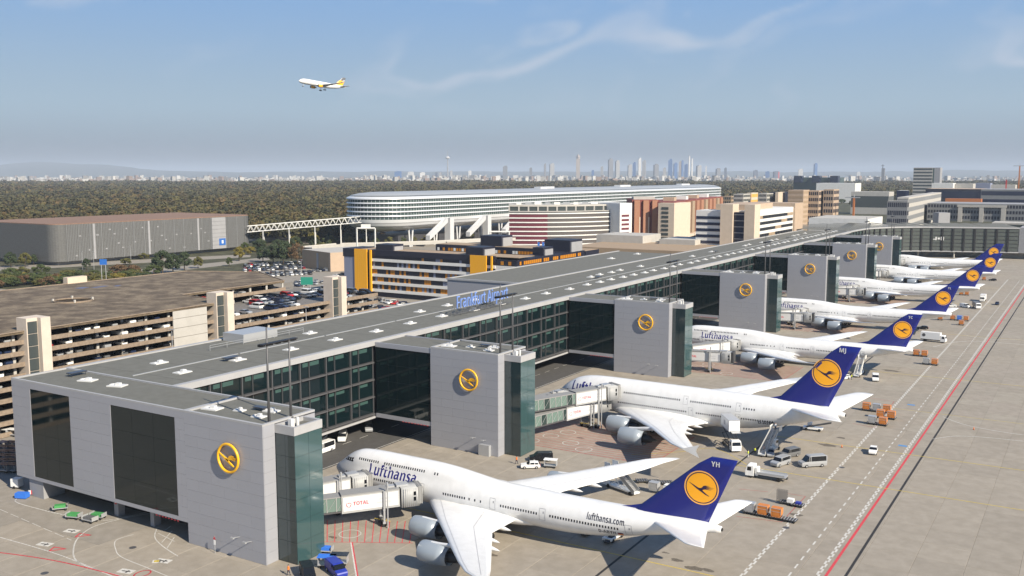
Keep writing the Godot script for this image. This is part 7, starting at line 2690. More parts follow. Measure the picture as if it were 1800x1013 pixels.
func build_squaire():
	var o := thing("long_white_building", "very long white streamlined office building with rounded nose on slanted legs", "building")
	var A := Vector2(-530.0, -655.0)
	var B := Vector2(-498.0, -1330.0)
	var ax := (B - A).normalized()
	var ay := Vector2(-ax.y, ax.x)
	var W := 32.0
	var outline := func(inset: float) -> PackedVector2Array:
		var p := PackedVector2Array()
		var w := W - inset
		for k in 15:
			var t := PI * k / 14.0
			p.append(A - ax * sin(t) * (w * 1.05) + ay * cos(t) * w)
		for s in 6:
			p.append(A + (B - A) * ((s + 0.5) / 6.0) - ay * w)
		for k in 15:
			var t := PI * k / 14.0
			p.append(B + ax * sin(t) * (w * 1.05) - ay * cos(t) * w)
		for s in 6:
			p.append(B + (A - B) * ((s + 0.5) / 6.0) + ay * w)
		return p
	var band := func(i0: float, y0: float, i1: float, y1: float) -> MB:
		var m := MB.new(true)
		var r := []
		for e in [[i0, y0], [i1, y1]]:
			var q := PackedVector3Array()
			for p: Vector2 in outline.call(e[0]): q.append(Vector3(p.x, e[1], p.y))
			r.append(q)
		m.loft(r)
		return m
	for e in [[13.0, 14.6, 5.5, 16.6, 0], [5.5, 16.6, 2.6, 18.4, 1], [2.6, 18.4, 2.0, 19.0, 2], [2.0, 19.0, 0.9, 21.0, 1], [0.9, 21.0, 0.6, 21.8, 2], [0.6, 21.8, 0.0, 24.4, 1]]:
		part(o, "belly_band", band.call(e[0], e[1], e[2], e[3]), [M.squaire_belly, M.squaire_white, M.grey_wall][e[4]])
	var y := 24.4
	for k in 5:
		part(o, "window_band", band.call(0.9, y, 0.9, y + 2.35), M.window_green)
		var m := MB.new()
		var op: PackedVector2Array = outline.call(0.85)
		for i in op.size():
			var p := op[i]; var q := op[(i + 1) % op.size()]
			var l := p.distance_to(q)
			var n := int(l / 3.2)
			for s in n:
				var c := p.lerp(q, (s + 0.5) / n)
				m.tube(Vector3(c.x, y, c.y), Vector3(c.x, y + 2.35, c.y), 0.16, 0.16, 4, false)
		var mu := part(o, "mullions", m, M.squaire_white)
		mu.set_meta("kind", "stuff")
		y += 2.35
		part(o, "spandrel_band", band.call(0.3, y, -0.3, y + 0.2), M.squaire_white)
		part(o, "spandrel_band", band.call(-0.3, y + 0.2, -0.1, y + 1.25), M.squaire_white)
		part(o, "spandrel_soffit", band.call(0.9, y - 0.02, 0.3, y), M.squaire_white)
		y += 1.25
	for e in [[-0.1, y, 2.6, y + 1.2, 1], [2.6, y + 1.2, 3.0, y + 1.9, 2], [3.0, y + 1.9, 10.0, y + 3.6, 0], [10.0, y + 3.6, 20.0, y + 4.6, 0], [20.0, y + 4.6, 31.0, y + 4.9, 0]]:
		part(o, "roof_shell", band.call(e[0], e[1], e[2], e[3]), [M.squaire_roof, M.squaire_white, M.window_grey][e[4]])
	# rooftop ridge blocks
	for k in 3: part(o, "roof_house", boxm(8, 3, 30), M.squaire_white, Vector3(-510 + k * 8, y + 5.0, -900 - k * 180))
	# slanted legs and stair towers on the near side
	for k in 9:
		var c := A + (B - A) * (0.01 + 0.05 * k) + (ay if ay.x > 0 else -ay) * (W - 9.0)
		for s in [-3.0, 3.0]:
			var m := MB.new()
			m.tube(Vector3(c.x, 0, c.y + s * 0.4), Vector3(c.x, 16.5, c.y + s), 0.8, 0.8, 8)
			part(o, "leg", m, M.squaire_white)
	for k in 3:
		var c := A + (B - A) * (0.03 + 0.085 * k) + (ay if ay.x > 0 else -ay) * (W + 3.0)
		var m := MB.new()
		m.bx(c.x - 3, c.x + 3, -0.1, 24.0, c.y - 30, c.y - 24)
		part(o, "stair_tower", m, M.squaire_white)
		m = MB.new()
		var p0 := Vector3(c.x + 2, 6.0, c.y + 8)
		var p1 := Vector3(c.x, 20.0, c.y - 22)
		var sd := Vector3(2.2, 0, 0)
		m.quad(p0 - sd, p0 + sd, p1 + sd, p1 - sd)
		m.quad(p0 - sd + Vector3(0, 4, 0), p0 + sd + Vector3(0, 4, 0), p1 + sd + Vector3(0, 4, 0), p1 - sd + Vector3(0, 4, 0))
		m.quad(p0 + sd, p1 + sd, p1 + sd + Vector3(0, 4, 0), p0 + sd + Vector3(0, 4, 0))
		m.quad(p0 - sd, p1 - sd, p1 - sd + Vector3(0, 4, 0), p0 - sd + Vector3(0, 4, 0))
		m.quad(p0 - sd, p0 + sd, p0 + sd + Vector3(0, 4, 0), p0 - sd + Vector3(0, 4, 0))
		part(o, "escalator_tube", m, M.squaire_white)
	# station level below
	var m2 := MB.new()
	m2.bx(-556, -512, -0.1, 10.0, -1320, -650)
	part(o, "station_level", m2, M.mullion_dark)

func curved_wall(o: Node3D, called: String, pts: Array, y0: float, y1: float, off: float, m: Material):
	var b := MB.new(true)
	for i in pts.size() - 1:
		var p: Vector3 = pts[i] - Vector3(pts[i].x, 0, pts[i].z).normalized() * off
		var q: Vector3 = pts[i + 1] - Vector3(pts[i + 1].x, 0, pts[i + 1].z).normalized() * off
		b.quad(Vector3(p.x, y0, p.z), Vector3(q.x, y0, q.z), Vector3(q.x, y1, q.z), Vector3(p.x, y1, p.z))
	part(o, called, b, m)

func build_striped():
	var o := thing("striped_building", "curved building striped in white and dark red bands", "building")
	var a := G(895, 800)
	var b := G(1092, 830)
	var pts := []
	for k in 13:
		var t := k / 12.0
		var p := a.lerp(b, t)
		p -= p.normalized() * sin(PI * t) * 14.0
		pts.append(p)
	var H := top_h(371, 815)
	var poly := PackedVector2Array()
	for p: Vector3 in pts: poly.append(Vector2(p.x, p.z))
	for k in range(12, -1, -1):
		var p: Vector3 = pts[k] + pts[k].normalized() * 45.0
		poly.append(Vector2(p.x, p.z))
	var m := MB.new()
	m.prism(poly, -0.1, H)
	part(o, "core", m, M.mullion_dark)
	var n := 8
	var fh := (H - 1.5) / n
	for k in n:
		var y := 0.6 + fh * k
		curved_wall(o, "louvre_band", pts.slice(0, 5), y, y + fh * 0.75, 0.3, M.maroon)
		curved_wall(o, "louvre_band", pts.slice(4, 13), y, y + fh * 0.75, 0.3, mat("louvre_brown", 0.085, 0.075, 0.07, 0.6) if not M.has("louvre_brown") else M.louvre_brown)
		curved_wall(o, "white_band", pts, y + fh * 0.74, y + fh * 1.0, 0.8, M.white_wall)
		curved_wall(o, "white_band_top", pts, y + fh * 1.0, y + fh * 1.0 + 0.02, 0.3, M.white_wall)
	m = MB.new()
	m.prism(poly, H + 0.02, H + 0.5)
	part(o, "roof", m, M.concrete_pale)
	# set-back attic
	var pts2 := []
	for p: Vector3 in pts: pts2.append(p + p.normalized() * 6.0)
	curved_wall(o, "attic_glazing", pts2, H + 0.5, H + 4.4, 0.0, M.window_grey)
	for k in 12:
		var p: Vector3 = pts2[k]
		part(o, "attic_post", boxm(1.2, 3.6, 0.6), M.concrete_pale, p - p.normalized() * 0.4 + Vector3(0, H + 2.4, 0), deg_to_rad(20.0))
	curved_wall(o, "attic_fascia", pts2, H + 4.2, H + 5.4, 0.6, M.concrete_pale)
	var poly2 := PackedVector2Array()
	for p: Vector3 in pts2: poly2.append(Vector2(p.x, p.z))
	for k in range(12, -1, -1):
		var p: Vector3 = pts2[k] + pts2[k].normalized() * 36.0
		poly2.append(Vector2(p.x, p.z))
	m = MB.new()
	m.prism(poly2, H + 5.41, H + 5.6)
	part(o, "attic_roof", m, M.concrete_pale)
	for k in 9:
		var p: Vector3 = pts2[k + 1] + pts2[k + 1].normalized() * (8.0 + 3.0 * (k % 3))
		part(o, "roof_unit", boxm(4.0 + k % 3, 2.0, 3.0), M.veh_silver if k % 2 else M.white_wall, p + Vector3(0, H + 6.6, 0), 0.5)
	# white end pylon with dark red windows
	var e0 := G(1089, 812)
	var e1 := G(1110, 820)
	var s := slab("striped_end_pylon", "white end pylon of the striped building with dark red windows", e0, e1, 30, top_h(357, 815), M.white_wall, M.maroon, 0, 0, "")
	var L := e0.distance_to(e1)
	for k in 6: part(s, "window", boxm(L * 0.62, fh * 0.5, 0.2), M.maroon, Vector3(L * 0.45, 5.0 + fh * (k + 1), 0.1))
	# flag poles
	for k in 4:
		var f := thing("flag_pole", "slim white flag pole with blue banner before the striped building", "flag pole", G(945 + k * 8, 700), 0, "blue flags before the striped building")
		m = MB.new()
		m.tube(Vector3.ZERO, Vector3(0, 14, 0), 0.15, 0.1, 6)
		part(f, "pole", m, M.white_wall)
		part(f, "banner", boxm(1.5, 7.0, 0.1), M.sign_traffic_blue, Vector3(0.9, 9.5, 0), deg_to_rad(31))

func build_hotel():
	var D0 := 840.0
	var a := G(1110, D0)
	var b := G(1157, D0)
	var h := top_h(351, D0)
	var o := slab("hotel_wing", "brown hotel wing of broad vertical piers beside the striped building", a, b, 40, h, M.brown_red, M.window_grey, 0, 0, "")
	var L := a.distance_to(b)
	for k in 3:
		part(o, "pier", boxm(L / 3.0 * 0.62, h - 0.5, 2.4), M.brown, Vector3(L / 3.0 * (k + 0.55), (h - 0.5) * 0.5, 1.0))
		part(o, "pier_edge", boxm(L / 3.0 * 0.12, h - 8.0, 0.6), M.cream, Vector3(L / 3.0 * (k + 0.86), 9.0, 2.0))
	part(o, "roof_house", boxm(L * 0.8, 2.5, 14), M.concrete_pale, Vector3(L * 0.5, h + 1.2, -15))
	o = slab("hotel_wing", "cream hotel stair wing with stacked grey windows", G(1156, D0 - 12), G(1184, D0 - 20), 36, top_h(356, D0), M.cream, M.window_grey, 0, 0, "")
	for k in 9: part(o, "window", boxm(6.4, 2.2, 0.3), M.window_grey, Vector3(6.4, 3.5 + k * 3.7, 0.1))
	var c := G(1184, D0 - 8)
	var d := G(1268, D0 + 190)
	o = slab("hotel_wing", "long red-brown hotel wing of narrow piers running away from the cream wing", c, d, 30, top_h(352, D0 + 40), M.brown_red, M.window_grey, 0, 0, "", 6.0)
	L = c.distance_to(d)
	h = top_h(352, D0 + 40)
	for k in 11:
		part(o, "pier", boxm(L / 11.0 * 0.55, h - 8.5, 2.0), M.brown if k % 3 else M.tan_dark, Vector3(L / 11.0 * (k + 0.5), (h - 8.5) * 0.5 + 7.5, 1.0))
		for f in 6: part(o, "window", boxm(L / 11.0 * 0.3, 2.0, 0.3), M.navy_wall, Vector3(L / 11.0 * (k + 0.99), 11.0 + f * 3.9, 0.1))
		part(o, "balcony", boxm(L / 11.0 * 0.9, 2.2, 5.0), M.cream, Vector3(L / 11.0 * (k + 0.5), 7.0, 2.8))
	for k in 4: part(o, "roof_house", boxm(9, 3.2, 10), M.white_wall if k % 2 else M.tan, Vector3(L * (0.15 + k * 0.22), h + 1.6, -12))

func build_cream():
	# towers at the corner, a shaded wing and a long sunlit wing
	var D0 := 600.0
	var P := G(1312, D0)
	var o := thing("cream_offices", "cream office building with twin shafts and white banded wings", "building", P)
	var ht := top_h(359, D0)
	var hw := top_h(371, D0)
	var m := MB.new()
	for q in [[-1.5, 5.0], [-17.0, -9.0]]:
		m = MB.new()
		m.bx(q[0], q[1], -0.1, ht, -9, 2.5)
		part(o, "shaft", m, M.cream)
	m = MB.new()
	m.bx(-9, -1.5, -0.1, ht - 5, -8, -0.5)
	part(o, "glazed_link", m, M.window_blue)
	for k in 10: part(o, "link_ledge", boxm(7.4, 0.5, 0.6), M.grey_wall, Vector3(-5.25, 3 + k * 3.8, -0.2))
	m = MB.new()
	m.bx(-34, -17, -0.1, hw, -20, 0)
	part(o, "shaded_wing", m, M.white_wall)
	for k in 10: part(o, "window_band", boxm(16.6, 1.8, 0.3), M.window_blue, Vector3(-25.5, hw - 4.6 - k * 3.9, 0.05))
	var zl := -96.0
	m = MB.new()
	m.bx(-30, 2.0, -0.1, hw, zl, -9)
	part(o, "sunlit_wing", m, M.white_wall)
	for k in 10:
		for s in 6:
			part(o, "window_band", boxm(0.3, 1.9, 13.6), M.black if (k + s) % 5 else M.tan_dark, Vector3(2.05, hw - 4.6 - k * 3.9, -17.0 - s * 14.2))
	m = MB.new()
	m.bx(-32, 3.2, -0.1, hw + 2.5, zl - 22, zl)
	part(o, "end_block", m, M.tan)
	m = MB.new()
	m.bx(-26, -4, hw, hw + 3.6, zl + 30, -14)
	part(o, "roof_house", m, M.tan)

# ------------------------------------------------------------------ far city, hills
func build_far():
	# skyline: [pixel column, top pixel row, width in pixels, material, words]
	var T := [[888, 293, 9, 2, "grey flat-topped tower left on the skyline"], [933, 296, 5, 2, "slim dark tower on the skyline"], [958, 289, 4, 2, "narrow dark tower beside a wider one on the skyline"], [970, 289, 9, 1, "wide grey twin-topped tower on the skyline"], [1042, 300, 5, 6, "small blue tower on the skyline"], [1058, 294, 5, 1, "lone grey slab tower on the skyline"], [1073, 281, 9, 2, "dark broad tower of the banking district"], [1085, 284, 8, 1, "lighter tower right beside the dark broad tower"], [1107, 291, 8, 1, "pale square tower in the middle of the skyline"], [1115, 287, 6, 6, "blue-white tower in the middle of the skyline"], [1124, 280, 6, 5, "tall pale tower in the middle of the skyline"], [1132, 284, 7, 1, "grey round-topped tower in the middle of the skyline"], [1153, 290, 9, 2, "grey-green tower standing apart on the skyline"], [1168, 296, 6, 1, "low grey tower right of the grey-green tower"], [1178, 282, 8, 6, "tall blue glass tower on the skyline"], [1187, 288, 7, 6, "lower blue glass tower on the skyline"], [1195, 285, 4, 3, "beige slim tower among blue towers"], [1199, 284, 4, 6, "blue slim tower beside the beige one"], [1206, 290, 7, 6, "blue low tower under the highest white tower"], [1211, 277, 3, 5, "highest white needle-topped tower on the skyline"], [1216, 281, 3, 5, "white tower right of the needle-topped one"], [1228, 292, 9, 1, "pale grey wide block on the right of the skyline"], [1241, 293, 3, 5, "white thin chimney tower on the skyline"], [1262, 297, 8, 2, "grey low tower right of the skyline"], [1275, 296, 5, 4, "dark slim tower right of the skyline"], [1328, 300, 8, 4, "dark-topped block right of the skyline"], [1349, 302, 8, 6, "blue cube tower right of the skyline"], [1364, 302, 10, 4, "dark tower with a red side right of the skyline"], [1407, 298, 9, 5, "white stepped tower near the green glass block"], [1433, 289, 6, 6, "tall slim blue tower standing alone"], [1509, 303, 7, 5, "small white block on the right horizon"], [700, 302, 14, 6, "blue stepped block on the left horizon"], [722, 303, 11, 5, "white slab on the left horizon"], [742, 304, 11, 5, "white window slab on the left horizon"], [767, 304, 5, 4, "dark slab beside a pale one on the left horizon"], [774, 304, 6, 1, "pale slab beside the television tower"], [793, 301, 5, 1, "grey slab right of the television tower"], [826, 301, 6, 5, "white slab tower near the television tower"]]
	var D0 := 9700.0
	for t in T:
		var d: float = D0 + fmod(t[0] * 13.0, 700.0)
		var at := G(t[0], d)
		var h := top_h(t[1], d)
		var w: float = t[2] * d / FOC
		var o := thing("skyscraper", t[4], "skyscraper", at, deg_to_rad(31.46 + fmod(t[0] * 7.0, 40.0) - 20.0), "towers on the city skyline")
		var mt: Material = M.city_blue if t[3] == 6 else M["city%d" % t[3]]
		part(o, "shaft", boxm(w * 0.86, h, w * 0.7), mt, Vector3(0, h * 0.5, 0))
		part(o, "crown", boxm(w * 0.5, h * 0.07, w * 0.5), mt, Vector3(w * 0.1, h * 1.03, 0))
		if t[0] == 1211:
			var m := MB.new()
			m.tube(Vector3(0, h, 0), Vector3(0, h + 45, 0), 3, 1, 6)
			part(o, "mast", m, M.city2)
		if t[0] == 1364: part(o, "red_side", boxm(w * 0.2, h * 0.96, w * 0.72), M.crane_red, Vector3(w * 0.36, h * 0.48, 1.0))
	# obelisk tower
	var at := G(1016, 9500)
	var o := thing("skyscraper", "pointed obelisk tower rising above the skyline", "skyscraper", at, 0.5, "towers on the city skyline")
	part(o, "shaft", boxm(38, 205, 38), M.city3, Vector3(0, 102, 0))
	var m := MB.new()
	m.tube(Vector3(0, 205, 0), Vector3(0, 222, 0), 17, 17, 20)
	part(o, "drum", m, M.city3)
	m = MB.new()
	m.tube(Vector3(0, 222, 0), Vector3(0, 256, 0), 25, 0.1, 4)
	part(o, "pyramid", m, M.city3)
	# television tower
	at = G(787, 9900)
	o = thing("television_tower", "slim television tower with round pod on the horizon", "tower", at)
	m = MB.new()
	m.tube(Vector3.ZERO, Vector3(0, 215, 0), 9, 5, 12)
	part(o, "shaft", m, M.city1)
	m = MB.new(true)
	m.lathe([[208, 6], [214, 20], [224, 24], [230, 20], [236, 6]], Vector3.ZERO, Vector3.UP, 20)
	part(o, "pod", m, M.city5)
	m = MB.new()
	m.tube(Vector3(0, 235, 0), Vector3(0, 300, 0), 4, 1.5, 8)
	part(o, "aerial", m, M.city1)
	# radio mast building on the right
	at = G(1552, 6000)
	o = thing("mast_tower", "narrow tower with a lattice head on the right horizon", "tower", at)
	part(o, "shaft", boxm(18, top_h(296, 6000), 18), M.city2, Vector3(0, top_h(296, 6000) * 0.5, 0))
	m = MB.new()
	m.tube(Vector3(-4, top_h(296, 6000), 0), Vector3(-4, top_h(289, 6000), 0), 3, 2, 6)
	m.bx(-12, 4, top_h(292, 6000), top_h(291, 6000), -6, 6)
	part(o, "lattice_head", m, M.city4)
	# suburbs: countless small houses, one mass
	var bm := BoxMesh.new()
	bm.size = Vector3.ONE
	var mm := MultiMesh.new()
	mm.transform_format = MultiMesh.TRANSFORM_3D
	mm.use_colors = true
	mm.mesh = bm
	var N := 2900
	mm.instance_count = N
	var nz := FastNoiseLite.new()
	nz.seed = 5; nz.frequency = 0.02
	for i in N:
		var px := rng.randf_range(-120, 1920)
		var dd := rng.randf_range(5600, 11500)
		var p := G(px, dd)
		var dens := nz.get_noise_2d(px, dd * 0.02) + 0.35
		var big: bool = rng.randf() < 0.16 + 0.25 * float(px > 640 and px < 1260)
		var h := rng.randf_range(9, 22) if not big else rng.randf_range(22, 48)
		if dens < 0.0: h *= 0.6
		var w := rng.randf_range(14, 42)
		var b := Basis(Vector3.UP, rng.randf() * PI).scaled(Vector3.ONE) * Basis.from_scale(Vector3(w, h, rng.randf_range(12, 30)))
		mm.set_instance_transform(i, Transform3D(b, p + Vector3(0, h * 0.5, 0)))
		var c: Color = [Color(0.46, 0.45, 0.42), Color(0.34, 0.325, 0.30), Color(0.20, 0.19, 0.18), Color(0.24, 0.18, 0.15), Color(0.50, 0.49, 0.47)][rng.randi() % 5]
		mm.set_instance_color(i, c)
	var mi := MultiMeshInstance3D.new()
	mi.name = "suburbs"
	mi.multimesh = mm
	var sm := mat("suburb", 1, 1, 1, 0.8)
	sm.vertex_color_use_as_albedo = true
	mi.material_override = sm
	add_child(mi)
	tag(mi, "pale scatter of distant city houses along the horizon", "houses", "", "stuff")
	# hills
	var hn := FastNoiseLite.new()
	hn.seed = 21; hn.frequency = 0.006; hn.fractal_octaves = 4
	var hill := MB.new(true)
	var crest := []
	var foot := []
	var back := []
	for k in 161:
		var px := -260.0 + k * 14.5
		var d := 23000.0
		var base := G(px, d)
		var e := 3.0 + hn.get_noise_1d(px) * 2.2
		e += 17.0 * exp(-pow((px - 60.0) / 95.0, 2.0)) + 9.0 * exp(-pow((px - 190.0) / 70.0, 2.0)) + hn.get_noise_1d(px * 3.0) * 1.2
		if px > 1560: e += 2.0
		var h := CAM_H + maxf(e, 0.6) * d / FOC
		crest.append(base + Vector3(0, h, 0))
		foot.append(G(px, d - 4500.0))
		back.append(G(px, d + 5000.0))
	for k in 160:
		hill.quad(foot[k], foot[k + 1], crest[k + 1], crest[k])
		hill.quad(crest[k], crest[k + 1], back[k + 1], back[k])
	struct("hills", hill, M.earth)

# ------------------------------------------------------------------ trees
var tree_kinds := []

func leaf_cloud(seed_: int, lobes: int, leaves: int, tall: float, leaf: float, bare: float) -> ArrayMesh:
	var r := RandomNumberGenerator.new()
	r.seed = seed_
	var m := MB.new()
	for l in lobes:
		var t := (l + 0.5) / lobes
		var y := 0.30 + 0.62 * t
		var rad := 0.34 * sin(PI * clampf(0.22 + 0.70 * t, 0, 1)) * tall
		var a := l * 2.4 + r.randf() * 0.9
		var c := Vector3(cos(a) * rad, y, sin(a) * rad)
		if l == lobes - 1: c = Vector3(r.randf_range(-0.05, 0.05), 0.88, r.randf_range(-0.05, 0.05))
		var lr := r.randf_range(0.13, 0.21) * tall
		for k in leaves:
			if r.randf() < bare: continue
			var u := Vector3(r.randfn(), r.randfn() * 0.8, r.randfn()).normalized()
			var p := c + u * lr * pow(r.randf(), 0.35) * Vector3(1, 0.85, 1)
			var n := (u + Vector3(r.randfn(), r.randfn(), r.randfn()) * 0.7).normalized()
			var s := n.cross(Vector3(r.randfn(), r.randfn(), r.randfn())).normalized() * leaf * r.randf_range(0.6, 1.3)
			var w := n.cross(s).normalized() * leaf * r.randf_range(0.5, 0.9)
			m.quad(p - s, p - w, p + s, p + w)
	return m.mesh()

func trunk_mesh(seed_: int) -> ArrayMesh:
	var r := RandomNumberGenerator.new()
	r.seed = seed_
	var m := MB.new(true)
	var p := Vector3(0, -0.01, 0)
	var q := Vector3(r.randf_range(-0.02, 0.02), 0.36, r.randf_range(-0.02, 0.02))
	m.tube(p, q, 0.032, 0.022, 7)
	m.tube(q, Vector3(0, 0.8, 0), 0.022, 0.006, 6)
	for k in 6:
		var a := k * 1.2 + r.randf()
		var s := q.lerp(Vector3(0, 0.75, 0), k / 7.0)
		m.tube(s, s + Vector3(cos(a) * 0.24, 0.17, sin(a) * 0.24), 0.012, 0.004, 5)
	return m.mesh()

func add_tree(kind: int, at: Vector3, h: float, spread: float, label: String, leafm: Material, called: String):
	var k: Array = tree_kinds[kind]
	var o := thing(called, label, "tree" if h > 4.0 else "shrub", at, rng.randf() * TAU, "trees and shrubs on the land side")
	o.scale = Vector3(h * spread, h, h * spread)
	part(o, "trunk", k[1], M.bark)
	part(o, "crown", k[0], leafm)

func build_trees():
	tree_kinds = [[leaf_cloud(1, 13, 210, 1.0, 0.035, 0.0), trunk_mesh(1)], [leaf_cloud(2, 11, 190, 0.8, 0.035, 0.05), trunk_mesh(2)], [leaf_cloud(3, 12, 120, 0.95, 0.030, 0.25), trunk_mesh(3)], [leaf_cloud(4, 9, 260, 1.25, 0.040, 0.0), trunk_mesh(4)]]
	var G0 := ["leaf_green", "leaf_olive", "leaf_dark", "leaf_rust", "leaf_yellow"]
	var W := ["green", "olive", "dark green", "rusty brown", "yellowing"]
	# [column, ground row, height px, leaf colour, kind, words]
	var L := [[19, 470, 27, 2, 0, "tree against the rounded corner of the grey garage"], [44, 469, 25, 1, 0, "broad tree against the end of the grey garage"], [59, 466, 19, 2, 1, "slim tree at the end of the grey garage"], [71, 483, 18, 0, 3, "bush beside the road near the grey garage"], [18, 488, 17, 0, 3, "low bush near the left verge"], [38, 484, 15, 1, 3, "low bush in the verge by the road"],
		[152, 474, 20, 2, 1, "cone-shaped tree in front of the grey garage"], [221, 466, 12, 1, 3, "small tree in front of the grey garage"], [252, 456, 11, 1, 3, "small tree near the grey garage wall"], [286, 484, 44, 2, 0, "large tree on the verge"], [304, 480, 34, 2, 0, "tree beside the large verge tree"], [270, 486, 20, 0, 3, "bush left of the large verge tree"], [324, 475, 33, 2, 1, "tall tree on the verge"], [348, 472, 21, 1, 0, "round tree on the verge"], [207, 485, 20, 3, 3, "bushy thicket on the verge"], [232, 485, 19, 3, 3, "thicket in the middle of the verge"], [255, 489, 12, 0, 3, "small bush behind the garage roof"],
		[403, 468, 16, 0, 1, "small tree near the grey garage end"], [420, 459, 26, 4, 1, "tree at the end of the grey garage"], [440, 448, 14, 4, 3, "bush near the footbridge foot"], [462, 461, 28, 2, 0, "tree above the car park"], [480, 463, 34, 2, 0, "broad tree above the car park"], [498, 465, 42, 2, 0, "tall tree above the car park"], [523, 466, 40, 3, 2, "half-bare tree beside the tan hall"], [512, 462, 30, 3, 2, "half-bare tree behind the car park"], [552, 434, 22, 4, 0, "tree under the footbridge"], [578, 431, 16, 0, 3, "bush under the footbridge"], [566, 440, 14, 1, 3, "bush behind the tan hall"], [583, 472, 16, 2, 1, "young tree in front of the tan hall"], [604, 470, 14, 2, 1, "young tree by the orange panelled offices"],
		[612, 430, 14, 4, 3, "bush by the viaduct foot"], [636, 428, 15, 0, 3, "bush below the sign gantry"], [660, 436, 18, 0, 0, "tree behind the orange panelled offices"], [684, 436, 20, 1, 0, "tree over the roof of the orange panelled offices"], [706, 434, 20, 0, 0, "tree in the row before the long white building"], [726, 432, 18, 1, 0, "tree in the row by the escalator tubes"], [744, 430, 16, 4, 3, "tree near the roof houses"], [792, 418, 22, 0, 0, "tree below the escalator tube"], [806, 420, 18, 4, 3, "bush below the escalator tube"], [842, 412, 10, 0, 3, "bush at the foot of the long white building"], [872, 412, 10, 2, 3, "bush beside the striped building"],
		[1212, 436, 10, 0, 3, "bush between low roofs and the hotel"], [1060, 424, 8, 0, 3, "bush before the striped building"], [1500, 362, 10, 1, 3, "tree beside the depot"], [1528, 360, 13, 0, 0, "tree right of the depot"], [1545, 358, 12, 0, 3, "tree near the grey terminal block"], [1480, 358, 8, 0, 3, "tree beside the tan office block"], [1514, 356, 9, 2, 3, "tree behind the depot"]]
	for t in L:
		var base := U(t[0], t[1])
		var dep := -(cam_basis.inverse() * (base - Vector3(0, CAM_H, 0))).z
		var h: float = t[2] * dep / FOC
		add_tree(t[4], base, h, 0.95 if t[4] != 3 else 1.5, W[t[3]] + " " + t[5], M[G0[t[3]]], "tree" if t[4] != 3 else "shrub")
	# hedges of mixed shrubs along the verge behind the garage roof
	for k in 64:
		var px := -20.0 + fmod(k * 41.7, 280.0)
		var py := 494.0 + rng.randf() * 14.0 - px * 0.035
		var c: int = [0, 0, 1, 4, 2, 1, 0, 3][k % 8]
		var b := U(px, py)
		add_tree(3, b, rng.randf_range(3.5, 6.5), 1.5, W[c] + " shrub in the hedge behind the garage roof", M[G0[c]], "shrub")
	for k in 26:
		var px := 430.0 + fmod(k * 61.3, 400.0)
		var c: int = [0, 1, 2, 4, 0, 3][k % 6]
		var b := U(px, 446.0 - (px - 430.0) * 0.05 + rng.randf() * 8.0 - 8.0)
		if b.x > -345.0: continue
		add_tree([0, 1, 3][k % 3], b, rng.randf_range(7.0, 13.0), 1.0, W[c] + " tree in the strip between car park and viaduct", M[G0[c]], "tree")
	# the great forest: crowns past counting, one mass
	var protos := []
	for v in 3:
		var r := RandomNumberGenerator.new()
		r.seed = 50 + v
		var m := MB.new()
		for l in 7:
			var a := l * 2.4
			var c := Vector3(cos(a) * 0.42, r.randf_range(-0.1, 0.35), sin(a) * 0.42) if l > 0 else Vector3(0, 0.45, 0)
			for k in 15:
				var u := Vector3(r.randfn(), absf(r.randfn()) * 0.9 - 0.15, r.randfn()).normalized()
				var p := c + u * 0.46 * r.randf_range(0.75, 1.0)
				var n := (u + Vector3(r.randfn(), r.randfn(), r.randfn()) * 0.45).normalized()
				var s := n.cross(Vector3(r.randfn(), r.randfn(), r.randfn())).normalized() * 0.17
				var w := n.cross(s).normalized() * 0.13
				m.quad(p - s, p - w, p + s, p + w)
		protos.append(m.mesh())
	var tr := [[], [], []]
	var cl := [[], [], []]
	var d := 840.0
	var nn := FastNoiseLite.new()
	nn.seed = 31; nn.frequency = 0.0035; nn.fractal_octaves = 3
	var inv := cam_basis.inverse()
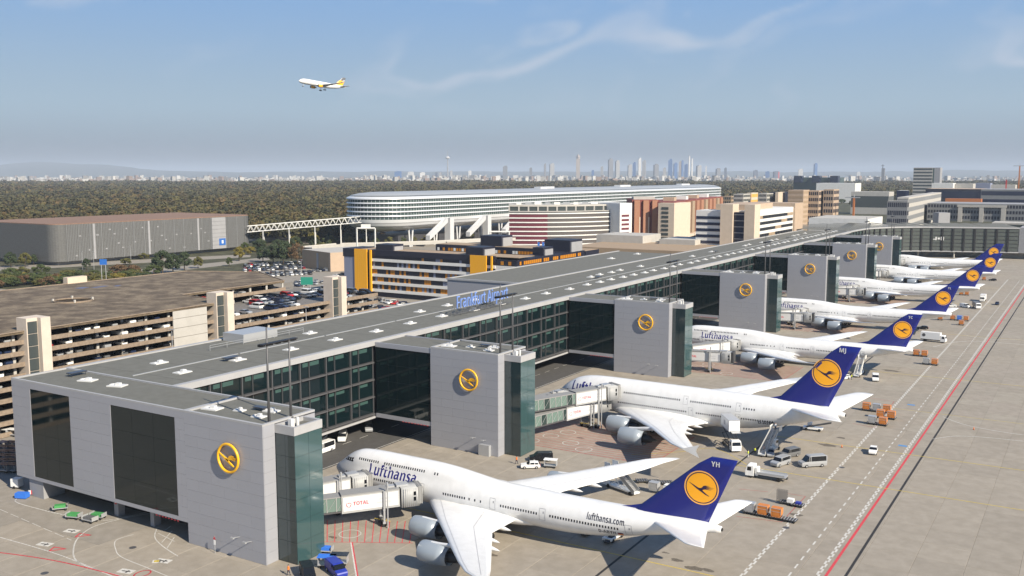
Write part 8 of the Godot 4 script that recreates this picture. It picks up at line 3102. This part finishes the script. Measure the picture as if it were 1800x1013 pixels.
	while d < 5000.0:
		var s := 9.6 * (1.0 + (d - 840.0) / 2200.0)
		var step := s * 0.80 * FOC / d
		var px := -160.0 + rng.randf() * step
		while px < 1960.0:
			var dm := 870.0
			if px < 440.0: dm = 1010.0 if px < 330 else 960.0
			elif px < 650.0: dm = 860.0
			elif px < 1275.0: dm = 1000.0 + (px - 650.0) * 1.1
			elif px < 1400.0: dm = 2000.0
			elif px < 1560.0: dm = 2350.0
			else: dm = 2300.0
			if d > dm:
				var p := G(px + rng.randf_range(-0.4, 0.4) * step, d + rng.randf_range(-0.5, 0.5) * s * 0.8)
				var q := nn.get_noise_2d(p.x, p.z)
				var top := rng.randf_range(11.5, 19.0) + q * 6.0
				var v := rng.randi() % 3
				var k := s * rng.randf_range(0.6, 1.3)
				var b := Basis(Vector3.UP, rng.randf() * TAU) * Basis.from_scale(Vector3(k, k * rng.randf_range(0.7, 1.1), k))
				tr[v].append(Transform3D(b, Vector3(p.x, top - k * 0.55, p.z)))
				var c := Color(0.075, 0.073, 0.026)
				var e := rng.randf() + q * 0.5
				if e < 0.22: c = Color(0.048, 0.052, 0.021)
				elif e > 0.96: c = Color(0.108, 0.078, 0.032)
				elif e > 0.70: c = Color(0.105, 0.085, 0.030)
				elif e > 0.5: c = Color(0.088, 0.084, 0.027)
				c = c * (1.0 + 0.55 * nn.get_noise_2d(p.x * 2.3 + 900.0, p.z * 2.3))
				cl[v].append(Color(c.r * 1.06, c.g, c.b * 0.9) * rng.randf_range(0.58, 0.88))
			px += step
		d += s * 0.78
	var root := Node3D.new()
	root.name = "forest"
	add_child(root)
	tag(root, "wide autumn forest stretching to the city on the horizon", "forest", "", "stuff")
	for v in 3:
		var mm := MultiMesh.new()
		mm.transform_format = MultiMesh.TRANSFORM_3D
		mm.use_colors = true
		mm.mesh = protos[v]
		mm.instance_count = tr[v].size()
		for i in tr[v].size():
			mm.set_instance_transform(i, tr[v][i])
			mm.set_instance_color(i, cl[v][i])
		var mi := MultiMeshInstance3D.new()
		mi.name = "tree_crowns"
		mi.multimesh = mm
		mi.material_override = M.forest
		root.add_child(mi, true)
		mi.set_meta("kind", "stuff")
